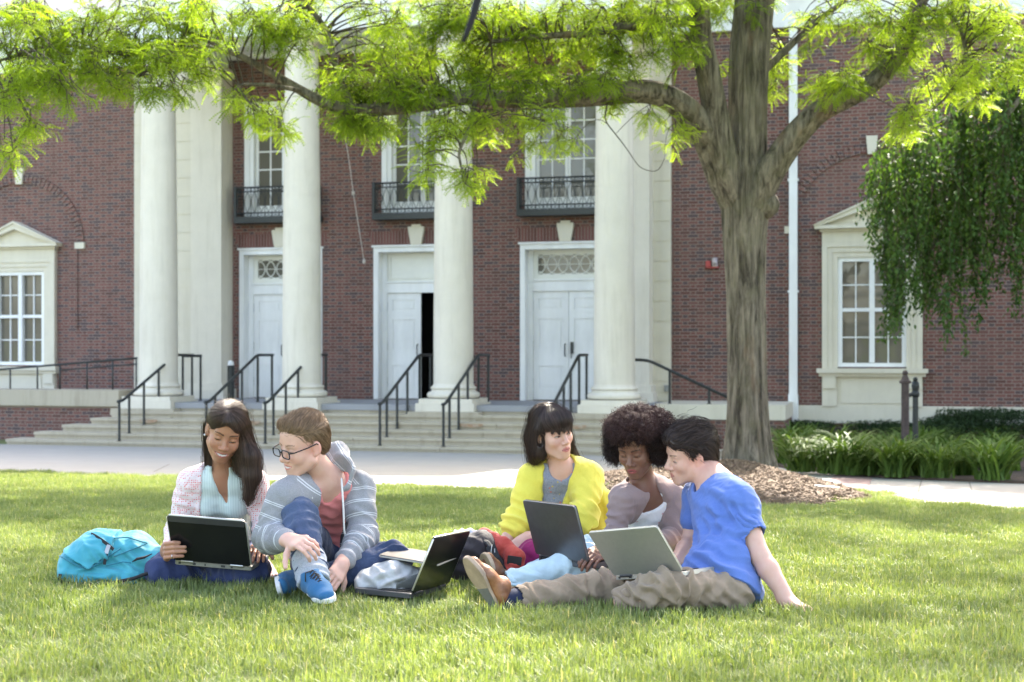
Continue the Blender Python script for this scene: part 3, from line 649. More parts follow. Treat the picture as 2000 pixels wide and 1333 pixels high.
for i in range(nr + 1):
    for k in range(na):
        an = 2 * math.pi * k / na; e = MC + (mulch_edge(an) - MC) * i / nr; vs.append((e[0], e[1], gz(e[0], e[1]) + mulch_h(e[0], e[1]) + (.004 if i < nr else -.03)))
for i in range(nr):
    for k in range(na): k2 = (k + 1) % na; fs.append((i*na+k, i*na+k2, (i+1)*na+k2, (i+1)*na+k))
m.add(vs, fs)
m.mi = 1
MULCH = mat('mulch_bed', (.10, .065, .042), .95, .5, 14., .9, 50., .03); CHIP = mat('wood_chip', (.27, .185, .115), .9, .5, 25., c2=(.10, .064, .042))
R = np.random.default_rng(3)
for _ in range(9000):
    an = R.uniform(0, 2 * math.pi); r = math.sqrt(R.uniform(0, 1)); e = MC + (mulch_edge(an) - MC) * r * 1.02
    z = gz(e[0], e[1]) + mulch_h(e[0], e[1]) + .012; l, w = R.uniform(.02, .06), R.uniform(.007, .02); a = R.uniform(0, 6.28)
    d = np.array([math.cos(a), math.sin(a), R.uniform(-.3, .3)]) * l / 2; s = np.array([-math.sin(a), math.cos(a), R.uniform(-.5, .5)]) * w / 2; c = np.array([e[0], e[1], z + R.uniform(0, .012)]); t = np.array([0, 0, .004])
    m.add([c - d - s + t, c + d - s + t, c + d + s + t, c - d + s + t, c - d - s - t, c + d - s - t, c + d + s - t, c - d + s - t], [(0, 1, 2, 3), (0, 4, 5, 1), (1, 5, 6, 2), (2, 6, 7, 3), (3, 7, 4, 0)])
tag(m.build('mulch', [MULCH, CHIP]), kind='stuff')
# planting bed behind the walk
bed = [G2(x, y, 0)[:2] for x, y in ((1500, 905), (1530, 912.5), (1640, 924.5), (1720, 933.5), (1900, 941.5), (2000, 945.5), (2500, 967.5))] + [(16.5, D0 - TT * 16.5 - .1), (4.2, D0 - TT * 4.2 - .1), (3.95, 24.6)]
sheet('planting_bed', None, .035, mat('bed_soil', (.075, .05, .035), .95, .5, 10., .8, 40., .02), .1, bed)
# ------------------------------------------------------------------ grass blades
def inside(poly, x, y):
    c = np.zeros(x.shape, bool); n = len(poly); j = n - 1
    for i in range(n):
        xi, yi = poly[i]; xj, yj = poly[j]
        c ^= ((yi > y) != (yj > y)) & (x < (xj - xi) * (y - yi) / (yj - yi + 1e-12) + xi); j = i
    return c
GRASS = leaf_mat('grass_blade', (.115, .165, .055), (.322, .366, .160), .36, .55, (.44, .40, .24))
def blade_patch(name, n, size, seed, hmin=.028, hmax=.058):
    r = np.random.default_rng(seed); x, y = r.uniform(-size / 2, size / 2, (2, n))
    h = r.uniform(hmin, hmax, n) * (1 + .25 * np.sin(x * 23 + seed) * np.cos(y * 19)); w = r.uniform(.0013, .0024, n)
    az = r.uniform(0, 2 * np.pi, n); lean = r.uniform(.1, .9, n) ** 1.3
    dx, dy = np.cos(az), np.sin(az); sx, sy = -dy, dx
    V = np.zeros((n, 5, 3)); 
    for k, t in enumerate((0, .55)):
        cx = x + dx * h * lean * t * t; cy = y + dy * h * lean * t * t; cz = h * t * (1 - .15 * lean * t)
        ww = w * (1 if k == 0 else .85)
        V[:, 2*k] = np.stack([cx - sx * ww, cy - sy * ww, cz], 1); V[:, 2*k+1] = np.stack([cx + sx * ww, cy + sy * ww, cz], 1)
    V[:, 4] = np.stack([x + dx * h * lean, y + dy * h * lean, h * (1 - .35 * lean)], 1)
    b = np.arange(n)[:, None] * 5
    fs = [tuple(q) for q in (b + np.array([0, 1, 3, 2]))] + [tuple(q) for q in (b + np.array([2, 3, 4]))]
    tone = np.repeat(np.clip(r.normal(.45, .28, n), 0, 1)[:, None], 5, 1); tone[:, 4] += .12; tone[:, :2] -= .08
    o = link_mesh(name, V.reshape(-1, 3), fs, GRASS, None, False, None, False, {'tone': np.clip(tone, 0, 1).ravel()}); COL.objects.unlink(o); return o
if 'grass' not in SKIP:
    gcol = bpy.data.collections.new('blade_patches')
    PS = .4
    for i in range(6): gcol.objects.link(blade_patch('blade_patch', 1500, PS * 1.15, 20 + i))
    r = np.random.default_rng(5)
    gx, gy = np.meshgrid(np.arange(-12, 12, PS), np.arange(3.4, 22, PS)); gx, gy = gx.ravel(), gy.ravel()
    gx = gx + r.uniform(-.06, .06, gx.shape); gy = gy + r.uniform(-.06, .06, gy.shape)
    ok = (np.abs(gx) < .42 * gy + 1.6) & ~inside(PATH_PTS, gx, gy - .12) & ~inside(PATH_PTS, gx, gy + .12)
    ok &= gy < np.interp(gx, *np.array(sorted([tuple(G2(x, y, 0)[:2]) for x, y in front])).T)
    me_ = np.array([mulch_edge(a) for a in np.linspace(0, 2 * np.pi, 60, endpoint=False)])
    ok &= ~inside(me_ , gx, gy); gx, gy = gx[ok], gy[ok]
    pts = np.stack([gx, gy, gz(gx, gy) - .004], 1)
    me = bpy.data.meshes.new('lawn'); me.vertices.add(len(pts)); me.vertices.foreach_set('co', pts.astype(np.float32).ravel())
    at = me.attributes.new('rz', 'FLOAT_VECTOR', 'POINT'); rot = np.zeros((len(pts), 3), np.float32); rot[:, 2] = r.uniform(0, 6.28, len(pts)); at.data.foreach_set('vector', rot.ravel())
    at = me.attributes.new('sc', 'FLOAT_VECTOR', 'POINT'); sc = np.ones((len(pts), 3), np.float32); sc[:, 2] = r.uniform(.75, 1.15, len(pts)); at.data.foreach_set('vector', sc.ravel())
    at = me.attributes.new('pk', 'INT', 'POINT'); at.data.foreach_set('value', r.integers(0, 6, len(pts)).astype(np.int32))
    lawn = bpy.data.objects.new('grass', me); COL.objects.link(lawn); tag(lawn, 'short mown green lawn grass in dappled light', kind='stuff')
    ng = bpy.data.node_groups.new('scatter_blades', 'GeometryNodeTree')
    ng.interface.new_socket('Geometry', in_out='INPUT', socket_type='NodeSocketGeometry'); ng.interface.new_socket('Geometry', in_out='OUTPUT', socket_type='NodeSocketGeometry')
    gi = ng.nodes.new('NodeGroupInput'); go = ng.nodes.new('NodeGroupOutput'); ip = ng.nodes.new('GeometryNodeInstanceOnPoints')
    ci = ng.nodes.new('GeometryNodeCollectionInfo'); ci.inputs['Collection'].default_value = gcol; ci.inputs['Separate Children'].default_value = True; ci.inputs['Reset Children'].default_value = True
    def na_(nm, ty):
        a = ng.nodes.new('GeometryNodeInputNamedAttribute'); a.data_type = ty; a.inputs['Name'].default_value = nm; return a.outputs['Attribute']
    ng.links.new(gi.outputs[0], ip.inputs['Points']); ng.links.new(ci.outputs[0], ip.inputs['Instance']); ip.inputs['Pick Instance'].default_value = True
    ng.links.new(na_('pk', 'INT'), ip.inputs['Instance Index']); ng.links.new(na_('rz', 'FLOAT_VECTOR'), ip.inputs['Rotation']); ng.links.new(na_('sc', 'FLOAT_VECTOR'), ip.inputs['Scale'])
    ng.links.new(ip.outputs[0], go.inputs[0])
    md = lawn.modifiers.new('scatter', 'NODES'); md.node_group = ng
# ------------------------------------------------------------------ day lilies, hedge, standpipes
LILY = leaf_mat('lily_leaf', (.050, .105, .020), (.17, .25, .055), .3, .6)
def strap_leaves(n, seed, L0=.45, L1=.85):
    r = np.random.default_rng(seed); S = 7; V = []; T = []; fs = []
    for i in range(n):
        az = r.uniform(0, 2 * np.pi); ln = r.uniform(L0, L1); w = r.uniform(.010, .017); up = r.uniform(.9, 1.45); base = r.normal(0, .07, 2)
        p = np.array([base[0], base[1], 0.]); ang = up; tone = np.clip(r.normal(.45, .25), 0, 1); b0 = len(V)
        for k in range(S + 1):
            t = k / S; ww = w * (1 - t ** 3) + .001; s = np.array([-math.sin(az), math.cos(az), 0]) * ww
            V.append(p - s); V.append(p + s); T += [tone * (.7 + .3 * t)] * 2
            d = np.array([math.cos(az) * math.cos(ang), math.sin(az) * math.cos(ang), math.sin(ang)]); p = p + d * ln / S; ang -= (up + r.uniform(.35, 1.0)) / S * (.5 + 1.2 * t)
        for k in range(S): q = b0 + 2 * k; fs.append((q, q + 1, q + 3, q + 2))
    return V, fs, T
if 'plants' not in SKIP:
    protos = []
    for i in range(4):
        V, fs, T = strap_leaves(150, 40 + i); protos.append(link_mesh('daylily', V, fs, LILY, attrs={'tone': T}))
    r = random.Random(11); cl = []
    for row, (xa, xb, y, n) in enumerate(((1545, 1950, 931, 9), (1520, 1975, 914, 10), (1510, 1960, 895, 9), (1500, 1990, 880, 9))):
        for k in range(n):
            x = xa + (xb - xa) * (k + .5) / n + r.uniform(-12, 12); yy = y + (x - 1700) * .03 + r.uniform(-4, 4) - (3 if x < 1600 else 0); cl.append((x, yy))
    for k, (x, y) in enumerate(cl):
        src = protos[k % 4]; o = src if k < 4 else src.copy()
        if k >= 4: COL.objects.link(o)
        p = G2(x, y, .035); o.location = p; o.rotation_euler = (0, 0, r.uniform(0, 6.28)); s = r.uniform(.85, 1.15); o.scale = (s, s, s * r.uniform(.9, 1.1))
        tag(o, 'arching green daylily clump in the bed between the walk and the stone base course', 'daylily', 'daylily clumps in the planting bed')
    HEDGE = leaf_mat('yew_leaf', (.012, .028, .010), (.035, .065, .02), .1, .5)
    def hedge(name, c, dims, n, label):
        rr = np.random.default_rng(9); u = rr.normal(size=(n, 3)); u /= np.linalg.norm(u, axis=1)[:, None]; u[:, 2] = np.abs(u[:, 2])
        lump = 1 + .10 * np.sin(u[:, 0] * 9) * np.cos(u[:, 1] * 7); p = np.sign(u) * np.abs(u) ** .55 * np.array(dims) * lump[:, None] * rr.uniform(.82, 1.02, n)[:, None]
        p[:, 2] = np.abs(p[:, 2])
        d1 = rr.normal(size=(n, 3)); d1 /= np.linalg.norm(d1, axis=1)[:, None]; d2 = np.cross(d1, rr.normal(size=(n, 3))); d2 /= np.linalg.norm(d2, axis=1)[:, None]
        a, b_ = .035, .010; V = np.stack([p - d1 * a, p + d2 * b_, p + d1 * a, p - d2 * b_], 1).reshape(-1, 3); Fq = np.arange(4 * n).reshape(n, 4)
        o = link_mesh(name, V, Fq, HEDGE, attrs={'tone': np.repeat(rr.uniform(0, 1, n), 4)}); o.location = c; o.rotation_euler = (0, 0, -TH); return tag(o, label, 'hedge')
    p = fw(fu(2040, .9), .9, ZB); hedge('hedge', p, (2.3, .75, .75), 26000, 'low dark evergreen hedge against the wall behind the daylilies, right edge')
    p = fw(fu(1640, .55), .55, ZB); hedge('hedge', p, (2.2, .4, .48), 16000, 'low dark evergreen hedge under the stone window apron')
PIPE = mat('rusty_iron', (.075, .052, .048), .7, .4, 12., .4, 60.)
o = np.array(G2(1768, 868, 0)); o = P(1768, 845, 21.2); o[2] = gz(o[0], o[1])
H = CAMZ + (693 - 738) / FPX * 21.2 - o[2]
m = MB(); m.lathe([(.062, 0), (.058, H * .1), (.056, H - .09), (.085, H - .085), (.088, H - .05), (.06, H - .04), (.05, H + .0), (.03, H + .045), (.045, H + .06), (.03, H + .1), (.012, H + .11)], n=20)
x = m.build('standpipe', PIPE, None, 40); x.location = list(o); tag(x, 'taller rusty brown iron standpipe with a domed cap in the daylilies', 'standpipe')
o = P(1788, 845, 21.6); o[2] = gz(o[0], o[1]); H = CAMZ + (693 - 748) / FPX * 21.6 - o[2]
m = MB(); m.lathe([(.045, 0), (.042, H - .22), (.06, H - .2), (.062, H - .15), (.045, H - .12), (.06, H - .05), (.055, H), (.03, H + .03), (.04, H + .05), (.02, H + .085)], n=18)
m.tube([(-.05, 0, H - .17), (-.1, 0, H - .2)], .03, 8); x = m.build('standpipe', IRON, None, 40); x.location = list(o); tag(x, 'shorter black standpipe just right of the rusty one', 'standpipe')
# ------------------------------------------------------------------ trees
BARK = bpy.data.materials.new('tree_bark'); nt, b = nodes_of(BARK)
v = VSCALE(nt, (1, 1, .13)); n1 = NOISE(nt, 14., 6, .7, v, .5); n2 = NOISE(nt, 5., 4, .6)
col = MIXC(nt, RAMP(nt, n1, .37, .63), (.034, .029, .022), (.215, .188, .145)); col = MIXC(nt, MA(nt, 'MULTIPLY', RAMP(nt, n2, .45, .7), .5), col, (.10, .098, .055))
w = RAMP(nt, NOISE(nt, 3.2, 3, .5, VSCALE(nt, (1, 1, .4))), .62, .72); col = MIXC(nt, MA(nt, 'MULTIPLY', w, .55), col, (.17, .11, .07))
L(nt, col, b.inputs['Base Color']); b.inputs['Roughness'].default_value = .95; b.inputs['Specular IOR Level'].default_value = .2
L(nt, BUMP(nt, n1, 1.0, .035), b.inputs['Normal'])
TWIG = mat('twig', (.06, .045, .03), .9, .3, 20.)
LEAF = leaf_mat('locust_leaf', (.085, .150, .012), (.30, .40, .045), .58, .55)
def compound_template(npair=7, length=.145, ll=.029, lw=.0135):
    V = []
    for i in range(npair):
        t = (i + .7) / npair; x = length * t; z = -.035 * t * t
        for s in (-1, 1):
            sz = 1 - .35 * abs(t - .45); a = np.array([x, s * .002, z]); tip = np.array([x + ll * .42 * sz, s * ll * .9 * sz, z - .010]); md = (a + tip) / 2; pr = np.array([lw * .5, -s * lw * .22, .002])
            V += [a, md + pr, tip, md - pr]
    return np.array(V)
CT_ = compound_template()
def rot_from(d, roll_up):
    x = d / np.linalg.norm(d, axis=1)[:, None]; y = np.cross(roll_up, x); y /= np.linalg.norm(y, axis=1)[:, None] + 1e-9; z = np.cross(x, y); return np.stack([x, y, z], 2)
class Leaves:
    def __init__(s): s.p = []; s.d = []; s.u = []; s.sc = []; s.t = []
    def add(s, p, d, u, sc, t): s.p.append(p); s.d.append(d); s.u.append(u); s.sc.append(sc); s.t.append(t)
    def build(s, name, m, parent, tpl=None):
        tpl = CT_ if tpl is None else tpl
        p = np.array(s.p); R_ = rot_from(np.array(s.d), np.array(s.u)); sc = np.array(s.sc)
        V = np.einsum('nij,kj->nki', R_, tpl) * sc[:, None, None] + p[:, None, :]
        n, k = len(p), len(tpl); V = V.reshape(-1, 3); F_ = np.arange(n * k).reshape(-1, 4)
        return link_mesh(name, V, F_, m, parent, world=True, attrs={'tone': np.repeat(np.array(s.t), k)})
def bend(a, b, sag, n=6, rr=None):
    a, b = np.asarray(a, float), np.asarray(b, float); out = []
    j = np.zeros(3) if rr is None else rr.normal(0, .06 * np.linalg.norm(b - a), 3)
    for t in np.linspace(0, 1, n): out.append(a + (b - a) * t + (np.array([0, 0, sag]) + j) * 4 * t * (1 - t))
    return out
def resample(pts, rad, n):
    pts = np.array(pts, float); rad = np.array(rad, float); seg = np.r_[0, np.cumsum(np.linalg.norm(np.diff(pts, axis=0), axis=1))]; t = np.linspace(0, seg[-1], n)
    # Catmull-like smoothing through dense linear + box filter
    q = np.stack([np.interp(t, seg, pts[:, k]) for k in range(3)], 1); r = np.interp(t, seg, rad)
    for _ in range(max(1, n // 12)): q[1:-1] = (q[:-2] + 2 * q[1:-1] + q[2:]) / 4; r[1:-1] = (r[:-2] + 2 * r[1:-1] + r[2:]) / 4
    return q, r
def bark_tube(m, pts, rad, n, sides, rr, amp=.07, flare=0.):
    q, r = resample(pts, rad, n); vs = []; sp = None; ph = rr.uniform(0, 6.28, 8)
    for i in range(n):
        t, sd, u = frame_of(q[max(i-1, 0)], q[min(i+1, n-1)])
        if sp is not None: sd = sp - t * (sp @ t); sd /= np.linalg.norm(sd); u = np.cross(sd, t)
        sp = sd
        for k in range(sides):
            a = 2 * math.pi * k / sides; z = i / n * 9
            rid = 1 + amp * (.6 * math.sin(3 * a + ph[0] + .5 * math.sin(z * .7)) + .5 * math.sin(5 * a + ph[1] + math.sin(z)) + .35 * math.sin(9 * a + ph[2] + 1.3 * math.sin(z * 1.3)) + .3 * math.sin(14 * a + ph[4] + 1.5 * math.sin(z * .9 + ph[5])) + (.35 * abs(math.sin(11 * a + ph[6] + 1.8 * math.sin(z * 1.1 + ph[7]) + .9 * math.sin(z * 2.9))) + .25 * abs(math.sin(17 * a + ph[5] + 1.5 * math.sin(z * 1.9 + ph[1]) + .8 * math.sin(z * 4.3))) if sides > 20 else 0) + .35 * math.sin(z * 1.7 + ph[3]))
            if flare: f = max(0, 1 - i / n * 9); rid += flare * f * f * (1 + .6 * math.sin(5 * a + ph[2]))
            vs.append(q[i] + r[i] * rid * (math.cos(a) * sd + math.sin(a) * u))
    fs = [(i*sides+k, i*sides+(k+1) % sides, (i+1)*sides+(k+1) % sides, (i+1)*sides+k) for i in range(n - 1) for k in range(sides)]
    fs.append(tuple(range((n-1)*sides, n*sides))); m.add(vs, fs); return q, r
RT = np.random.default_rng(21)
dT = TREE[1]
def limb(spec): return [P(x, y, d) for (x, y, d, r) in spec], [r / FPX * d for (x, y, d, r) in spec]
T = empty('locust_tree', TREE, 0, 'tall locust tree with rough grey brown trunk, three spreading limbs and feathery yellow green leaves', 'tree')
m = MB(); LIMBS = []
trunk = [(1463, 940, dT, 42), (1462, 925, dT, 41), (1461, 850, dT, 37.5), (1459, 700, dT, 36.5), (1457, 560, dT, 37.5), (1455, 450, dT, 41), (1458, 390, dT, 48), (1462, 330, dT, 37), (1462, 240, dT, 35), (1464, 120, dT, 36.5), (1475, 0, dT, 37), (1490, -160, dT + .3, 34), (1480, -400, dT, 24), (1500, -700, dT, 14)]
specs = [(trunk, 180, 120, .068, .35)]
A = [(1455, 450, dT, 20), (1418, 350, dT, 36), (1390, 280, dT - .1, 30), (1352, 222, dT - .3, 26), (1310, 190, dT - .5, 23), (1262, 174, dT - .6, 22), (1190, 184, dT - .7, 20), (1120, 192, dT - .9, 18), (1010, 198, dT - 1.0, 16), (930, 186, dT - 1.1, 14), (850, 202, dT - 1.2, 13), (760, 214, dT - 1.3, 12), (690, 217, dT - 1.4, 11), (630, 204, dT - 1.5, 11), (590, 178, dT - 1.5, 9), (545, 152, dT - 1.5, 8), (470, 108, dT - 1.6, 6), (390, 72, dT - 1.7, 4.5), (300, 40, dT - 1.8, 3.5)]
B = [(1452, 440, dT, 20), (1418, 330, dT - .15, 27), (1398, 230, dT - .2, 24), (1382, 140, dT - .3, 22), (1366, 60, dT - .4, 20), (1364, -60, dT - .6, 18), (1300, -260, dT - .9, 13), (1200, -420, dT - 1.2, 8)]
Dl = [(1470, 400, dT - .1, 30), (1500, 340, dT - .2, 28), (1548, 268, dT - .3, 24), (1600, 215, dT - .4, 21), (1660, 190, dT - .5, 19), (1712, 160, dT - .6, 18), (1760, 100, dT - .7, 17), (1790, 20, dT - .8, 15), (1830, -90, dT - 1, 12), (1930, -260, dT - 1.3, 7)]
E = [(1366, 40, dT - .4, 12), (1300, 45, dT - .6, 11), (1220, 52, dT - .8, 9), (1150, 66, dT - 1, 8), (1070, 70, dT - 1.1, 6), (960, 82, dT - 1.2, 4)]
F1 = [(690, 217, dT - 1.4, 7), (655, 130, dT - 1.5, 6), (640, 60, dT - 1.5, 6), (600, 10, dT - 1.6, 4), (560, -60, dT - 1.7, 3)]
F2 = [(1480, 150, dT + .2, 8), (1590, 45, dT + .6, 6), (1640, 10, dT + .8, 5), (1720, -60, dT + 1, 3)]
F3 = [(1790, 30, dT - .8, 7), (1850, 20, dT - 1, 6), (1880, 60, dT - 1.1, 4.5), (1890, 130, dT - 1.2, 3.5), (1850, 190, dT - 1.3, 2.5), (1790, 240, dT - 1.4, 2)]
F4 = [(590, 178, dT - 1.5, 5), (520, 165, dT - 2, 4), (460, 165, dT - 2.2, 3), (490, 205, dT - 2.3, 2.4), (545, 250, dT - 2.4, 2)]
F5 = [(930, 186, dT - 1.1, 5), (920, 240, dT - 1.5, 4), (895, 300, dT - 1.7, 3), (905, 345, dT - 1.8, 2)]
F6 = [(390, 72, dT - 1.7, 4), (280, 110, dT - 2, 4), (190, 100, dT - 2.3, 3.5), (110, 85, dT - 2.5, 3), (0, 120, dT - 2.8, 3), (-120, 130, dT - 3, 2)]
F7 = [(1190, 184, dT - .7, 2.2), (1180, 235, dT - .9, 1.4), (1220, 285, dT - 1, 1.0), (1250, 330, dT - 1, .9), (1285, 338, dT - 1, .8), (1298, 310, dT - 1, .6)]
F8 = [(470, 108, dT - 1.6, 5), (400, 92, dT - 1.8, 4), (330, 110, dT - 2, 4), (270, 150, dT - 2.1, 3)]
F9 = [(1366, -60, dT - .6, 12), (1250, -150, dT - 2, 10), (1000, -260, dT - 3.5, 8), (700, -330, dT - 5, 5)]
for sp_, n, sd, am, fl in specs + [(A, 120, 48, .06, 0), (B, 80, 48, .06, 0), (Dl, 80, 48, .06, 0)] + [(q, 30, 10, .04, 0) for q in (E, F1, F2, F3, F4, F5, F6, F7, F8, F9)]:
    p, r = limb(sp_); q, rr = bark_tube(m, p, r, n, sd, RT, am, fl); LIMBS.append((q, rr))
# burr and scars
m.lathe([(.03, -.16), (.12, -.08), (.14, 0), (.11, .09), (.03, .15)], P(1500, 400, dT - .12), 16)
m.build('trunk', BARK, T, True, world=True)
LP = np.concatenate([q for q, r in LIMBS[1:]]); LR = np.concatenate([r for q, r in LIMBS[1:]])
lv = Leaves(); tw = MB()
def spray(base, tip, nleaf, tone, sc=1., r0=.005, droop=.0):
    pts = bend(base, tip, -.05 - droop, 5, RT); tw.tube(pts, list(np.linspace(r0, .0015, 5)), 4, False)
    pts = np.array(pts); seg = np.linspace(0.12, 1, nleaf)
    ax = pts[-1] - pts[0]; ax /= np.linalg.norm(ax) + 1e-9; sd = np.cross(ax, (0, 0, 1.)); sd /= np.linalg.norm(sd) + 1e-9
    for i, t in enumerate(seg):
        k = t * 4; a = int(min(k, 3)); p = pts[a] + (pts[a + 1] - pts[a]) * (k - a); s = 1 if i % 2 else -1
        d = ax * .55 + sd * s * RT.uniform(.5, 1.1) + np.array([0, 0, RT.uniform(-.75, .12)]) + RT.normal(0, .22, 3)
        lv.add(p, d, np.array([0, 0, 1.]) + RT.normal(0, .4, 3), sc * RT.uniform(.7, 1.15), np.clip(tone + RT.normal(0, .16), 0, 1))
def cluster(c, n, R, tone, sc=1., link=True):
    c = np.asarray(c, float)
    if link:
        j = np.argmin(((LP - c) ** 2).sum(1)); 
        if np.linalg.norm(LP[j] - c) < 3.2: tw.tube(bend(LP[j], c, .08, 6, RT), list(np.linspace(min(.010, LR[j] * .5), .005, 6)), 5, False)
    for _ in range(n):
        d = RT.normal(0, 1, 3); d[2] = d[2] * .55 - .25; d /= np.linalg.norm(d); spray(c + RT.normal(0, R * .2, 3), c + d * R * RT.uniform(.7, 1.2), RT.integers(6, 10), tone, sc)
# (x, y, rx, ry, clusters, distance from the trunk plane, tone)
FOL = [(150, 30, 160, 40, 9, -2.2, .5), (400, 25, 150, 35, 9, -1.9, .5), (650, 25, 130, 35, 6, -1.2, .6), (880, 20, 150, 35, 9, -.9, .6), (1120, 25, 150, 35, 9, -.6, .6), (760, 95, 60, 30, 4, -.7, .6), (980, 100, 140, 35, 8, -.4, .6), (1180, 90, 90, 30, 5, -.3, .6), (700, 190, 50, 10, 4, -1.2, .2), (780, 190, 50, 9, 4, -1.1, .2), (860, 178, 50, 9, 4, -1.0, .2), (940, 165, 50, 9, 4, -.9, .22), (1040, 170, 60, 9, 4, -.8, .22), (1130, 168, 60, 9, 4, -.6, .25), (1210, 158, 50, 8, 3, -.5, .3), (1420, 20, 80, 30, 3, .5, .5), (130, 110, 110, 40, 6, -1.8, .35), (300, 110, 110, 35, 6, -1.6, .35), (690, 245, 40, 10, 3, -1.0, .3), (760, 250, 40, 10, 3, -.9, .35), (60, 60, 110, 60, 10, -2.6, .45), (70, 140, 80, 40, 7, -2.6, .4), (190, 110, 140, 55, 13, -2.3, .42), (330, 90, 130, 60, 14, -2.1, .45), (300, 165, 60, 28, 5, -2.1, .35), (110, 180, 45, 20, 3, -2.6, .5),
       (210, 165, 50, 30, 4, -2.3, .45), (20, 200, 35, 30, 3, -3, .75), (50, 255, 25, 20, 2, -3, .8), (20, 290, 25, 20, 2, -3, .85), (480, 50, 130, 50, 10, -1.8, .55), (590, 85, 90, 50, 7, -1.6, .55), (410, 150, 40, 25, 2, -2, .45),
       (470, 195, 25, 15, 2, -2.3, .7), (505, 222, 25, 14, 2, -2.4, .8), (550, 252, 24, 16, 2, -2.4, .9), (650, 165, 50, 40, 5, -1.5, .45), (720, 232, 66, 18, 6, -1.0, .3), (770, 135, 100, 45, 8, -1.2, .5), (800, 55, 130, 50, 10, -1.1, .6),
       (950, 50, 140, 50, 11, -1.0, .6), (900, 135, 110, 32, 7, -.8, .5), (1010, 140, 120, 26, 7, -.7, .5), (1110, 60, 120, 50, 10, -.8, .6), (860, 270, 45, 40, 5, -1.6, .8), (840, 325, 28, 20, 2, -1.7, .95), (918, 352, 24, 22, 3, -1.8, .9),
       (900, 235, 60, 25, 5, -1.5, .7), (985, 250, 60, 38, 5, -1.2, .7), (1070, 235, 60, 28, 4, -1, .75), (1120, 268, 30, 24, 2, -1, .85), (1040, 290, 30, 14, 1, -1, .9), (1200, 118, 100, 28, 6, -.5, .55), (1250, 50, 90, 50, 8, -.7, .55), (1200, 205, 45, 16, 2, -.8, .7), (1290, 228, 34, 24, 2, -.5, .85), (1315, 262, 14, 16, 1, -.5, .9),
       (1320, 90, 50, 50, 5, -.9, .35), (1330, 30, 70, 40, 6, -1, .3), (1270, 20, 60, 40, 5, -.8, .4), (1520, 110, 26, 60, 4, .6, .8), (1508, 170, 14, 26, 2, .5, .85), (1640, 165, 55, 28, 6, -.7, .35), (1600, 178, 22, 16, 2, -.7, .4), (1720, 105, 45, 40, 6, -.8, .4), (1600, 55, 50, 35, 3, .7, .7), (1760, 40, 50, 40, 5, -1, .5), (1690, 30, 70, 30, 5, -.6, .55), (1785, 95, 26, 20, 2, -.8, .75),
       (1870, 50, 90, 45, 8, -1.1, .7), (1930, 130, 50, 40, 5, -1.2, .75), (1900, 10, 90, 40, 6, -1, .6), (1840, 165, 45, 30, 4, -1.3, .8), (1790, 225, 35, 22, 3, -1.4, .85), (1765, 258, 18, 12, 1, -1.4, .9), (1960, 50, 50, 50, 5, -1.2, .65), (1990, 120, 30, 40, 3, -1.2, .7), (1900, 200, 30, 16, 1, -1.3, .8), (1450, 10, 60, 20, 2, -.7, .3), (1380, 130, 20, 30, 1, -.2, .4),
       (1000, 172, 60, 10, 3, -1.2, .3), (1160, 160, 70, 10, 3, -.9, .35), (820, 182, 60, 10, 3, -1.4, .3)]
if 'leaves' not in SKIP:
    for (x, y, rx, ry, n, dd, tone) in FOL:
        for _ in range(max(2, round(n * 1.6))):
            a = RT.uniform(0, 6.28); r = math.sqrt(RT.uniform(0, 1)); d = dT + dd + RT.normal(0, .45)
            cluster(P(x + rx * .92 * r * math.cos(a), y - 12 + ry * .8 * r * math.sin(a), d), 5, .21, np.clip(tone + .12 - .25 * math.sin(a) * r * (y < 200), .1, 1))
    # the rest of the crown, unseen above the picture, spread to shade lawn and path
    k = 0
    while k < 720:
        u = RT.uniform(-1, 1, 3)
        if not .25 < (u ** 2).sum() < 1: continue
        c = np.array([1.6, 14.4, 8.4]) + u * np.array([7.6, 8.4, 3.3])
        if c[2] < CAMZ + 660 / FPX * c[1] + .35: continue
        k += 1; cluster(c, 6, .45, .45, 1.55, False)
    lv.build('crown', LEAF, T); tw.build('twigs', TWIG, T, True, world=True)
print('leaves', len(lv.p))
# the weeping tree at the right
WP = P(2230, 700, 20.3); WP[2] = gz(WP[0], WP[1])
W = empty('weeping_tree', WP, 0, 'dark green weeping tree hanging its leafy strands over the right window', 'tree')
m = MB(); wt = [(2230, 860, 20.3, 36), (2235, 600, 20.3, 33), (2215, 350, 20.3, 28), (2180, 180, 20.2, 22), (2080, 90, 20, 14), (1980, 130, 19.8, 10), (1890, 210, 19.6, 7), (1800, 265, 19.5, 4), (1720, 292, 19.4, 2)]
p, r = limb(wt); bark_tube(m, p, r, 40, 18, RT, .06, .3)
LIMW = [wt[3:]]
for sp_ in ([(2215, 350, 20.3, 14), (2150, 260, 20.6, 10), (2050, 250, 21, 7), (1950, 320, 21.2, 4), (1900, 400, 21.2, 2)], [(2180, 180, 20.2, 12), (2100, 140, 19.6, 9), (2000, 180, 19.2, 6), (1930, 280, 19, 3)], [(2200, 250, 20.3, 12), (2300, 150, 20.3, 9), (2420, 200, 20.3, 6), (2480, 330, 20.3, 3)]):
    p, r = limb(sp_); bark_tube(m, p, r, 24, 10, RT, .05)
m.build('trunk', BARK, W, True, world=True)
WLEAF = leaf_mat('weeping_leaf', (.028, .066, .018), (.105, .185, .045), .32, .6)
wl = Leaves(); tw = MB()
simple = np.array([(0, 0, 0), (.036, .020, -.004), (.082, 0, -.016), (.036, -.020, -.004)])
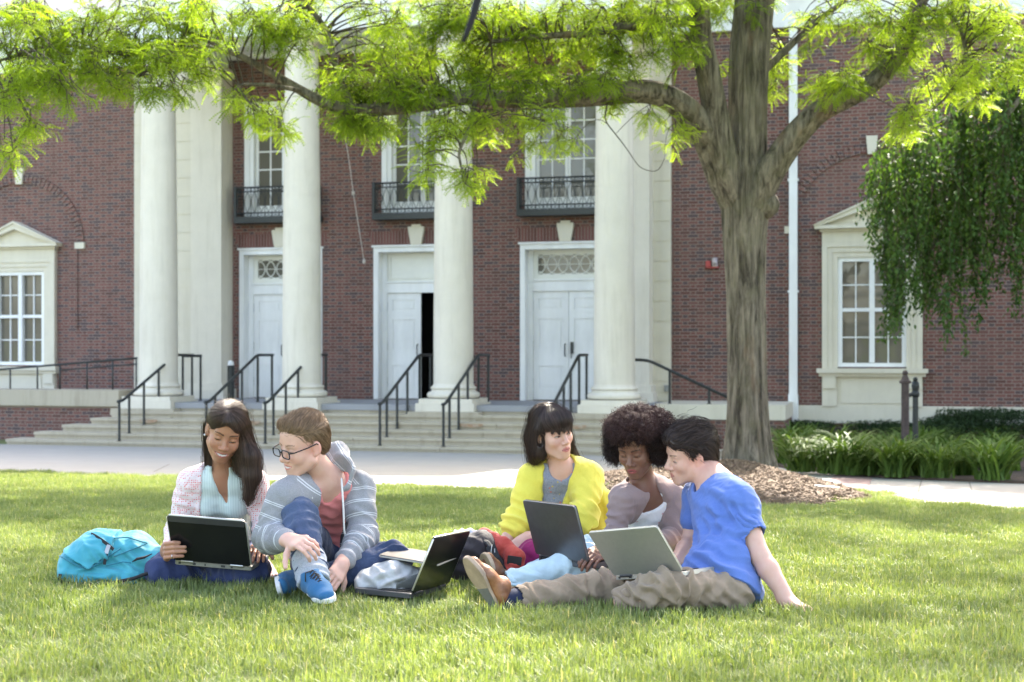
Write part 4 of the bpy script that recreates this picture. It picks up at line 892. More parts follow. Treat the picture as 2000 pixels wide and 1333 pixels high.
def ybot(x): return np.interp(x, [1690, 1705, 1725, 1760, 1780, 1800, 1815, 1840, 1870, 1885, 1905, 1950, 1970, 1990, 2010, 2100, 2300, 2500], [330, 420, 665, 700, 600, 620, 690, 680, 730, 720, 640, 560, 590, 690, 620, 660, 680, 540])
def ytop(x): return np.interp(x, [1690, 1730, 1800, 1850, 1900, 1950, 2000, 2100, 2300, 2500], [288, 262, 222, 165, 135, 105, 70, 55, 80, 200])
if 'leaves' not in SKIP:
    for k in range(1050):
        x = 1690 + (RT.uniform(0, 1) ** .8) * 560 if k < 830 else RT.uniform(2250, 2480)
        d = 20 + RT.normal(0, .55); yt = ytop(x) + RT.uniform(0, 1) ** 1.4 * max(0, ybot(x) - ytop(x)) * .62; yb = yt + RT.uniform(90, 260); yb = min(yb, ybot(x) - abs(RT.normal(0, 22)))
        if yb < yt + 18: continue
        a = P(x + RT.normal(0, 4), yt, d); b_ = P(x + RT.normal(0, 16), yb, d + RT.normal(0, .2)); n = 7
        pts = [a + (b_ - a) * t + np.array([.05 * math.sin(t * 5 + k), 0, .12 * math.sin(math.pi * t) * 0]) for t in np.linspace(0, 1, n)]
        tw.tube(pts, list(np.linspace(.006, .0015, n)), 4, False)
        ln = np.linalg.norm(b_ - a); nl = int(ln / .021); tone = np.clip(RT.normal(.42, .2), 0, 1)
        for i in range(nl):
            t = RT.uniform(0, 1); q = t * (n - 1); j = int(min(q, n - 2)); p = pts[j] + (pts[j + 1] - pts[j]) * (q - j); az = RT.uniform(0, 6.28)
            wl.add(p + RT.normal(0, .035, 3) , np.array([math.cos(az) * .8, math.sin(az) * .8, RT.uniform(-1.1, -.2)]), np.array([math.cos(az) * .6, math.sin(az) * .6, 1.]) + RT.normal(0, .3, 3), RT.uniform(.75, 1.25), np.clip(tone + RT.normal(0, .2), 0, 1))
    wl.build('crown', WLEAF, W, simple); tw.build('twigs', TWIG, W, True, world=True)
# dark twig end hanging near the lens at the top of the view
tp = [P(985, -260, 2.6), P(965, -120, 2.6), P(938, -20, 2.6), P(922, 40, 2.6), P(905, 82, 2.6)]
m = MB(); q, r = resample(tp, [.009, .009, .008, .007, .004], 20); m.tube(list(q - tp[-1]), list(r), 8); m.tube([q[12] - tp[-1], q[12] - tp[-1] + np.array([.012, .01, .012])], .004, 5)
x = m.build('twig', mat('twig_dark', (.012, .011, .014), .9), None, True); x.location = list(tp[-1]); tag(x, 'out of focus dark twig hanging down at the top edge near the lens', 'twig')
# ------------------------------------------------------------------ smooth solid modelling for bodies and cloth
def nrm(v): v = np.asarray(v, float); return v / (np.linalg.norm(v) + 1e-12)
class Prim:
    """kind: cone (a,b,ra,rb, optional widening along w by f) | ell (c,r,R) | box (c,half,R,round)"""
    def __init__(s, kind, k=.012, op='u', **q): s.kind = kind; s.k = k; s.op = op; s.q = q
    def bounds(s):
        q = s.q
        if s.kind == 'cone':
            R = max(q['ra'], q['rb']) * max(1, q.get('f', 1)); P_ = np.array([q['a'], q['b']]); return P_.min(0) - R, P_.max(0) + R
        R = np.linalg.norm(q['r']) if s.kind == 'box' else max(q['r']); return np.array(q['c']) - R - q.get('rd', 0), np.array(q['c']) + R + q.get('rd', 0)
    def d(s, X, Y, Z):
        q = s.q
        if s.kind == 'cone':
            a, b = np.asarray(q['a'], np.float32), np.asarray(q['b'], np.float32); ba = b - a; L2 = float(ba @ ba) + 1e-9
            px, py, pz = X - a[0], Y - a[1], Z - a[2]; t = np.clip((px * ba[0] + py * ba[1] + pz * ba[2]) / L2, 0, 1)
            px = px - t * ba[0]; py = py - t * ba[1]; pz = pz - t * ba[2]; f = q.get('f', 1)
            if f != 1:
                w = q['w']; c = (px * w[0] + py * w[1] + pz * w[2]) * (1 / f - 1); px = px + c * w[0]; py = py + c * w[1]; pz = pz + c * w[2]
            return np.sqrt(px * px + py * py + pz * pz) - (q['ra'] + t * (q['rb'] - q['ra']))
        c = q['c']; R = q.get('R'); px, py, pz = X - c[0], Y - c[1], Z - c[2]
        if R is not None: px, py, pz = (px * R[0][0] + py * R[1][0] + pz * R[2][0], px * R[0][1] + py * R[1][1] + pz * R[2][1], px * R[0][2] + py * R[1][2] + pz * R[2][2])
        r = q['r']
        if s.kind == 'ell':
            k0 = np.sqrt((px / r[0]) ** 2 + (py / r[1]) ** 2 + (pz / r[2]) ** 2); k1 = np.sqrt((px / r[0] ** 2) ** 2 + (py / r[1] ** 2) ** 2 + (pz / r[2] ** 2) ** 2) + 1e-6
            return k0 * (k0 - 1) / k1
        rd = q.get('rd', .005); dx, dy, dz = np.abs(px) - (r[0] - rd), np.abs(py) - (r[1] - rd), np.abs(pz) - (r[2] - rd)
        return np.sqrt(np.maximum(dx, 0) ** 2 + np.maximum(dy, 0) ** 2 + np.maximum(dz, 0) ** 2) + np.minimum(np.maximum(dx, np.maximum(dy, dz)), 0) - rd
    def grow(s, g):
        q = dict(s.q)
        if s.kind == 'cone': q['ra'] += g; q['rb'] += g
        else: q['r'] = tuple(np.array(q['r']) + g)
        return Prim(s.kind, s.k, s.op, **q)
def cone(a, b, ra, rb=None, k=.012, op='u', w=None, f=1):
    q = dict(a=np.asarray(a, float), b=np.asarray(b, float), ra=ra, rb=ra if rb is None else rb)
    if w is not None: q['w'] = nrm(w); q['f'] = f
    return Prim('cone', k, op, **q)
def ell(c, r, R=None, k=.012, op='u'): return Prim('ell', k, op, c=np.asarray(c, float), r=tuple(r), R=R)
def rbox(c, r, R=None, k=.006, op='u', rd=.005): return Prim('box', k, op, c=np.asarray(c, float), r=tuple(r), R=R, rd=rd)
def slot(J, e, f0=.0, keep=False): return Prim('slot', .01, 'cut', keep=keep, NB=J['NB'], PV=J['PV'], sd=J['sh'], fw=J['fwd'], e=e, f0=f0)
def half(p, n, k=.004): return Prim('half', k, 'cut', p=np.asarray(p, float), n=nrm(n))
class Field:
    def __init__(s, prims, h, pad=.03):
        bb = [p.bounds() for p in prims if p.op == 'u']; lo = np.min([b[0] for b in bb], 0) - pad; hi = np.max([b[1] for b in bb], 0) + pad
        s.h = h; s.lo = lo; s.n = np.ceil((hi - lo) / h).astype(int) + 1; s.F = np.full(s.n, .05, np.float32)
        s.ax = [(lo[i] + h * np.arange(s.n[i])).astype(np.float32) for i in range(3)]
        for p in prims: s.apply(p)
    def sl(s, lo, hi):
        i0 = np.maximum(np.floor((lo - s.lo) / s.h).astype(int), 0); i1 = np.minimum(np.ceil((hi - s.lo) / s.h).astype(int) + 1, s.n)
        return tuple(slice(a, max(a, b)) for a, b in zip(i0, i1))
    def apply(s, p):
        if p.kind == 'half':
            X, Y, Z = s.ax[0][:, None, None], s.ax[1][None, :, None], s.ax[2][None, None, :]; n, c = p.q['n'], p.q['p']
            d = (X - c[0]) * n[0] + (Y - c[1]) * n[1] + (Z - c[2]) * n[2]; s.F = np.maximum(s.F, d.astype(np.float32)); return
        if p.kind == 'slot':      # the open front of a garment, cut before the sleeves are added
            q = p.q; X, Y, Z = s.ax[0][:, None, None], s.ax[1][None, :, None], s.ax[2][None, None, :]; NB, ln = q['NB'], q['PV'] - q['NB']; L_ = np.linalg.norm(ln); u = ln / L_; sd = q['sd']; fw_ = nrm(q['fw'] - u * (q['fw'] @ u)); rx, ry, rz = X - NB[0], Y - NB[1], Z - NB[2]
            h = rx * u[0] + ry * u[1] + rz * u[2]; lat = rx * sd[0] + ry * sd[1] + rz * sd[2]; fr = rx * fw_[0] + ry * fw_[1] + rz * fw_[2]; a = np.array(q['e']); c = np.interp(h, a[:, 0], a[:, 1]); w = np.interp(h, a[:, 0], a[:, 2])
            d = np.minimum(w - np.abs(lat - c), fr - q.get('f0', .0)).astype(np.float32); d = np.maximum(d, -fr - .02) if not q.get('keep') else np.maximum(np.abs(lat - c) - w, -fr).astype(np.float32); d = d if q.get('keep') else np.minimum(w - np.abs(lat - c), fr - q.get('f0', .0)).astype(np.float32); f = s.F; k = .012; hh = np.maximum(k - np.abs(f - d), 0) / k; s.F = np.maximum(f, d) + hh * hh * k * .25; return
        lo, hi = p.bounds(); m = max(.045, p.k * 1.5); sl = s.sl(lo - m, hi + m)
        X, Y, Z = s.ax[0][sl[0]][:, None, None], s.ax[1][sl[1]][None, :, None], s.ax[2][sl[2]][None, None, :]
        d = p.d(X, Y, Z).astype(np.float32); f = s.F[sl]; k = p.k
        if p.op == 'u': hh = np.maximum(k - np.abs(f - d), 0) / k; s.F[sl] = np.minimum(f, d) - hh * hh * k * .25
        elif p.op == 's': d = -d; hh = np.maximum(k - np.abs(f - d), 0) / k; s.F[sl] = np.maximum(f, d) + hh * hh * k * .25
    def sample(s, p):
        q = (p - s.lo) / s.h; q = np.clip(q, 0, s.n - 1.001); i = np.floor(q).astype(int); t = (q - i).astype(np.float32); F = s.F; r = 0
        for dx in (0, 1):
            for dy in (0, 1):
                for dz in (0, 1):
                    w = (t[:, 0] if dx else 1 - t[:, 0]) * (t[:, 1] if dy else 1 - t[:, 1]) * (t[:, 2] if dz else 1 - t[:, 2]); r = r + w * F[i[:, 0] + dx, i[:, 1] + dy, i[:, 2] + dz]
        return r
    def grad(s, p):
        e = s.h; g = np.stack([s.sample(p + d) - s.sample(p - d) for d in np.eye(3) * e], 1); return g / (np.linalg.norm(g, axis=1)[:, None] + 1e-9)
    def mesh(s, smooth=2):
        F = s.F; n = s.n; B = (F < 0)
        c = B[:-1, :-1, :-1].astype(np.int8)
        for dx, dy, dz in ((1,0,0),(0,1,0),(0,0,1),(1,1,0),(1,0,1),(0,1,1),(1,1,1)):
            c = c + B[dx:n[0]-1+dx, dy:n[1]-1+dy, dz:n[2]-1+dz]
        act = np.nonzero((c > 0) & (c < 8)); ids = np.full(c.shape, -1, np.int32); m = len(act[0]); ids[act] = np.arange(m)
        A = np.stack(act, 1); V = np.zeros((m, 3)); W = np.zeros(m)
        cs = [(0,0,0),(1,0,0),(0,1,0),(1,1,0),(0,0,1),(1,0,1),(0,1,1),(1,1,1)]
        for a, b in ((0,1),(2,3),(4,5),(6,7),(0,2),(1,3),(4,6),(5,7),(0,4),(1,5),(2,6),(3,7)):
            ca, cb = np.array(cs[a]), np.array(cs[b]); fa = F[tuple((A + ca).T)]; fb = F[tuple((A + cb).T)]; x = (fa < 0) != (fb < 0)
            t = np.where(x, fa / np.where(x, fa - fb, 1), 0)[:, None]; V += np.where(x[:, None], ca + (cb - ca) * t, 0); W += x
        V = s.lo + (A + V / W[:, None]) * s.h; Q = []
        for ax in range(3):
            o1, o2 = [(1, 2), (2, 0), (0, 1)][ax]; sa = [slice(1, None)] * 3; sb = [slice(1, None)] * 3; sa[ax] = slice(0, n[ax] - 1); sb[ax] = slice(1, n[ax])
            fa, fb = B[tuple(sa)], B[tuple(sb)]; e = np.nonzero(fa != fb); E = np.stack(e, 1)
            if not len(E): continue
            for k in range(3):
                if k != ax: E[:, k] += 1
            u, v = np.zeros(3, int), np.zeros(3, int); u[o1] = 1; v[o2] = 1
            ok = np.all(E < np.array(c.shape), axis=1); fl = fa[e][ok]; E = E[ok]
            q = np.stack([ids[tuple((E - u - v).T)], ids[tuple((E - v).T)], ids[tuple(E.T)], ids[tuple((E - u).T)]], 1)
            q = np.where(fl[:, None], q, q[:, ::-1]); Q.append(q[(q >= 0).all(1)])
        Q = np.concatenate(Q)
        for _ in range(smooth): V = relax(V, Q, .5)
        return V, Q
def relax(V, Q, a):
    S = np.zeros_like(V); C = np.zeros(len(V))
    for i in range(4):
        for j in ((i + 1) % 4, (i + 3) % 4):
            for k in range(3): S[:, k] += np.bincount(Q[:, i], V[Q[:, j], k], len(V))
            C += np.bincount(Q[:, i], minlength=len(V))
    return V + a * (S / np.maximum(C, 1)[:, None] - V)
def vnormals(V, Q):
    n = np.cross(V[Q[:, 2]] - V[Q[:, 0]], V[Q[:, 3]] - V[Q[:, 1]]); S = np.zeros_like(V)
    for i in range(4):
        for k in range(3): S[:, k] += np.bincount(Q[:, i], n[:, k], len(V))
    return S / (np.linalg.norm(S, axis=1)[:, None] + 1e-12)
def wav(V, seed, wl, warp=.6, stretch=None):
    """smooth folded noise about -1..1"""
    r = np.random.default_rng(seed); p = V / wl
    if stretch is not None:
        d, f = stretch; d = nrm(d); p = p - np.outer(p @ d, d) * (1 - 1 / f)
    o = 0
    q = p.copy()
    for i in range(3): k = r.normal(0, 1, 3); k /= np.linalg.norm(k); q = q + warp * np.outer(np.sin(p @ k * 3.1 + r.uniform(0, 6)), r.normal(0, .5, 3))
    for i in range(5): k = r.normal(0, 1, 3); k *= r.uniform(.7, 1.5) / np.linalg.norm(k); o = o + np.sin(2 * np.pi * (q @ k) + r.uniform(0, 6)) / 2.4
    return np.tanh(o)
def near_bones(V, bones):
    """bones: (a, b, offset): returns nearest bone, distance, running length and t along it"""
    D = []; T = []
    for a, b, *_ in bones:
        a, b = np.asarray(a), np.asarray(b); ba = b - a; t = np.clip(((V - a) @ ba) / (ba @ ba), 0, 1); D.append(np.linalg.norm(V - a - t[:, None] * ba, axis=1)); T.append(t)
    D, T = np.array(D), np.array(T); i = D.argmin(0); j = np.arange(len(V))
    ln = np.array([np.linalg.norm(np.asarray(b[1]) - np.asarray(b[0])) for b in bones]); off = np.array([b[2] if len(b) > 2 else 0 for b in bones])
    return i, D[i, j], off[i] + T[i, j] * ln[i], T[i, j]
def wrinkle(V, Q, folds, base=.0015, seed=0, wl=.06):
    """folds: (point, radius, amplitude, wavelength, axis) – creases running across the axis round a joint"""
    N_ = vnormals(V, Q); d = base * 1.0 * wav(V, seed, wl * 1.6, .4) + base * .3 * wav(V, seed + 5, wl * .5, .6)
    for k, (c, R, amp, wlen, ax) in enumerate(folds):
        r = V - np.asarray(c); w = np.exp(-(r ** 2).sum(1) / R ** 2); ax = nrm(ax)
        ph = (r @ ax) / wlen * 2 * np.pi + 1.7 * wav(V, seed + 31 + k, .17, .3) + .35 * wav(V, seed + 77 + k, .08, .3); d += 1.5 * amp * w * (1 - 2.2 * np.abs(np.sin(ph / 2)) ** 1.5) * (.6 + .4 * wav(V, seed + 50 + k, .14, .3))
    return V + N_ * d[:, None]
def sdf_obj(name, prims, h, mt, parent=None, folds=(), base=0., seed=0, wl=.06, smooth=2, attr=None, keep=False, vfn=None):
    f = Field(prims, h); V, Q = f.mesh(smooth)
    if folds or base: V = wrinkle(V, Q, folds, base, seed, wl)
    if vfn: V = vfn(V, Q)
    at = attr(V, Q) if attr else None
    o = link_mesh(name, V - (np.array(parent.location) if parent is not None else 0), Q, mt, parent, True, attrs=at)
    return (o, f) if keep else o
# ------------------------------------------------------------------ people
def Rot(yaw, pitch, roll):
    """columns: side (person's left), forward, up. yaw 0 faces the lens, + turns to the picture's right; pitch + looks down; roll + leans the crown to picture right"""
    f = np.array([math.sin(yaw) * math.cos(pitch), -math.cos(yaw) * math.cos(pitch), -math.sin(pitch)])
    s = np.array([math.cos(yaw), math.sin(yaw), 0]); u = np.cross(f, s)
    s2 = s * math.cos(roll) - u * math.sin(roll); u2 = u * math.cos(roll) + s * math.sin(roll)
    return np.stack([s2, f, u2], 1)
D2R = math.pi / 180
class Head:
    def __init__(s, c, yaw, pitch, roll, size=1.0, female=True): s.c = np.asarray(c, float); s.R = Rot(yaw * D2R, pitch * D2R, roll * D2R); s.z = size; s.fem = female
    def W(s, p): return s.c + s.R @ (np.asarray(p, float) * s.z)
    def loc(s, V): return ((V - s.c) @ s.R) / s.z
    def e(s, c, r, k=.012, op='u', tilt=None):
        R = s.R if tilt is None else s.R @ np.array(Matrix.Rotation(tilt[1], 3, tilt[0])); return ell(s.W(c), np.array(r) * s.z, R, k, op)
    def c_(s, a, b, ra, rb=None, k=.008, op='u', w=None, f=1): return cone(s.W(a), s.W(b), ra * s.z, (ra if rb is None else rb) * s.z, k, op, None if w is None else s.R @ np.array(w, float), f)
    def prims(s, smile=0., lids=.7, lipw=1.0, nose=1.0, jaw=1.0):
        e, c = s.e, s.c_; P_ = []
        P_ += [e((0, -.018, .038), (.0735, .093, .082), .02), e((0, .022, -.006), (.062, .066, .082), .03), e((0, .032, -.052), (.050 * jaw, .048, .058), .03)]
        P_ += [c((sx * .052 * jaw, .004, -.058), (sx * .014, .066, -.100), .019, .016, .025) for sx in (-1, 1)]
        P_ += [e((0, .074, -.100), (.020 * jaw, .014, .015), .02)]
        P_ += [e((sx * .036, .060, -.026), (.024, .022, .022), .025) for sx in (-1, 1)]                      # cheeks
        if smile: P_ += [e((sx * .034, .068, -.040), (.016, .014, .014), .02) for sx in (-1, 1)]
        P_ += [c((-.036, .074, .024), (.036, .074, .024), .0125, None, .018), e((0, .052, .060), (.050, .036, .040), .03)]   # brow, forehead
        P_ += [e((sx * .031, .092, .002), (.0165, .011, .0115), .014, 's') for sx in (-1, 1)]               # sockets
        P_ += [e((sx * .031, .0745, .003), (.0150, .0140, .0120), .006) for sx in (-1, 1)]                  # lids
        P_ += [c((0, .083, .012), (0, .1065, -.028), .0072, .0092 * nose, .014), e((0, .1075, -.032), (.0105 * nose, .0095, .0085), .008)]
        P_ += [e((sx * .0125 * nose, .098, -.0365), (.0075, .0085, .0062), .007) for sx in (-1, 1)]
        P_ += [e((sx * .0065, .103, -.0415), (.0035, .0045, .003), .003, 's') for sx in (-1, 1)]
        mw = .023 * lipw * (1 + .28 * smile); up = .006 * smile
        P_ += [e((0, .080, -.068), (.030, .018, .020), .02)]
        for sx in (-1, 1):
            P_ += [c((0, .0925, -.0592), (sx * mw, .0785, -.0655 + up), .0044 + .001 * smile, .0026, .007), c((0, .0912, -.0732 - .003 * smile), (sx * mw * .95, .0785, -.0675 + up), .0052 + .001 * smile, .0026, .007)]
        P_ += [c((-mw * .9, .086, -.0665 + up * .7), (0, .0985, -.0665), .0013 + .0018 * smile, None, .003, 's'), c((mw * .9, .086, -.0665 + up * .7), (0, .0985, -.0665), .0013 + .0018 * smile, None, .003, 's')]
        for sx in (-1, 1):
            R = s.R @ np.array(Matrix.Rotation(sx * .35, 3, 'Z'))
            P_ += [ell(s.W((sx * .077, -.014, -.006)), np.array((.0085, .0185, .0315)) * s.z, R, .008), ell(s.W((sx * .086, -.008, -.001)), np.array((.005, .010, .019)) * s.z, R, .006, 's'), e((sx * .073, -.004, -.030), (.008, .009, .009), .008)]
        return P_
    def paint(s, V, skin, lip, brow, lids=.75, smile=0., lash=(.02, .012, .01), browy=.0, blush=(.45, .14, .10), teeth=True):
        """face colours: lips, brows, lash line, eye whites between the lids, plus painted crease shade"""
        q = s.loc(V); n = len(V); C = np.tile(np.array(skin, np.float32), (n, 1))
        def mix(w, c): nonlocal C; w = np.clip(w, 0, 1)[:, None]; C = C * (1 - w) + np.array(c, np.float32) * w
        def g(d, w): return np.clip(1.5 - np.abs(d) / w * 1.5, 0, 1)
        face = q[:, 1] > .035; mw = .023 * (1 + .28 * smile)
        mix(.30 * np.exp(-(((np.abs(q[:, 0]) - .038) / .02) ** 2 + ((q[:, 2] + .034) / .018) ** 2)) * face, blush); mix(.22 * np.exp(-((q[:, 0] / .012) ** 2 + ((q[:, 2] + .034) / .012) ** 2)) * face, blush)
        xx = np.clip(np.abs(q[:, 0]) / mw, 0, 1.2); zc = -.0667 + .006 * smile * xx ** 2; hh = .0105 * (1 - xx ** 2.2) + .001
        lipm = (np.abs(q[:, 2] - zc) < hh * (1.0 if True else 1)) & (xx < 1.02) & (q[:, 1] > .074); mix(lipm * .85, lip)
        mix(((np.abs(q[:, 2] - zc) < .0013) & (xx < .98) & (q[:, 1] > .07)) * .8, tuple(np.array(lip) * .3))  # shade painted as a dark line where the lips meet
        if teeth and smile > .5: mix(((np.abs(q[:, 2] - zc + .0002) < .0036 * (1 - xx ** 2)) & (xx < .80) & (q[:, 1] > .07)) * 1., (.62, .60, .56))
        ax = np.abs(q[:, 0]); bz = .0235 + browy - .000 + .006 * np.sin(np.clip((ax - .012) / .04, 0, 1) * 2.4)
        mix(((np.abs(q[:, 2] - bz) < .0042 - .0022 * np.clip((ax - .014) / .038, 0, 1)) & (ax > .012) & (ax < .051) & face) * .8, brow)
        ex = (ax - .031) / .0145; inside_ = np.clip(1 - ex ** 2, 0, 1); zo = -.0045 + .0015 * ex; op = (1 - lids) * .0125 * inside_ ** .6; zt = zo + op
        eye = (q[:, 1] > .066) & (np.abs(ex) < 1)
        mix((eye & (q[:, 2] < zt) & (q[:, 2] > zo)) * 1., (.55, .53, .5)); mix((eye & (q[:, 2] < zt) & (q[:, 2] > zo) & (np.abs(ex + s.gaze * np.sign(q[:, 0])) < .42)) * 1., (.035, .02, .012))
        mix((eye & (np.abs(q[:, 2] - zt) < .0017)) * .85, lash); mix((eye & (np.abs(q[:, 2] - zo) < .0009)) * .5, lash); mix((eye & (q[:, 2] > zt + .0055) & (q[:, 2] < zt + .0072)) * .35, tuple(np.array(skin) * .45))  # lashes, then painted shade in the fold above the lid
        return C
    gaze = 0.
def skin_mat(name, sss=.12, rough=.48):
    m = bpy.data.materials.new(name); nt, b = nodes_of(m); at = N(nt, 'ShaderNodeAttribute', attribute_name='col')
    n1 = RAMP(nt, NOISE(nt, 28., 4, .6), .3, .7); L(nt, MIXC(nt, MA(nt, 'MULTIPLY', n1, .3), at.outputs['Color'], MIXC(nt, 1., at.outputs['Color'], (.9, .62, .55), 'MULTIPLY')), b.inputs['Base Color'])
    b.inputs['Subsurface Weight'].default_value = sss; b.inputs['Subsurface Radius'].default_value = (.010, .0035, .002); b.inputs['Subsurface Scale'].default_value = 1.
    b.inputs['Roughness'].default_value = rough; b.inputs['Specular IOR Level'].default_value = .4
    L(nt, BUMP(nt, NOISE(nt, 420., 3), .12, .001), b.inputs['Normal']); return m
SKINM = skin_mat('skin')
def cloth_mat(name, colfn, rough=.85, weave=900., wb=.25, sheen=.15):
    m = bpy.data.materials.new(name); nt, b = nodes_of(m); c = colfn(nt)
    if isinstance(c, tuple):
        f = RAMP(nt, NOISE(nt, 14., 4, .6), .3, .7); c = MIXC(nt, f, tuple(x * .86 for x in c), tuple(min(1, x * 1.06) for x in c))
    g = NOISE(nt, weave, 2, .5); c = MIXC(nt, MA(nt, 'MULTIPLY', RAMP(nt, g, .35, .65), .16), c, MIXC(nt, 1., c, (.55, .55, .55), 'MULTIPLY'))
    L(nt, c, b.inputs['Base Color']); b.inputs['Roughness'].default_value = rough; b.inputs['Specular IOR Level'].default_value = .2; b.inputs['Sheen Weight'].default_value = sheen
    L(nt, BUMP(nt, g, wb, .0015), b.inputs['Normal']); return m
def hand(wrist, palm_dir, normal, side, curl=(.5, .5, .5, .5), thumb=(.5, .3), sc=1., spread=.09, kcurl=None):
    """palm_dir: wrist to knuckles; normal: out of the back of the hand; side: +1 thumb towards cross(palm_dir, normal)"""
    d = nrm(palm_dir); n = nrm(np.asarray(normal, float) - d * (np.asarray(normal, float) @ d)); t = np.cross(d, n) * side; P_ = []; w = np.asarray(wrist, float)
    def at(a, b, c): return w + sc * (d * a + t * b + n * c)
    for b in (-.028, -.010, .009, .026): P_.append(cone(at(.012, b * .62, 0), at(.082 - abs(b + .002) * .25, b * 1.02, .002), .0125 * sc, .0108 * sc, .012))
    P_.append(cone(at(.015, .016, -.006), at(.05, .03, -.008), .015 * sc, .011 * sc, .014)); P_.append(cone(at(-.03, 0, 0), at(.015, 0, 0), .023 * sc, .021 * sc, .02, w=t, f=1.18))
    L_ = ((.043, .026, .021), (.047, .030, .022), (.043, .027, .021), (.034, .020, .018)); B = (.027, .0095, -.009, -.027)
    for i in range(4):
        p = at(.084 - abs(B[i] + .002) * .25, B[i], .001); az = spread * (B[i] / .027); c0 = curl[i] if np.isscalar(curl[i]) else curl[i][0]; ang = c0 * .85 if kcurl is None else kcurl; r = .0090 - .0006 * (i == 3) - .0004 * i * .5
        for j in range(3):
            dr = (d * math.cos(az) + t * math.sin(az)) * math.cos(ang) - n * math.sin(ang); q = p + dr * L_[i][j] * sc; P_.append(cone(p, q, (r - .0006 * j) * sc, (r - .0006 * (j + 1)) * sc, .0035)); p = q; ang += c0 * 1.0
    p = at(.022, .024, -.006); az, cu = thumb; dr = nrm(d * math.cos(az + .35) + t * math.sin(az + .35) - n * .35)
    for j, l in enumerate((.040, .031, .026)):
        q = p + dr * l * sc; P_.append(cone(p, q, (.0125 - .0014 * j) * sc, (.0115 - .0016 * j) * sc, .006)); p = q; dr = nrm(dr + d * cu * .8 - n * cu * .35 - t * cu * .4)
    return P_
def limb2(a, m_, b, r, k=.015):
    """upper / lower limb with muscle bulges: r = (top, mid-upper, joint, mid-lower, end)"""
    a, m_, b = map(lambda x: np.asarray(x, float), (a, m_, b)); u = a + (m_ - a) * .4; l = m_ + (b - m_) * .3
    return [cone(a, u, r[0], r[1], k), cone(u, m_, r[1], r[2], k), cone(m_, l, r[2], r[3], k), cone(l, b, r[3], r[4], k)]
def trim(a, b, t0=0., t1=1.): a, b = np.asarray(a, float), np.asarray(b, float); return a + (b - a) * t0, a + (b - a) * t1
# ---- hair strands combed over a scalp field
def onsurf(f, x, y, d0=5.2, d1=6.6, lift=.001):
    """the point of a modelled surface that a pixel's ray meets first"""
    ds = np.arange(d0, d1, .003); q = np.array([P(x, y, d) for d in ds]); s = f.sample(q); ok = ((q > f.lo) & (q < f.lo + f.h * (f.n - 1))).all(1) & (s < lift)
    return q[np.argmax(ok)] if ok.any() else None
def seam(f, px, r, m, base, n=4, **kw):
    pts = []
    for (a, b) in zip(px, px[1:]):
        for t in np.linspace(0, 1, n, endpoint=False): pts.append((a[0] + (b[0] - a[0]) * t, a[1] + (b[1] - a[1]) * t))
    pts.append(px[-1]); q = [onsurf(f, x, y, **kw) for x, y in pts]; q = [p - base for p in q if p is not None]
    if len(q) > 1: m.tube(q, r, 6)
    return m
def tubes(name, paths, r0, r1, mt, parent, tone=None, sides=3):
    paths = np.asarray(paths); n, S, _ = paths.shape; T_ = np.zeros_like(paths); T_[:, 1:-1] = paths[:, 2:] - paths[:, :-2]; T_[:, 0] = paths[:, 1] - paths[:, 0]; T_[:, -1] = paths[:, -1] - paths[:, -2]
    T_ /= np.linalg.norm(T_, axis=2)[..., None] + 1e-9; ref = np.array([.3, .8, .52]); A = np.cross(T_, ref); A /= np.linalg.norm(A, axis=2)[..., None] + 1e-9; Bv = np.cross(T_, A)
    rr = (np.linspace(0, 1, S) ** 2 * (r1 - r0) + r0)[None, :, None]; V = np.stack([paths + rr * (math.cos(a) * A + math.sin(a) * Bv) for a in np.arange(sides) * 2 * math.pi / sides], 2)
    idx = np.arange(n * S * sides).reshape(n, S, sides); a = idx[:, :-1]; b = idx[:, 1:]; F_ = np.stack([a, np.roll(a, -1, 2), np.roll(b, -1, 2), b], -1).reshape(-1, 4)
    tone = np.clip(.42 + .45 * wav(paths[:, S // 2], 91, .018, .5) + RNG.normal(0, .18, n), 0, 1) if tone is None else tone
    off = np.zeros(3); q = parent
    while q is not None: off += np.array(q.location); q = q.parent
    return link_mesh(name, V.reshape(-1, 3) - off, F_, mt, parent, True, attrs={'tone': np.repeat(tone, S * sides)})
def comb(f, roots, flow, steps, ds, lift=.001, jit=.002, lift1=None, rng=RNG):
    p = roots.copy(); out = []; off = rng.normal(0, jit, len(p)); lift1 = lift if lift1 is None else lift1; pr = None
    for i in range(steps):
        L_ = lift + (lift1 - lift) * i / steps
        for _ in range(2): g = f.grad(p); p = p - g * (f.sample(p) - L_ - np.abs(off))[:, None]
        out.append(p.copy()); d = flow(p, i / steps); g = f.grad(p); d = d - g * (d * g).sum(1)[:, None]; d /= np.linalg.norm(d, axis=1)[:, None] + 1e-9
        if pr is not None: d = d * .6 + pr * .4
        pr = d; p = p + d * ds
    o = np.stack(out, 1); return o[f.sample(o[:, -1]) < lift1 + 4 * jit + .004]
def off_face(H, pt): q = H.loc(pt.reshape(-1, 3)).reshape(pt.shape); return pt[~((q[..., 1] > .055) & (q[..., 2] < .048)).any(1)]
def hair_mat(name, c1, c2, rough=.42, spec=.45):
    m = bpy.data.materials.new(name); nt, b = nodes_of(m); at = N(nt, 'ShaderNodeAttribute', attribute_name='tone'); L(nt, MIXC(nt, at.outputs['Fac'], c1, c2), b.inputs['Base Color'])
    b.inputs['Roughness'].default_value = rough; b.inputs['Specular IOR Level'].default_value = spec; b.inputs['Anisotropic'].default_value = .4; return m
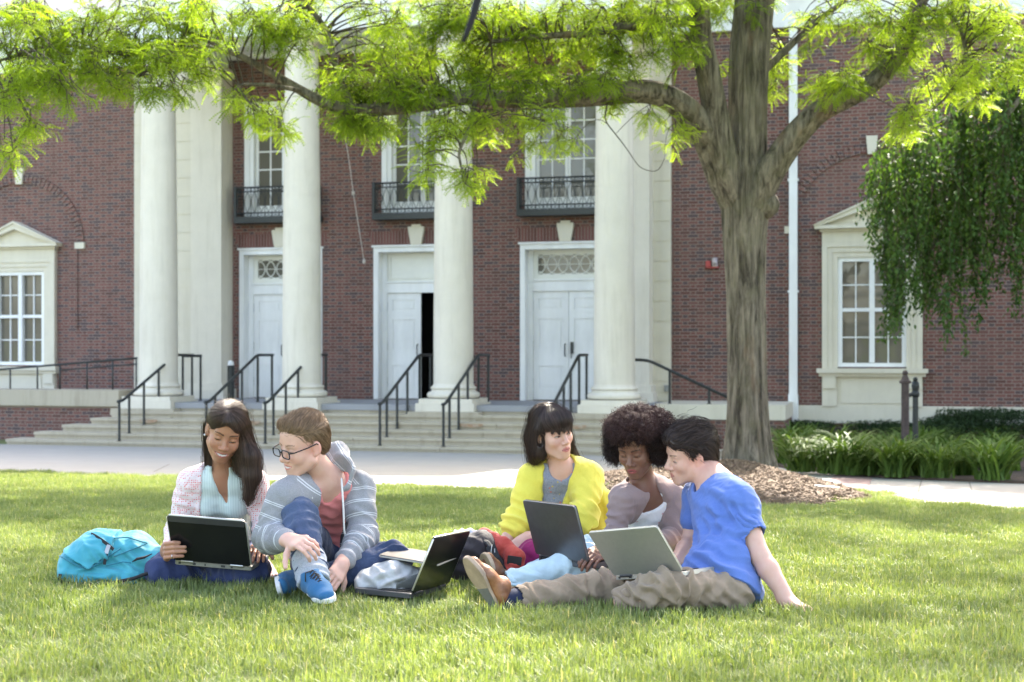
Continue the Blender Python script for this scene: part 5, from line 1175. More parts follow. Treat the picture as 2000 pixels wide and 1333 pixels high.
# ------------------------------------------------------------------ the five students
HB = .003
def torso(J, dims, k=.03, bust=0.):
    """dims: (hip half width, hip depth, waist hw, waist depth, chest hw, chest depth)"""
    hw, hd, ww, wd, cw, cd = dims; PV, NB, SL, SR = J['PV'], J['NB'], J['SL'], J['SR']; sh = nrm(SR - SL); hp = nrm(J['HR'] - J['HL'])
    up = NB - PV; fwd = nrm(np.cross(up, sh)); fwd = fwd if fwd[1] < 0 or J.get('flip') else -fwd
    if 'FW' in J: fwd = nrm(J['FW'])
    bow = J.get('bow', .02)
    W1 = PV + up * .38 - fwd * bow; C1 = PV + up * .74 - fwd * bow * .8 ; C2 = PV + up * .88 - fwd * bow * .3
    P_ = [cone(J['HL'], J['HR'], hd, None, k), cone(PV, W1, hd, wd, k, 'u', hp, hw / hd * .92), cone(W1, C1, wd, cd, k, 'u', sh, .5 * (ww / wd + cw / cd)), cone(C1, C2, cd, cd * .78, k, 'u', sh, cw / cd)]
    r = J.get('shr', .046)
    P_ += [cone(J['SL'] * .8 + NB * .2 - up * .03, NB - up * .06, r * 1.05, .055, k), cone(J['SR'] * .8 + NB * .2 - up * .03, NB - up * .06, r * 1.05, .055, k)]
    P_ += [cone(J['SL'], J['SL'] * .4 + C2 * .6, r, .06, k), cone(J['SR'], J['SR'] * .4 + C2 * .6, r, .06, k)]
    if bust:
        for s in (-1, 1): P_.append(ell(C1 + fwd * (cd * .86) + sh * s * cw * .46 - up * .03, (.050 * bust, .046 * bust, .052 * bust), None, .035))
    J['fwd'], J['sh'], J['up'], J['C1'], J['W1'], J['C2'] = fwd, sh, nrm(up), C1, W1, C2
    return P_
def neck(J, H, r=.052): 
    a = H.W((0, -.022, -.055)); b = J['NB'] + (J['NB'] - J['PV']) * .0; return [cone(a, b, r * .92, r * 1.02, .03), cone(b, b - J['up'] * .05 if 'up' in J else b, r * 1.1, r * 1.3, .03)]
def person(name, loc, label, prims, H, skin, lip, brow, lids, smile, browy=0., lash=(.02, .012, .01), blush=(.45, .14, .10), hand_tint=None, nails=None):
    f = Field(prims, HB); V, Q = f.mesh(1); C = H.paint(V, skin, lip, brow, lids, smile, lash, browy, blush)
    if hand_tint is not None:
        for c, col in hand_tint: w = np.exp(-((V - c) ** 2).sum(1) / .05 ** 2)[:, None] * .5; C = C * (1 - w) + np.array(col) * w
    V2 = V - loc
    o = link_mesh(name, V2, Q, SKINM, None, True, attrs={'col': C}); o.location = [float(a) for a in loc]
    return tag(o, label, 'person', 'students sitting on the lawn'), f
def gnd(x, y): p = GP(x, y); return p
def eyes(H, o, iris=(.06, .03, .015)): pass
def legcloth(h_, k_, a_, r, k=.03): return limb2(h_, k_, a_, r, k)
def dots_col(base, dot, scale, r):
    def fn(nt):
        v = N(nt, 'ShaderNodeTexVoronoi'); v.inputs['Scale'].default_value = scale; v.inputs['Randomness'].default_value = .35; L(nt, N(nt, 'ShaderNodeTexCoord').outputs['Object'], v.inputs['Vector'])
        return MIXC(nt, MA(nt, 'LESS_THAN', v.outputs['Distance'], r), base, dot)
    return fn
def denim(name, c1, c2, wear=.5):
    def fn(nt):
        a = RAMP(nt, NOISE(nt, 9., 4, .65), .35, .7); b_ = RAMP(nt, NOISE(nt, 260., 2, .5), .3, .7); w = N(nt, 'ShaderNodeAttribute', attribute_name='wear').outputs['Fac']
        c = MIXC(nt, MA(nt, 'MULTIPLY', a, .5), c1, c2); c = MIXC(nt, MA(nt, 'MULTIPLY', w, wear), c, c2); return MIXC(nt, MA(nt, 'MULTIPLY', b_, .18), c, tuple(x * .5 for x in c1))
    return cloth_mat(name, fn, .85, 1200., .3)
def shoe(name, heel, toe, up, parent, m_up, m_sole, m_toe=None, w=.042, hgt=.075, lace=None, solecols=None, label=None):
    """heel and toe on the sole's underside; up points from the sole to the ankle"""
    heel, toe = np.asarray(heel, float), np.asarray(toe, float); f = nrm(toe - heel); u = nrm(np.asarray(up, float) - f * (np.asarray(up, float) @ f)); s = np.cross(f, u); Ln = np.linalg.norm(toe - heel)
    at = lambda a, b, c: heel + f * a * Ln + s * b + u * c
    pr = [cone(at(.15, 0, .035), at(.55, .0, .030), .036, .034, .02, 'u', s, w / .036), cone(at(.55, 0, .028), at(.86, .004, .024), .032, .022, .02, 'u', s, 1.42), cone(at(.16, 0, .04), at(.2, 0, hgt + .01), .036, .036, .02), cone(at(.3, 0, .06), at(.62, 0, .042), .030, .020, .03, 'u', s, 1.2), half(at(0, 0, .012), -u)]
    pr += [cone(at(.17, 0, hgt + .02), at(.2, 0, hgt + .08), .030, .034, .006, 's')]
    o = sdf_obj(name, pr, .0035, m_up, parent, base=.0006, wl=.03, seed=5)
    if label: o['label'] = label
    n = 40; top = []; 
    for k in range(n):
        a = 2 * math.pi * k / n; x = .5 - .5 * math.cos(a); wd = (.036 + .012 * math.sin(math.pi * min(1, max(0, (x - .3) / .9)))) * (math.sin(a)) * (1.0) ; wd = np.sign(wd) * (abs(math.sin(a)) ** .62) * (.030 + .014 * math.exp(-((x - .68) / .28) ** 2) - .004 * math.exp(-((x - .38) / .12) ** 2)); top.append((x * 1.04 - .02, wd))
    m = MB(); V = [at(x, b_, c) for c, g in ((.0, .97), (.003, 1.0), (.016, 1.0), (.019, .96)) for x, b_ in [((x - .5) * g + .5, b_ * g) for x, b_ in top]]
    fs = [(i*n+k, i*n+(k+1) % n, (i+1)*n+(k+1) % n, (i+1)*n+k) for i in range(3) for k in range(n)] + [tuple(range(n-1, -1, -1)), tuple(range(3*n, 4*n))]
    m.add([v - np.array(parent.location) for v in V], fs)
    sl_ = m.build('sole', m_sole, o); 
    if lace:
        m = MB()
        for k in range(5):
            x = .33 + .07 * k; zz = np.interp(x, [.3, .62], [.103, .073]); 
            for sg in (-1, 1): m.tube([at(x, -.020 * sg, zz - .014) - np.array(parent.location), at(x + .02, 0, zz + .0005) - np.array(parent.location), at(x + .045, .020 * sg, zz - .018) - np.array(parent.location)], .0028, 5)
        m.tube([at(.33, 0, .098) - np.array(parent.location), at(.38, .03, .10) - np.array(parent.location), at(.42, .04, .07) - np.array(parent.location)], .0026, 5); m.build('lace', lace, o, True)
    if solecols:        # a patch of another colour on the sole's underside
        m = MB(); q = [p for p in top if p[0] < .46]; q = sorted(q, key=lambda p: math.atan2(p[1], p[0] - .25)); vs = [at((x - .5) * .95 + .5, b_ * .95, -.0012) - np.array(parent.location) for x, b_ in q]; vs += [at(.54, 0, -.0012) - np.array(parent.location)] * 0
        m.add(vs, [tuple(range(len(vs)))]); m.build('heel_pad', solecols, o)
    return o
TANHAIR = None
# materials
M_A_HAIR = hair_mat('hair_dark_brown', (.030, .019, .014), (.135, .083, .060)); M_B_HAIR = hair_mat('hair_light_brown', (.13, .080, .046), (.42, .275, .16), .5)
M_C_HAIR = hair_mat('hair_black_brown', (.020, .013, .011), (.088, .054, .042)); M_D_HAIR = hair_mat('hair_afro', (.012, .008, .008), (.085, .040, .034), .55, .3); M_E_HAIR = hair_mat('hair_dark_wavy', (.014, .009, .008), (.075, .046, .034))
SK_A, SK_B, SK_C, SK_D, SK_E = (.40, .205, .125), (.64, .40, .31), (.64, .40, .30), (.195, .098, .064), (.62, .39, .30)
def pick(V, Q, n, cond=None, rng=RNG):
    c = V[Q].mean(1); a = np.linalg.norm(np.cross(V[Q[:, 2]] - V[Q[:, 0]], V[Q[:, 3]] - V[Q[:, 1]]), axis=1); w = a if cond is None else a * cond(c); w = w / w.sum(); return c[rng.choice(len(c), n, p=w)] + rng.normal(0, .001, (n, 3))
def hairmesh(o, prims, h, mt, name='hair', seed=1, amp=.0025, wl=.022, stretch=None):
    f = Field(prims, h); V, Q = f.mesh(2); d = amp * wav(V, seed, wl, .5, stretch); V = V + vnormals(V, Q) * d[:, None]
    ob = link_mesh(name, V - np.array(o.location), Q, mt, o, True, attrs={'tone': np.clip(.3 + .5 * d / amp * .5, 0, 1)}); return ob, f, V, Q
def drop(o): return np.array(o.location)
# =============================== A: woman in the pink dotted cardigan
def make_a():
    J = dict(PV=P(436, 1088, 6.32), NB=P(434, 922, 6.08), SL=P(373, 944, 6.08), SR=P(496, 945, 6.10), HL=P(402, 1095, 6.28), HR=P(470, 1095, 6.28), bow=.03, shr=.043)
    EL, WL, ER, WR = P(349, 1028, 6.10), P(330, 1080, 5.86), P(519, 1022, 6.12), P(509, 1062, 5.93)
    KL, KR, AL, AR = P(320, 1116, 5.96), P(492, 1114, 5.88), P(440, 1130, 6.02), P(404, 1133, 5.97)
    H = Head(P(441, 843, 5.95), 10, 24, 14, .97)
    T_ = torso(J, (.160, .10, .118, .082, .135, .092), bust=1.)
    hl = hand(WL, P(334, 1064, 5.77) - WL, (-.9, -.35, .1), -1, ((.62), (.62), (.65), (.7)), (.2, .1), .92, .07, .55)
    # left hand grips the lid: palm behind the edge, fingers over the front
    hl = []
    lid = np.array(P(326, 1075, 5.79)); 
    WLh = P(324, 1080, 5.88); hl += [cone(WLh, P(325, 1074, 5.83), .024, .026, .02), cone(P(324, 1066, 5.81), P(326, 1090, 5.80), .017, .015, .018), cone(P(330, 1062, 5.84), P(348, 1062, 5.80), .011, .009, .008)]
    for i, (y0, y1, x1, r) in enumerate(((1063, 1060, 350, .0088), (1072, 1068.5, 361, .0090), (1081, 1077, 362, .0088), (1090, 1086, 357, .0080))):
        a, b, c, d_ = P(323, y0, 5.80), P(325, y0 - .5, 5.742), P(340, (y0 + y1) / 2 - .8, 5.722), P(x1, y1 + .5, 5.732); hl += [cone(a, b, r * 1.12, r * 1.06, .006), cone(b, c, r * 1.06, r, .004), cone(c, d_, r, r * .86, .004)]
    hr = hand(WR, P(499, 1082, 5.78) - WR, (.05, -.15, 1), -1, (.28, .25, .3, .38), (.3, .2), .9, .1)
    pr = T_ + neck(J, H, .047) + H.prims(1., .8, 1.05, 1.1, .97) + limb2(J['SL'], EL, WL, (.036, .034, .027, .029, .020)) + limb2(J['SR'], ER, WR, (.036, .034, .027, .029, .020)) + hl + hr
    pr += limb2(J['HL'], KL, AL, (.07, .06, .045, .045, .032)) + limb2(J['HR'], KR, AR, (.07, .06, .045, .045, .032)) + [cone(AL, AL + np.array([.12, .1, -.02]), .03, .025), cone(AR, AR + np.array([-.12, .1, -.02]), .03, .025)]
    loc = gnd(436, 1128); o, f = person('person', loc, 'smiling woman with long dark hair in a pink dotted cardigan holding a laptop', pr, H, SK_A, (.36, .11, .10), (.02, .012, .009), .72, 1., .001, blush=(.42, .17, .10))
    shirt = [p.grow(.008) for p in T_] + [cone(H.W((0, -.03, -.115)), J['NB'], .054, .062, .02)]
    top = J['NB'] + J['fwd'] * .055
    slit = [slot(J, [(-.2, 0, .045), (-.02, 0, .032), (.0, .0, .028), (.10, .022, .004), (.12, .022, -.02)]), cone(H.W((0, .02, -.14)), H.W((0, -.02, -.02)), .053, .060, .006, 's')]
    sh = shirt + slit + [half(J['NB'] + J['up'] * .035 + J['fwd'] * .0, J['up'] * 1.0 - J['fwd'] * .45)] 
    MS = cloth_mat('mint_shirt', lambda nt: MIXC(nt, MA(nt, 'MULTIPLY', MA(nt, 'GREATER_THAN', MA(nt, 'FRACT', MA(nt, 'MULTIPLY', N_x(nt), 95.)), .62), .5), (.62, .72, .69), (.45, .56, .54)), .8)
    sdf_obj('shirt', sh, .004, MS, o, [(J['W1'] + J['fwd'] * .09, .12, .004, .05, (.2, 0, 1))], .0018, 3)
    card = [p.grow(.017) for p in T_] + [slot(J, [(-.2, .012, .085), (.0, .013, .09), (.12, .013, .098), (.5, .015, .105)])] + limb2(J['SL'], EL, trim(EL, WL, 0, .80)[1], (.052, .051, .046, .045, .036), .03) + limb2(J['SR'], ER, trim(ER, WR, 0, .86)[1], (.052, .051, .046, .045, .036), .03)
    card += [cone(J['NB'] + J['sh'] * .06 - J['up'] * .01, J['NB'] - J['fwd'] * .05 + J['up'] * .012, .03, .034, .02), cone(J['NB'] - J['sh'] * .06 - J['up'] * .01, J['NB'] - J['fwd'] * .05 + J['up'] * .012, .03, .034, .02)]
    card += [cone(P(508, 1090, 6.1), P(528, 1140, 5.98), .03, .05, .03)]
    card += [cone(J['NB'] + J['fwd'] * .05, J['NB'] + J['up'] * .12, .058, .075, .008, 's'), half(P(436, 1108, 6.3), (0, 0, -1))]
    sdf_obj('cardigan', card, .004, cloth_mat('dotted_cardigan', dots_col((.80, .68, .67), (.70, .17, .16), 110., .33), .9), o,
            [(EL, .08, .007, .045, J['SL'] - WL), (ER, .08, .007, .045, J['SR'] - WR), (J['SL'] - J['up'] * .05, .07, .004, .05, (1, 0, .6)), (P(352, 985, 6), .07, .005, .04, (.2, 0, 1))], .0022, 5)
    MJ = denim('jeans_blue', (.030, .042, .115), (.065, .085, .19), .4)
    jn = [cone(J['HL'], J['HR'], .115, None, .04)] + legcloth(J['HL'], KL, AL, (.098, .086, .074, .066, .045), .016) + legcloth(J['HR'], KR, AR, (.098, .086, .074, .066, .045), .016)
    def wear(V, Q): return {'wear': np.clip(np.exp(-((V - KL) ** 2).sum(1) / .01) + np.exp(-((V - KR) ** 2).sum(1) / .01), 0, 1)}
    sdf_obj('jeans', jn, .0045, MJ, o, [(KL, .11, .009, .045, KL - J['HL']), (KR, .11, .009, .045, KR - J['HR']), (P(402, 1120, 6.0), .1, .008, .05, (1, 0, .3))], .003, 9, attr=wear)
    # hair: long, parted at the side, falling over the right-hand shoulder
    hp = [H.e((0, -.024, .046), (.083, .099, .085), .02), H.e((0, .038, .074), (.071, .062, .050), .03), H.e((0, -.06, -.02), (.070, .060, .075), .03)]
    pa = H.W((.062, .01, .04)); g1, g2, g3, g4 = H.W((.076, .022, -.03)), P(490, 892, 5.95), P(493, 930, 5.95), P(483, 972, 5.95)
    hp += [cone(pa, g1, .034, .033, .02), cone(g1, g2, .033, .034, .02), cone(g2, g3, .034, .031, .02), cone(g3, g4, .031, .014, .02)]
    hp += [cone(H.W((.05, -.05, .0)), P(482, 905, 6.04), .05, .055, .03), cone(H.W((-.03, -.07, -.02)), P(425, 905, 6.08), .05, .05, .03), cone(H.W((-.055, -.045, -.03)), P(410, 882, 6.05), .03, .014, .02)]
    hp += [H.e((-.014, .114, -.008), (.058, .066, .086), .012, 's', ('Y', .12)), H.e((-.078, .01, -.012), (.022, .026, .036), .008, 's')]
    ob, hf, V, Q = hairmesh(o, hp, .0042, M_A_HAIR, amp=.0016, seed=4, wl=.02, stretch=((0, 0, 1), 6))
    part = H.W((-.022, .04, .125))
    def flow(p, t):
        q = H.loc(p); d = p - part; back = H.R @ np.array([0, -1., -.2]); d = d / (np.linalg.norm(d, axis=1)[:, None] + 1e-6); low = np.clip((.05 - q[:, 2]) / .08, 0, 1)[:, None]; rt = (q[:, :1] > -.01)
        dn = np.where(rt, np.array([.05, -.05, -1.0]), np.array([-.02, .5, -.9])); return d * (1 - low) * .9 + np.where(rt, 0.25, .9) * back * (1 - low) + dn * low * 1.1
    roots = pick(V, Q, 5200, lambda c: np.clip((H.loc(c)[:, 2] + .02) / .05, .12, 1)); pt = comb(hf, roots, flow, 16, .013, .0012, .0015, .003)
    tubes('strands', pt, .0007, .0004, M_A_HAIR, ob)
    pt = comb(hf, pick(V, Q, 700), flow, 16, .014, .003, .010, .006); tubes('flyaways', pt, .0005, .0003, M_A_HAIR, ob)
    m = MB(); m.lathe([(.001, -.005), (.005, 0), (.001, .005)], H.W((-.083, -.002, -.038)) - drop(o), 10); m.build('earring', mat('pearl', (.8, .8, .78), .2), o, True)
    m = MB(); an = P(337, 1087, 5.722) - drop(o); m.tube([an + np.array([.0, .011 * math.cos(t), .010 * math.sin(t)]) for t in np.linspace(0, 6.283, 14)], .0016, 6); m.build('ring', mat('silver', (.8, .8, .8), .2, metal=1.), o, True)
    return o
def N_x(nt):
    sp = N(nt, 'ShaderNodeSeparateXYZ'); L(nt, N(nt, 'ShaderNodeTexCoord').outputs['Object'], sp.inputs[0]); return sp.outputs[0]
# =============================== B: man with glasses in the striped hoodie
def make_b():
    J = dict(PV=P(655, 1092, 6.16), NB=P(640, 938, 5.86), SL=P(556, 970, 5.70), SR=P(699, 954, 5.90), HL=P(622, 1100, 6.08), HR=P(690, 1098, 6.10), bow=.05, shr=.048)
    EL, WL, ER, WR = P(526, 1050, 5.68), P(566, 1056, 5.46), P(709, 1048, 5.82), P(668, 1102, 5.60)
    K1, A1, K2, A2 = P(584, 1007, 5.66), P(613, 1138, 5.44), P(768, 1096, 5.74), P(590, 1140, 5.66)
    H = Head(P(592, 869, 5.74), -48, 16, 8, .97, False)
    T_ = torso(J, (.155, .105, .135, .10, .155, .112))
    hl = hand(WL, P(600, 1062, 5.38) - WL, (.12, -.8, .75), 1, (.75, .7, .65, .7), (.9, .2), 1.0, .08, .35)
    hr = hand(WR, P(657, 1122, 5.545) - WR, (.5, -.85, .1), -1, (.55, .6, .65, .7), (.7, .4), 1.0, .06, .3)
    pr = [p.grow(-.008) for p in T_] + neck(J, H, .056) + H.prims(.8, .7, 1.0, 1.18, 1.12) + limb2(J['SL'], EL, WL, (.045, .042, .034, .036, .025)) + limb2(J['SR'], ER, WR, (.045, .042, .034, .036, .025)) + hl + hr
    pr += [H.c_((0, .085, .012), (0, .112, -.026), .0075, .0095, .012)]
    pr += limb2(J['HL'], K1, A1, (.07, .058, .044, .046, .034)) + limb2(J['HR'], K2, A2, (.07, .058, .044, .046, .034))
    loc = gnd(650, 1136); o, f = person('person', loc, 'smiling man with short light hair and dark glasses in a grey striped hoodie', pr, H, SK_B, (.55, .20, .18), (.22, .13, .08), .55, .8, .002, blush=(.70, .28, .22), hand_tint=[(P(620, 1065, 5.4), (.70, .40, .33)), (H.W((.08, -.01, 0)), (.72, .30, .25))])
    MT = cloth_mat('salmon_shirt', lambda nt: MIXC(nt, RAMP(nt, NOISE(nt, 500., 2), .2, .8), (.68, .20, .19), (.78, .28, .27)), .85)
    ts = [p.grow(.010) for p in T_[:6]] + [slot(J, [(-.6, .01, .095), (.05, .01, .10), (.12, .01, .30), (.6, .01, .35)], 0, True), slot(J, [(-.2, .0, .07), (-.02, 0, .060), (.0, -.005, .050), (.045, -.02, .014), (.06, -.022, -.02)]), cone(J['NB'] + J['up'] * .08, J['NB'] + J['up'] * .0, .07, .058, .01, 's'), half(J['NB'] + J['up'] * .03, J['up'])]
    sdf_obj('shirt', ts, .004, MT, o, [(P(640, 1020, 5.8), .10, .006, .05, (.6, 0, 1)), (P(650, 1060, 5.9), .07, .006, .04, (.3, 0, 1)), (P(625, 965, 5.7), .05, .004, .04, (1, 0, -.4))], .002, 13)
    m = MB()
    for (x, y) in ((606, 960), (609, 973)): 
        c = P(x, y, 5.715) - drop(o); m.lathe([(.0045, 0), (.005, .001), (.0045, .002)], (0, 0, 0), 10); n0 = len(m.v) - 30; R_ = np.array(Matrix.Rotation(math.pi / 2, 3, 'X'))
        for i in range(n0, len(m.v)): m.v[i] = tuple(R_ @ np.array(m.v[i]) + c)
    m.build('button', mat('button_white', (.75, .72, .68), .4), o)
    hd = [p.grow(.021) for p in T_] + [slot(J, [(-.2, .015, .085), (0, .018, .09), (.06, .035, .102), (.14, .045, .102), (.3, .068, .078), (.6, .07, .06)], -.02)] + limb2(J['SL'], EL, trim(EL, WL, 0, .80)[1], (.055, .058, .057, .055, .043), .035) + limb2(J['SR'], ER, trim(ER, WR, 0, .84)[1], (.060, .060, .057, .054, .042), .035)
    NBk = J['NB'] - J['fwd'] * .07 + J['up'] * .045
    hd += [cone(P(675, 915, 5.80), P(660, 885, 5.94), .034, .042, .03), cone(P(660, 885, 5.94), P(640, 888, 6.04), .042, .045, .03), cone(P(640, 888, 6.04), P(590, 905, 5.92), .045, .030, .03), cone(P(590, 905, 5.92), P(576, 940, 5.72), .028, .026, .03), cone(P(675, 915, 5.80), P(672, 950, 5.78), .032, .026, .03)]
    hd += [cone(J['NB'] + J['fwd'] * .03 + J['up'] * .13 , J['NB'] + J['fwd'] * .06 - J['up'] * .00, .098, .055, .012, 's')]
    hd += [half(P(655, 1090, 6.1), (0, 0, -1))]
    bones = [(J['SL'], EL, 0), (EL, WL, np.linalg.norm(EL - J['SL'])), (J['SR'], ER, .02), (ER, WR, .02 + np.linalg.norm(ER - J['SR']))]
    def stripe(V, Q):
        i, d, ln, t = near_bones(V, bones + [(J['NB'] + J['sh'] * .02, J['W1'] - J['fwd'] * .02), (J['SL'] * .55 + J['C1'] * .45, J['W1'] - J['sh'] * .08), (J['SR'] * .55 + J['C1'] * .45, J['W1'] + J['sh'] * .08)])
        tor = (J['NB'] - V) @ J['up'] + .012; s = np.where(i < 4, ln + .01, tor); ax = np.array([NBk, NBk]); hoodm = ((V - J['NB']) @ J['up'] > .0) & (np.linalg.norm(V - J['NB'], axis=1) < .2)
        s = np.where(hoodm, ((V - J['NB']) @ nrm(J['up'] + .9 * J['sh'])) + .3, s); return {'s': s}
    def scol(nt):
        s = N(nt, 'ShaderNodeAttribute', attribute_name='s').outputs['Fac']; f_ = MA(nt, 'MULTIPLY', MA(nt, 'FRACT', MA(nt, 'DIVIDE', MA(nt, 'ADD', s, 1.), .054)), .054)
        a = MA(nt, 'LESS_THAN', MA(nt, 'ABSOLUTE', MA(nt, 'SUBTRACT', f_, .020)), .0017); b_ = MA(nt, 'LESS_THAN', MA(nt, 'ABSOLUTE', MA(nt, 'SUBTRACT', f_, .0275)), .0017)
        c = MIXC(nt, RAMP(nt, NOISE(nt, 220., 3, .6, VSCALE(nt, (1, 1, 2.5))), .3, .7), (.23, .228, .235), (.34, .338, .348)); return MIXC(nt, MA(nt, 'MULTIPLY', MA(nt, 'MAXIMUM', a, b_), .85), c, (.66, .66, .67))
    MH = cloth_mat('striped_hoodie', scol, .92, 700., .3)
    ho = sdf_obj('hoodie', hd, .004, MH, o, [(EL, .10, .010, .05, J['SL'] - WL), (ER, .10, .010, .05, J['SR'] - WR), (J['SL'] - J['up'] * .06, .08, .006, .05, (1, 0, .7)), (J['SR'] - J['up'] * .06, .08, .006, .05, (1, 0, -.7)), (P(690, 1075, 5.7), .07, .008, .035, ER - WR), (P(540, 1055, 5.55), .06, .007, .035, EL - WL)], .0025, 15, attr=stripe)
    # dark inner facing beside the zip, zip tape and drawstring
    lin = [p.grow(.016) for p in T_] + [slot(J, [(-.2, .14, .02), (0.02, .118, .026), (.12, .118, .030), (.3, .122, .024), (.6, .12, .02)], 0, True), half(J['NB'] - J['up'] * .0, J['up'])]
    def lst(V, Q): return {'s': -V[:, 2]}
    def lcol(nt):
        s = N(nt, 'ShaderNodeAttribute', attribute_name='s').outputs['Fac']; f_ = MA(nt, 'MULTIPLY', MA(nt, 'FRACT', MA(nt, 'DIVIDE', MA(nt, 'ADD', s, 5.), .054)), .054)
        a = MA(nt, 'LESS_THAN', MA(nt, 'ABSOLUTE', MA(nt, 'SUBTRACT', f_, .020)), .002); b_ = MA(nt, 'LESS_THAN', MA(nt, 'ABSOLUTE', MA(nt, 'SUBTRACT', f_, .028)), .002); return MIXC(nt, MA(nt, 'MAXIMUM', a, b_), (.10, .105, .12), (.5, .5, .53))
    sdf_obj('hoodie_facing', lin, .004, cloth_mat('hoodie_lining', lcol, .92), o, base=.002, seed=3, attr=lst)
    m = MB(); q = [P(x, y, d) - drop(o) for (x, y, d) in ((667, 935, 5.775), (669, 965, 5.75), (671, 1000, 5.74), (672, 1035, 5.745), (678, 1066, 5.77))]; m.tube(q, .0042, 6); m.build('zip', mat('zip_tape', (.68, .66, .62), .6), o, True)
    MJ = denim('jeans_indigo', (.024, .034, .075), (.10, .14, .24), .55)
    A1c = trim(K1, A1, 0, .80)[1]
    jn = [cone(J['HL'], J['HR'], .118, None, .04), cone(J['PV'], J['W1'], .112, .105, .03)] + legcloth(J['HL'], K1, A1c, (.092, .080, .066, .066, .058)) + legcloth(J['HR'], K2, trim(K2, A2, 0, .9)[1], (.098, .086, .070, .068, .056)) 
    def wear(V, Q): return {'wear': np.clip(np.exp(-((V - K1) ** 2).sum(1) / .02) + np.exp(-((V - (K1 + A1) / 2) ** 2).sum(1) / .02) * .8 + .5 * np.exp(-((V - K2) ** 2).sum(1) / .01), 0, 1)}
    sdf_obj('jeans', jn, .0045, MJ, o, [(K1, .12, .008, .05, A1 - K1), (A1c, .11, .011, .042, A1 - K1), (K2, .13, .010, .05, K2 - J['HR']), (J['HR'], .12, .010, .05, K2 - J['HR'])], .003, 17, attr=wear)
    cu = [cone(trim(K1, A1, .70, 1)[0], trim(K1, A1, 0, 1.0)[1], .068, .062, .01), cone(trim(K1, A1, .99, 1)[0], A1 + (A1 - K1) * .2, .050, .05, .004, 's'), half(A1 + (A1 - K1) * .015, A1 - K1)]
    sdf_obj('jeans_cuff', cu, .0035, cloth_mat('denim_inside', lambda nt: MIXC(nt, RAMP(nt, NOISE(nt, 240., 3), .3, .7), (.30, .33, .38), (.46, .49, .54)), .9), o, [(trim(K1, A1, 0, .9)[1], .08, .004, .03, A1 - K1)], .0018, 19)
    MBL = cloth_mat('blue_canvas', lambda nt: (.035, .14, .29), .8, 900.); MW = mat('white_rubber', (.72, .71, .68), .6, .12, 20.); MBK = mat('black_lace', (.02, .02, .022), .8)
    g1 = lambda x, y, d, dz=0: np.array([P(x, y, d)[0], d, gz(P(x, y, d)[0], d) + dz])
    shoe('shoe', g1(605, 1150, 5.47, .035), g1(648, 1163, 5.27, .020), (-.15, -.2, 1), o, MBL, MW, lace=MBK, w=.038, hgt=.066)
    ds = P(548, 1143, 5.62); shoe('shoe', P(545, 1140, 5.72) , P(540, 1152, 5.50), (1, -.1, .28), o, MBL, MW)
    # hair: short sides, brushed-up quiff
    hp = [H.e((0, -.030, .045), (.079, .093, .086), .02), H.e((0, .008, .078), (.060, .072, .050), .03), H.c_((-.035, .060, .094), (.04, .052, .100), .018, None, .03), H.e((.0, -.075, -.01), (.058, .035, .06), .03)]
    hp += [H.e((0, .108, -.016), (.075, .062, .088), .010, 's'), H.e((.085, .025, -.055), (.03, .06, .058), .008, 's'), H.e((-.085, .025, -.055), (.03, .06, .058), .008, 's'), H.e((.082, -.012, -.008), (.02, .024, .036), .008, 's'), H.e((-.082, -.012, -.008), (.02, .024, .036), .008, 's')]
    ob, hf, V, Q = hairmesh(o, hp, .004, M_B_HAIR, amp=.002, seed=6, wl=.016)
    def flow(p, t): q = H.loc(p); f_ = np.clip((q[:, 2] - .05) / .05, 0, 1)[:, None]; return (H.R @ np.array([.25, -.75, .45])) * f_ + (H.R @ np.array([0, -.55, -.8])) * (1 - f_)
    r1 = pick(V, Q, 5200); pt = comb(hf, r1, flow, 6, .0055, .0008, .003, .002); q = H.loc(pt[:, 0]); up_ = (q[:, 2] > .07)
    ln = np.linspace(0, 1, 6)[None, :, None] ** 1.3; pt = pt + up_[:, None, None] * ln * (H.R @ np.array([.0, .002, .014])); tubes('strands', off_face(H, pt), .0007, .0004, M_B_HAIR, ob)
    # glasses
    m = MB()
    for sx in (-1, 1):
        cx = sx * .0325; pts = [H.W((cx + .0255 * np.sign(math.cos(a)) * abs(math.cos(a)) ** .55, .1125 - .10 * abs(cx + .0255 * math.cos(a)) ** 1.5, -.001 + .0175 * np.sign(math.sin(a)) * abs(math.sin(a)) ** .6)) - drop(o) for a in np.linspace(0, 2 * math.pi, 25)]
        m.tube(pts, .0026, 6); m.tube([H.W((sx * .058, .108, .007)) - drop(o), H.W((sx * .073, .092, .009)) - drop(o), H.W((sx * .082, .03, .012)) - drop(o), H.W((sx * .083, -.012, .016)) - drop(o), H.W((sx * .082, -.028, .0)) - drop(o)], .0028, 6)
    m.tube([H.W((-.008, .1115, .004)) - drop(o), H.W((0, .1155, .007)) - drop(o), H.W((.008, .1115, .004)) - drop(o)], .0026, 6)
    m.build('glasses', mat('black_acetate', (.012, .012, .014), .25), o, True)
    return o
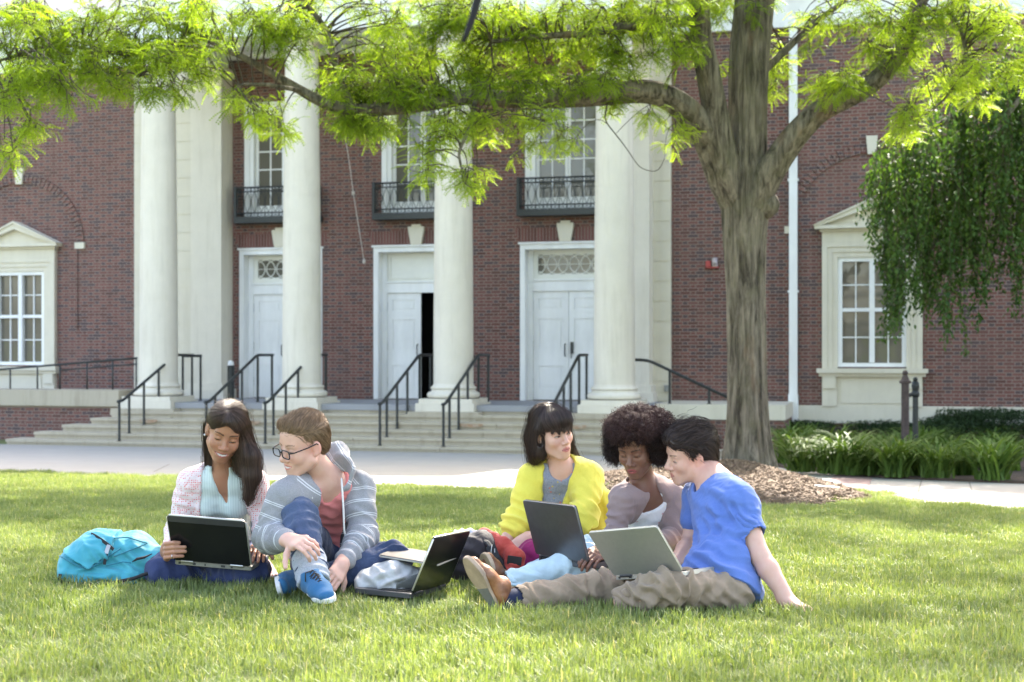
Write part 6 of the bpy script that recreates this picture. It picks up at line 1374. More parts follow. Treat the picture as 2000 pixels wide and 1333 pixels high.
# =============================== C: woman in the yellow cardigan
def make_c():
    J = dict(PV=P(1104, 1078, 6.52), NB=P(1096, 914, 6.25), SL=P(1040, 936, 6.26), SR=P(1150, 932, 6.24), HL=P(1076, 1085, 6.46), HR=P(1138, 1085, 6.46), bow=.03, shr=.044)
    EL, WL, ER, WR = P(1010, 1022, 6.20), P(984, 1062, 6.14), P(1140, 1008, 6.10), P(1022, 1056, 6.10)
    KL, AL, KR, AR = P(1046, 1088, 6.04), P(985, 1132, 6.08), P(1160, 1106, 6.1), P(1080, 1132, 6.05)
    H = Head(P(1079, 844, 6.18), 34, 7, -13, .95)
    T_ = torso(J, (.160, .10, .12, .085, .138, .095), bust=1.)
    hl = hand(WL, P(962, 1088, 6.10) - WL, (.2, -.5, .8), 1, (.3, .3, .35, .4), (.4, .2), .92); hr = hand(WR, P(996, 1076, 6.06) - WR, (.2, -.6, .75), -1, (.3, .3, .35, .4), (.4, .2), .92)
    pr = T_ + neck(J, H, .047) + H.prims(0., .5, 1.08, 1.05, .95) + limb2(J['SL'], EL, WL, (.036, .034, .030, .032, .022)) + limb2(J['SR'], ER, WR, (.036, .034, .030, .032, .022)) + hl + hr
    pr += limb2(J['HL'], KL, AL, (.07, .06, .045, .045, .032)) + limb2(J['HR'], KR, AR, (.07, .06, .045, .045, .032))
    H.gaze = -.35
    loc = gnd(1104, 1118); o, f = person('person', loc, 'woman with dark fringe in a yellow cardigan and magenta trousers looking sideways', pr, H, SK_C, (.50, .16, .15), (.03, .018, .013), .42, 0., .001, blush=(.68, .30, .24))
    def flor(nt):
        v = N(nt, 'ShaderNodeTexVoronoi'); v.inputs['Scale'].default_value = 42.; L(nt, N(nt, 'ShaderNodeTexCoord').outputs['Object'], v.inputs['Vector']); c = MIXC(nt, RAMP(nt, NOISE(nt, 160., 3), .3, .7), (.20, .215, .27), (.31, .33, .39)); a = MA(nt, 'LESS_THAN', v.outputs['Distance'], .20); sp = N(nt, 'ShaderNodeSeparateColor'); L(nt, v.outputs['Color'], sp.inputs[0])
        return MIXC(nt, a, c, MIXC(nt, MA(nt, 'GREATER_THAN', sp.outputs[0], .5), (.55, .42, .08), (.5, .18, .15)))
    sh = [p.grow(.009) for p in T_] + [cone(H.W((0, -.03, -.12)), J['NB'], .052, .06, .02)] + [cone(P(1100, 905, 6.1), P(1096, 946, 6.10), .040, .012, .012, 's'), cone(H.W((0, .0, -.02)), J['NB'] + J['fwd'] * .03 + J['up'] * .02, .06, .05, .006, 's'), half(J['NB'] + J['up'] * .03, J['up'] - J['fwd'] * .5)]
    sdf_obj('blouse', sh, .004, cloth_mat('floral_blouse', flor), o, [(P(1085, 965, 6.1), .08, .005, .045, (.3, 0, 1))], .002, 23)
    El2 = trim(EL, WL, 0, .36)[1]; Er2 = trim(ER, WR, 0, .62)[1]
    card = [p.grow(.022) for p in T_] + [slot(J, [(-.2, .0, .062), (-.07, .0, .062), (.15, -.06, .052), (.5, -.10, .05)])] + limb2(J['SL'], EL, El2, (.054, .058, .057, .056, .046), .035) + limb2(J['SR'], ER, Er2, (.056, .060, .061, .056, .048), .035) + [cone(P(1178, 980, 6.32), P(1160, 1080, 6.35), .055, .07, .04)]
    card += [cone(J['NB'] + J['sh'] * .055, J['NB'] - J['fwd'] * .05 + J['up'] * .02, .03, .032, .02), cone(J['NB'] - J['sh'] * .055, J['NB'] - J['fwd'] * .05 + J['up'] * .02, .03, .032, .02)]
    card += [cone(J['NB'] + J['fwd'] * .03, J['NB'] + J['up'] * .12, .056, .07, .008, 's'), half(P(1104, 1096, 6.4), (0, 0, -1))]
    sdf_obj('cardigan', card, .004, cloth_mat('yellow_knit', lambda nt: MIXC(nt, RAMP(nt, NOISE(nt, 420., 3), .2, .8), (.68, .60, .075), (.78, .70, .12)), .9, 600., .35), o,
            [(EL, .085, .010, .04, J['SL'] - WL), (El2, .06, .010, .03, EL - WL), (ER, .10, .011, .05, J['SR'] - WR), (P(1110, 990, 6.0), .08, .009, .04, (.5, 0, 1)), (J['SR'] - J['up'] * .06, .09, .006, .05, (1, 0, -.7)), (P(1170, 1020, 6.2), .1, .008, .06, (1, 0, .3))], .0028, 25)
    MM = cloth_mat('magenta_trousers', lambda nt: (.26, .018, .10), .85)
    jn = [cone(J['HL'], J['HR'], .112, None, .04)] + legcloth(J['HL'], KL, AL, (.095, .082, .068, .06, .045)) + legcloth(J['HR'], KR, AR, (.095, .082, .068, .06, .045))
    sdf_obj('trousers', jn, .005, MM, o, [(KL, .11, .007, .045, KL - J['HL'])], .002, 27)
    hp = [H.e((0, -.026, .046), (.084, .100, .086), .02), H.e((0, -.06, -.03), (.074, .055, .09), .03)]
    hp += [cone(H.W((-.066, -.005, .02)), H.W((-.080, -.012, -.08)), .030, .028, .02), cone(H.W((-.080, -.015, -.08)), P(1044, 900, 6.24), .028, .020, .02), cone(H.W((-.045, -.07, -.03)), P(1053, 915, 6.36), .05, .036, .03), cone(H.W((.02, -.08, -.03)), P(1100, 915, 6.38), .05, .05, .03), cone(H.W((.064, -.01, .02)), H.W((.082, -.022, -.07)), .027, .026, .02), cone(H.W((.080, -.028, -.07)), P(1126, 897, 6.30), .024, .016, .02)]
    hp += [H.e((0, .112, -.045), (.062, .064, .076), .010, 's'), H.e((-.082, .012, -.012), (.018, .022, .034), .006, 's')]
    hp += [H.e((0, .052, .064), (.066, .054, .054), .02)]
    hp += [H.e((0, .125, -.030), (.068, .048, .060), .008, 's')]
    ob, hf, V, Q = hairmesh(o, hp, .0042, M_C_HAIR, amp=.0015, seed=8, wl=.02, stretch=((0, 0, 1), 6))
    crown = H.W((0, -.01, .13))
    def flow(p, t): q = H.loc(p); d = p - crown; d = d / (np.linalg.norm(d, axis=1)[:, None] + 1e-6); low = np.clip((.06 - q[:, 2]) / .08, 0, 1)[:, None]; return d * (1 - low) + (H.R @ np.array([0, -.12, -1.])) * low
    roots = pick(V, Q, 5000, lambda c: np.clip((H.loc(c)[:, 2] + .02) / .05, .12, 1)); pt = comb(hf, roots, flow, 15, .012, .0012, .0015, .0028); tubes('strands', pt, .0007, .0004, M_C_HAIR, ob)
    pt = comb(hf, pick(V, Q, 600), flow, 15, .013, .003, .009, .006); tubes('flyaways', pt, .0005, .0003, M_C_HAIR, ob)
    # fringe: locks combed over the forehead
    n = 420; u = RNG.uniform(-1, 1, n); pts = []
    for t in np.linspace(0, 1, 8):
        x = u * (.030 + .030 * t ** .8) + RNG.normal(0, .002, n); z = .108 - .088 * t + (u ** 2) * .006 * t + RNG.normal(0, .004, n) * t + .008 * np.sin(u * 15) * t ** 2; y = .040 + .062 * np.sin(t * 1.75) ** .8 - .028 * (u ** 2) * t ** .5 + .004; pts.append(np.stack([x, y, z], 1))
    pt = np.stack(pts, 1); pt = H.c + np.einsum('ij,nsj->nsi', H.R, pt * H.z); tubes('fringe', pt, .0020, .0007, M_C_HAIR, ob)
    return o
# =============================== D: woman with the afro
def make_d():
    J = dict(PV=P(1272, 1092, 6.16), NB=P(1258, 948, 5.95), SL=P(1216, 974, 5.87), SR=P(1309, 970, 6.02), HL=P(1268, 1100, 6.08), HR=P(1312, 1104, 6.14), bow=.035, shr=.041)
    J['FW'] = np.array([-.5, -.85, 0])
    EL, WL, ER, WR = P(1200, 1048, 5.86), P(1180, 1082, 5.68), P(1322, 1052, 5.96), P(1246, 1066, 5.72)
    KL, AL, KR, AR = P(1140, 1078, 5.98), P(1042, 1118, 5.96), P(1150, 1096, 5.74), P(986, 1141, 5.70)
    H = Head(P(1243, 874, 5.86), -26, 24, -2, .95)
    T_ = torso(J, (.150, .095, .112, .08, .122, .086), bust=.95)
    hl = hand(WL, P(1158, 1088, 5.60) - WL, (-.2, -.75, .62), 1, (.55, .55, .6, .65), (.5, .3), .92, .06, .35)
    hl += [q for q in hand(P(1176, 1073, 5.70), P(1158, 1080, 5.64) - P(1176, 1073, 5.70), (-.2, -.6, .8), 1, (.4, .4, .45, .5), (.5, .3), .86)]
    pr = T_ + neck(J, H, .045) + H.prims(0., .85, 1.1, 1.25, .95) + limb2(J['SL'], EL, WL, (.034, .032, .026, .028, .020)) + limb2(J['SR'], ER, WR, (.034, .032, .026, .028, .020)) + hl + hand(WR, P(1205, 1082, 5.62) - WR, (0, -.3, 1), -1, (.4, .4, .45, .5), (.4, .2), .9)
    fh, ft = P(962, 1150, 5.69), P(944, 1083, 5.66)
    pr += limb2(J['HL'], KL, AL, (.07, .06, .045, .045, .032)) + limb2(J['HR'], KR, AR, (.07, .06, .045, .045, .034)) + [cone(AR, P(966, 1140, 5.69), .036, .032, .03), cone(P(968, 1138, 5.69), P(952, 1095, 5.68), .032, .022, .03), cone(AL, P(1010, 1122, 5.96), .03, .028, .02)]
    loc = gnd(1292, 1130); o, f = person('person', loc, 'woman with a rounded afro in a taupe cardigan and pale blue trousers reading a screen', pr, H, SK_D, (.30, .075, .08), (.012, .008, .007), .8, 0., 0., blush=(.20, .08, .05))
    def fl(nt):
        v = N(nt, 'ShaderNodeTexVoronoi'); v.inputs['Scale'].default_value = 30.; L(nt, N(nt, 'ShaderNodeTexCoord').outputs['Object'], v.inputs['Vector']); sp = N(nt, 'ShaderNodeSeparateColor'); L(nt, v.outputs['Color'], sp.inputs[0]); d = MA(nt, 'ADD', v.outputs['Distance'], MA(nt, 'MULTIPLY', NOISE(nt, 90., 3), .3))
        return MIXC(nt, MA(nt, 'MULTIPLY', MA(nt, 'LESS_THAN', d, .36), MA(nt, 'GREATER_THAN', sp.outputs[1], .35)), (.80, .80, .80), MIXC(nt, MA(nt, 'GREATER_THAN', sp.outputs[0], .5), (.42, .58, .62), (.70, .42, .42)))
    tk = [p.grow(.008) for p in T_] + [slot(J, [(-.2, .03, .062), (.0, .03, .060), (.05, .015, .054), (.068, .012, .044), (.078, .01, .025), (.085, .01, -.03)]), cone(J['NB'] + J['up'] * .1, J['NB'] - J['up'] * .0, .075, .06, .01, 's'), half(J['NB'] - J['up'] * .02, J['up'])]
    sdf_obj('vest', tk, .004, cloth_mat('floral_vest', fl), o, (), .0018, 33)
    Wl = trim(EL, WL, 0, .62)[1]
    card = [p.grow(.017) for p in T_] + [slot(J, [(-.2, .045, .062), (0, .042, .068), (.15, .0, .066), (.4, -.01, .07)])] + limb2(J['SL'], EL, Wl, (.046, .045, .042, .041, .036), .03) + limb2(J['SR'], ER, trim(ER, WR, 0, .8)[1], (.054, .050, .046, .042, .036), .03)
    card += [cone(J['NB'] + J['sh'] * .05, J['NB'] - J['fwd'] * .05 + J['up'] * .012, .026, .028, .02), cone(J['NB'] - J['sh'] * .05, J['NB'] - J['fwd'] * .05 + J['up'] * .012, .026, .028, .02)]
    card += [cone(J['NB'] + J['fwd'] * .04, J['NB'] + J['up'] * .12, .056, .07, .008, 's'), half(P(1292, 1112, 6.1), (0, 0, -1))]
    sdf_obj('cardigan', card, .004, cloth_mat('taupe_knit', lambda nt: MIXC(nt, RAMP(nt, NOISE(nt, 450., 3), .2, .8), (.26, .19, .18), (.32, .24, .225)), .9, 700.), o, [(EL, .08, .007, .04, J['SL'] - WL), (ER, .09, .008, .04, J['SR'] - WR), (J['SR'] - J['up'] * .05, .08, .005, .05, (1, 0, -.7)), (P(1200, 1005, 5.85), .07, .005, .04, (0, 0, 1))], .0022, 35)
    MP = cloth_mat('pale_blue_twill', lambda nt: (.56, .70, .76), .85); hem = trim(KR, AR, 0, .92)[1]
    jn = [cone(J['HL'], J['HR'], .108, None, .04)] + legcloth(J['HL'], KL, AL, (.09, .076, .064, .058, .044)) + legcloth(J['HR'], KR, hem, (.09, .076, .062, .060, .050)) + [cone(hem, AR + (AR - KR) * .2, .043, .043, .003, 's'), half(hem, hem - KR)]
    jn = jn[:-1]
    sdf_obj('trousers', jn, .0045, MP, o, [(KR, .13, .008, .05, KR - J['HR']), (hem, .10, .006, .05, (.3, 0, 1)), (KL, .1, .007, .045, KL - J['HL'])], .0028, 37)
    ML = mat('brown_leather', (.26, .105, .045), .45, .45, 18., .35, 90., c2=(.11, .045, .022)); MSO = mat('tan_sole', (.40, .31, .22), .75, .25, 22.)
    shoe('shoe', fh + np.array([-.012, 0, -.02]), ft, (.75, .66, .12), o, ML, MSO, w=.040)
    # afro: thousands of small coils round an uneven cloud
    cl = [((0, -.045, .07), (.115, .115, .105)), ((-.088, -.03, .03), (.060, .075, .085)), ((.088, -.045, .04), (.075, .085, .09)), ((.09, -.06, .075), (.07, .07, .06)), ((-.03, .02, .115), (.085, .07, .055)), ((.05, .035, .115), (.075, .06, .05)), ((.03, -.1, .02), (.10, .07, .11)), ((-.105, -.015, -.02), (.04, .05, .055)), ((.092, -.03, -.03), (.045, .06, .06)), ((.0, .062, .088), (.07, .035, .035))]
    hp = [H.e(c, np.array(r) * .86, .03) for c, r in cl] + [H.e((0, .122, -.040), (.060, .072, .088), .012, 's')]
    ob, hf, V, Q = hairmesh(o, hp, .005, M_D_HAIR, amp=.011, seed=12, wl=.035)
    n = 14000; r0 = pick(V, Q, n); nr_ = hf.grad(r0); r0 = r0 - nr_ * RNG.uniform(.0, .012, n)[:, None]; S = 12; ax = nr_ + RNG.normal(0, .55, (n, 3)); ax /= np.linalg.norm(ax, axis=1)[:, None]; e1 = np.cross(ax, RNG.normal(0, 1, (n, 3))); e1 /= np.linalg.norm(e1, axis=1)[:, None]; e2 = np.cross(ax, e1)
    rad = RNG.uniform(.003, .0065, n)[:, None]; ln = RNG.uniform(.012, .036, n)[:, None]; ph = RNG.uniform(0, 6.28, n)[:, None]; tr = RNG.uniform(5, 9, n)[:, None]; pts = []
    for t in np.linspace(0, 1, S): pts.append(r0 + ax * ln * t + rad * (np.cos(ph + tr * t) * e1 + np.sin(ph + tr * t) * e2) + np.array([0, 0, -.006]) * t * t)
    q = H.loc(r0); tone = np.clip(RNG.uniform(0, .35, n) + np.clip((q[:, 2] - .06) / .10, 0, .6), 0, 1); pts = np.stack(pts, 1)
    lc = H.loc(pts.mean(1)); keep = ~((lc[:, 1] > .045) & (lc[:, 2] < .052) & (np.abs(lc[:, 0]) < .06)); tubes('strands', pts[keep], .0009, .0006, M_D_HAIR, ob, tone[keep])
    return o
# =============================== E: man in the blue T-shirt
def make_e():
    J = dict(PV=P(1400, 1134, 5.46), NB=P(1398, 950, 5.68), SL=P(1368, 968, 5.84), SR=P(1440, 978, 5.54), HL=P(1378, 1148, 5.60), HR=P(1424, 1156, 5.38), bow=.05, shr=.054)
    J['FW'] = np.array([-.92, -.36, 0])
    EL, WL, ER, WR = P(1348, 1062, 5.80), P(1318, 1100, 5.62), P(1484, 1086, 5.42), P(1541, 1176, 5.31)
    KL, AL, KR, AR = P(1182, 1151, 5.50), P(1010, 1174, 5.30), P(1294, 1149, 5.20), P(1216, 1176, 5.22)
    H = Head(P(1346, 889, 5.76), -76, 14, 10, .92, False)
    T_ = torso(J, (.140, .088, .130, .100, .152, .110))
    gh = lambda p, dz: np.array([p[0], p[1], gz(p[0], p[1]) + dz])
    hr = hand(WR, gh(P(1568, 1188, 5.26), .022) - WR, (.35, -.1, 1), -1, (.12, .10, .12, .16), (.8, .0), 1.0, .12, .25)
    hl = hand(WL, P(1300, 1108, 5.5) - WL, (0, -.2, 1), 1, (.3, .3, .3, .3), (.4, .2), 1.0)
    pr = [p.grow(-.010) for p in T_] + neck(J, H, .057) + H.prims(0., .4, 1.1, 1.15, 1.08) + limb2(J['SL'], EL, WL, (.048, .046, .036, .038, .026)) + limb2(J['SR'], ER, WR, (.050, .047, .038, .040, .027)) + hl + hr
    pr += [H.c_((0, .085, .012), (0, .113, -.027), .0072, .0088, .012), cone(H.W((0, -.06, -.06)), J['NB'] - J['fwd'] * .03, .048, .06, .03)]
    pr += limb2(J['HL'], KL, AL, (.060, .052, .042, .045, .034)) + limb2(J['HR'], KR, AR, (.060, .052, .042, .045, .034))
    loc = gnd(1405, 1180); o, f = person('person', loc, 'dark haired man in a blue T-shirt and khaki trousers leaning back on one arm', pr, H, SK_E, (.50, .19, .17), (.035, .022, .016), .45, 0., 0., blush=(.68, .27, .21), hand_tint=[(H.W((.08, -.01, 0)), (.68, .28, .22))])
    Es = trim(J['SR'], ER, 0, .50)[1]; El = trim(J['SL'], EL, 0, .5)[1]
    ts = [p.grow(.014) for p in T_] + [cone(J['SR'], Es, .066, .064, .03), cone(J['SL'], El, .066, .064, .03), cone(J['PV'] + J['up'] * .02, J['PV'] - J['fwd'] * .05 - J['up'] * .05, .135, .135, .05)]
    ts += [cone(Es, ER, .056, .05, .003, 's'), cone(J['NB'] + J['fwd'] * .012 + J['up'] * .10, J['NB'] + J['fwd'] * .03 - J['up'] * .004, .075, .063, .008, 's'), half(J['PV'] - J['up'] * .055, -J['up'] * 1. + J['fwd'] * .25)]
    fo = [(J['C1'] + J['fwd'] * .05 + np.array([0, -.1, 0]), .13, .007, .065, (.6, 0, .9)), (J['W1'] + np.array([0, -.12, 0]), .14, .010, .06, (.35, 0, 1)), (J['W1'] + J['fwd'] * .1, .10, .008, .05, (.1, 0, 1)), (J['PV'] + np.array([-.05, -.1, .06]), .10, .008, .045, (.5, 0, 1)), (J['SR'] + np.array([-.03, -.05, -.06]), .08, .007, .045, (1, 0, .5)), (Es, .07, .004, .04, J['SR'] - ER)]
    sdf_obj('t_shirt', ts, .004, cloth_mat('blue_jersey', lambda nt: MIXC(nt, RAMP(nt, NOISE(nt, 420., 3), .2, .8), (.095, .165, .44), (.125, .205, .50)), .9, 900.), o, fo, .0025, 43)
    MK = cloth_mat('khaki_twill', lambda nt: MIXC(nt, RAMP(nt, NOISE(nt, 10., 4), .3, .7), (.235, .175, .120), (.31, .24, .17)), .88, 1000.)
    ALc = trim(KL, AL, 0, .94)[1]
    jn = [cone(J['HL'], J['HR'], .098, None, .04), ell(J['PV'] - J['fwd'] * .02 - J['up'] * .05, (.12, .12, .075), None, .03)] + legcloth(J['HL'], KL, ALc, (.085, .076, .068, .068, .060)) + legcloth(J['HR'], KR, AR, (.084, .074, .071, .066, .058), .012) + [cone(AR + (KR - AR) * .12, AR + (AR - KR) * .3, .048, .05, .003, 's'), cone(ALc, AL + (AL - KL) * .2, .050, .05, .003, 's')]
    fo = [(KR, .13, .013, .055, KR - J['HR']), ((KR + J['HR']) / 2 + np.array([0, -.06, 0]), .13, .009, .07, (1, 0, -.5)), (KR + (AR - KR) * .5 + np.array([0, -.06, 0]), .10, .012, .045, (.7, 0, 1)), (KL, .13, .012, .055, KL - J['HL']), ((KL + AL) / 2, .14, .009, .06, (.6, 0, 1)), (ALc, .10, .008, .045, (1, 0, .6)), (J['HR'], .12, .010, .05, (1, 0, .8))]
    sdf_obj('trousers', jn, .0045, MK, o, fo, .003, 47)
    sock = [cone(trim(KL, AL, .86, 1)[0], AL + nrm(AL - KL) * .02, .044, .040, .02), cone(AL, P(990, 1178, 5.27), .040, .036, .03)]
    sdf_obj('sock', sock, .004, cloth_mat('navy_sock', lambda nt: (.016, .022, .05), .9), o, (), .0015, 49)
    ML = mat('cognac_leather', (.36, .16, .07), .42, .4, 16., .35, 80., c2=(.16, .065, .03)); MSO = mat('worn_sole', (.38, .28, .20), .7, .3, 16.); MHP = mat('grey_heel', (.16, .155, .15), .7, .2, 20.)
    shoe('shoe', P(968, 1192, 5.245), P(908, 1092, 5.20), (.72, .66, .22), o, ML, MSO, w=.044, solecols=MHP)
    # hair: dark, wavy, longer on top
    hp = [H.e((0, -.032, .044), (.082, .096, .088), .02), H.e((0, .015, .085), (.066, .072, .050), .03), H.e((0, -.082, -.015), (.062, .034, .066), .03), H.c_((-.03, .072, .085), (.04, .070, .085), .022, None, .03)]
    hp += [H.e((0, .110, -.018), (.075, .064, .090), .010, 's'), H.e((.086, .030, -.060), (.03, .056, .062), .008, 's'), H.e((-.086, .030, -.060), (.03, .056, .062), .008, 's'), H.e((.084, -.012, -.012), (.02, .022, .034), .008, 's'), H.e((-.084, -.012, -.012), (.02, .022, .034), .008, 's')]
    ob, hf, V, Q = hairmesh(o, hp, .004, M_E_HAIR, amp=.006, seed=14, wl=.036)
    def flow(p, t): q = H.loc(p); f_ = np.clip((q[:, 2] - .04) / .05, 0, 1)[:, None]; w = np.sin(q[:, :1] * 120 + q[:, 1:2] * 90 + t * 5); return (H.R @ np.array([.2, -.8, .2])) * f_ + (H.R @ np.array([0, -.5, -.8])) * (1 - f_) + (H.R @ np.array([.5, 0, .45]))[None, :] * w
    pt = comb(hf, pick(V, Q, 5000), flow, 9, .007, .001, .004, .003); tubes('strands', off_face(H, pt), .0008, .0005, M_E_HAIR, ob)
    pt = comb(hf, pick(V, Q, 1500, lambda c: np.clip((H.loc(c)[:, 2] - .03) / .05, .05, 1) * (H.loc(c)[:, 1] < .05)), flow, 7, .008, .003, .012, .005); tubes('flyaways', off_face(H, pt), .0008, .0004, M_E_HAIR, ob)
    return o
if 'people' not in SKIP:
    import time as _t
    ONLY = os.environ.get('ONLY', 'abcde')
    for nm in ONLY:
        _0 = _t.time(); globals()['make_' + nm](); print('person', nm, round(_t.time() - _0, 1))
# ------------------------------------------------------------------ laptops and bags
def slab(m, o, x, y, n, w, l, t, r=.012, ch=.0012):
    """rounded slab: corner origin o, edges x*w and y*l, thickness t along n"""
    pts = []
    for cx, cy, a0 in ((w - r, r, -90), (w - r, l - r, 0), (r, l - r, 90), (r, r, 180)):
        for k in range(5): a = math.radians(a0 + 22.5 * k); pts.append((cx + r * math.cos(a), cy + r * math.sin(a)))
    N_ = len(pts); vs = []
    for g, z in ((ch, 0), (0, ch), (0, t - ch), (ch, t)):
        for px, py in pts: qx = px + (g if px < w / 2 else -g); qy = py + (g if py < l / 2 else -g); vs.append(o + x * qx + y * qy + n * z)
    fs = [tuple(range(N_ - 1, -1, -1)), tuple(range(3 * N_, 4 * N_))] + [(i*N_+k, i*N_+(k+1) % N_, (i+1)*N_+(k+1) % N_, (i+1)*N_+k) for i in range(3) for k in range(N_)]
    m.add(vs, fs)
KEYS = mat('key_black', (.015, .015, .016), .5); SCREEN = mat('screen_black', (.006, .006, .007), .12, .1); STEEL = mat('brushed_metal', (.48, .47, .44), .35, .08, 40., metal=.85)
PORT = mat('port_dark', (.03, .03, .032), .5)
def laptop(A_, B_, base_end, lid_end, label, m_base, m_lid, m_bezel, tb=.020, tl=.009, ports=0, bezel_edge=None, hinge=True, deck=None, band=False):
    A_, B_ = np.asarray(A_, float), np.asarray(B_, float); x = nrm(B_ - A_); w = np.linalg.norm(B_ - A_)
    bd = np.asarray(base_end, float); bd = bd - x * (bd @ x); bl = np.linalg.norm(bd); bd = nrm(bd); ld = np.asarray(lid_end, float); ld = ld - x * (ld @ x); ll = np.linalg.norm(ld); ld = nrm(ld)
    c = (A_ + B_) / 2; r = empty('laptop', c, 0, label, 'laptop'); o = A_ - c
    n = np.cross(x, bd); n = n if n[2] > 0 else -n; on = np.cross(x, ld); on = on if on @ bd > 0 else -on       # on: towards the keyboard side
    m = MB(); slab(m, o - n * tb, x, bd, n, w, bl, tb, .014, .002); m.build('base', m_base, r, 30)
    m = MB(); slab(m, o + n * .0003 + x * .02 + bd * .035, x, bd, n, w - .04, bl * .46, .0012, .004, .0003); kb = m.build('keyboard', deck or KEYS, r)
    m = MB(); nk, rk = 14, 6
    for i in range(rk):
        for k in range(nk): kw, kl = (w - .044) / nk, (bl * .46 - .004) / rk; slab(m, o + n * .0016 + x * (.022 + kw * k + .001) + bd * (.037 + kl * i + .001), x, bd, n, kw - .002, kl - .002, .0016, .002, .0003)
    m.build('keys', KEYS, kb)
    m = MB(); slab(m, o + n * .0003 + x * (w * .36) + bd * (bl * .64), x, bd, n, w * .28, bl * .3, .0008, .004, .0002); m.build('touchpad', m_bezel, r)
    m = MB(); lo = o + n * .004; slab(m, lo - on * tl, x, ld, on, w, ll, tl, .012, .0015); lid = m.build('lid', m_lid, r, 30)
    m = MB(); slab(m, lo + on * .0003, x, ld, on, w, ll, .0025, .012, .0004); m.build('bezel', m_bezel, lid)
    m = MB(); slab(m, lo + on * .0031 + x * .016 + ld * .022, x, ld, on, w - .032, ll - .038, .0006, .003, .0001); m.build('screen', SCREEN, lid)
    if bezel_edge:
        m = MB(); N_ = [lo + x * .012, lo + x * .002 + ld * .012, lo + x * .0 + ld * (ll - .012), lo + x * .012 + ld * ll, lo + x * (w - .012) + ld * ll, lo + x * w + ld * (ll - .012), lo + x * w + ld * .012, lo + x * (w - .012)]
        m.tube([p - on * tl * .35 for p in N_], tl * .62, 6); m.build('rim', bezel_edge, lid, True)
    if band: m = MB(); slab(m, lo - on * (tl + .0012) + x * .004 + ld * ll * .87, x, ld, on, w - .008, ll * .125, .0011, .008, .0003); m.build('lid_band', m_bezel, lid)
    if hinge:
        for a in (.1, .74): m = MB(); m.tube([o + x * w * a + n * .001 - on * .004, o + x * w * (a + .16) + n * .001 - on * .004], .0065, 10); m.build('hinge', STEEL if hinge is True else hinge, r, 40)
    if ports:
        m = MB()
        for k in range(ports): q = o + x * (w * (.06 + .88 * (k + .3 * math.sin(k * 3)) / ports)) - n * tb * .72 - bd * .0012; pw = (.010, .014, .006, .018, .008)[k % 5]; m.add([q, q + x * pw, q + x * pw + n * tb * .45, q + n * tb * .45, q + bd * .004, q + x * pw + bd * .004, q + x * pw + n * tb * .45 + bd * .004, q + n * tb * .45 + bd * .004], [(0, 1, 2, 3), (0, 4, 5, 1), (3, 2, 6, 7)])
        m.build('ports', PORT, r)
    return r
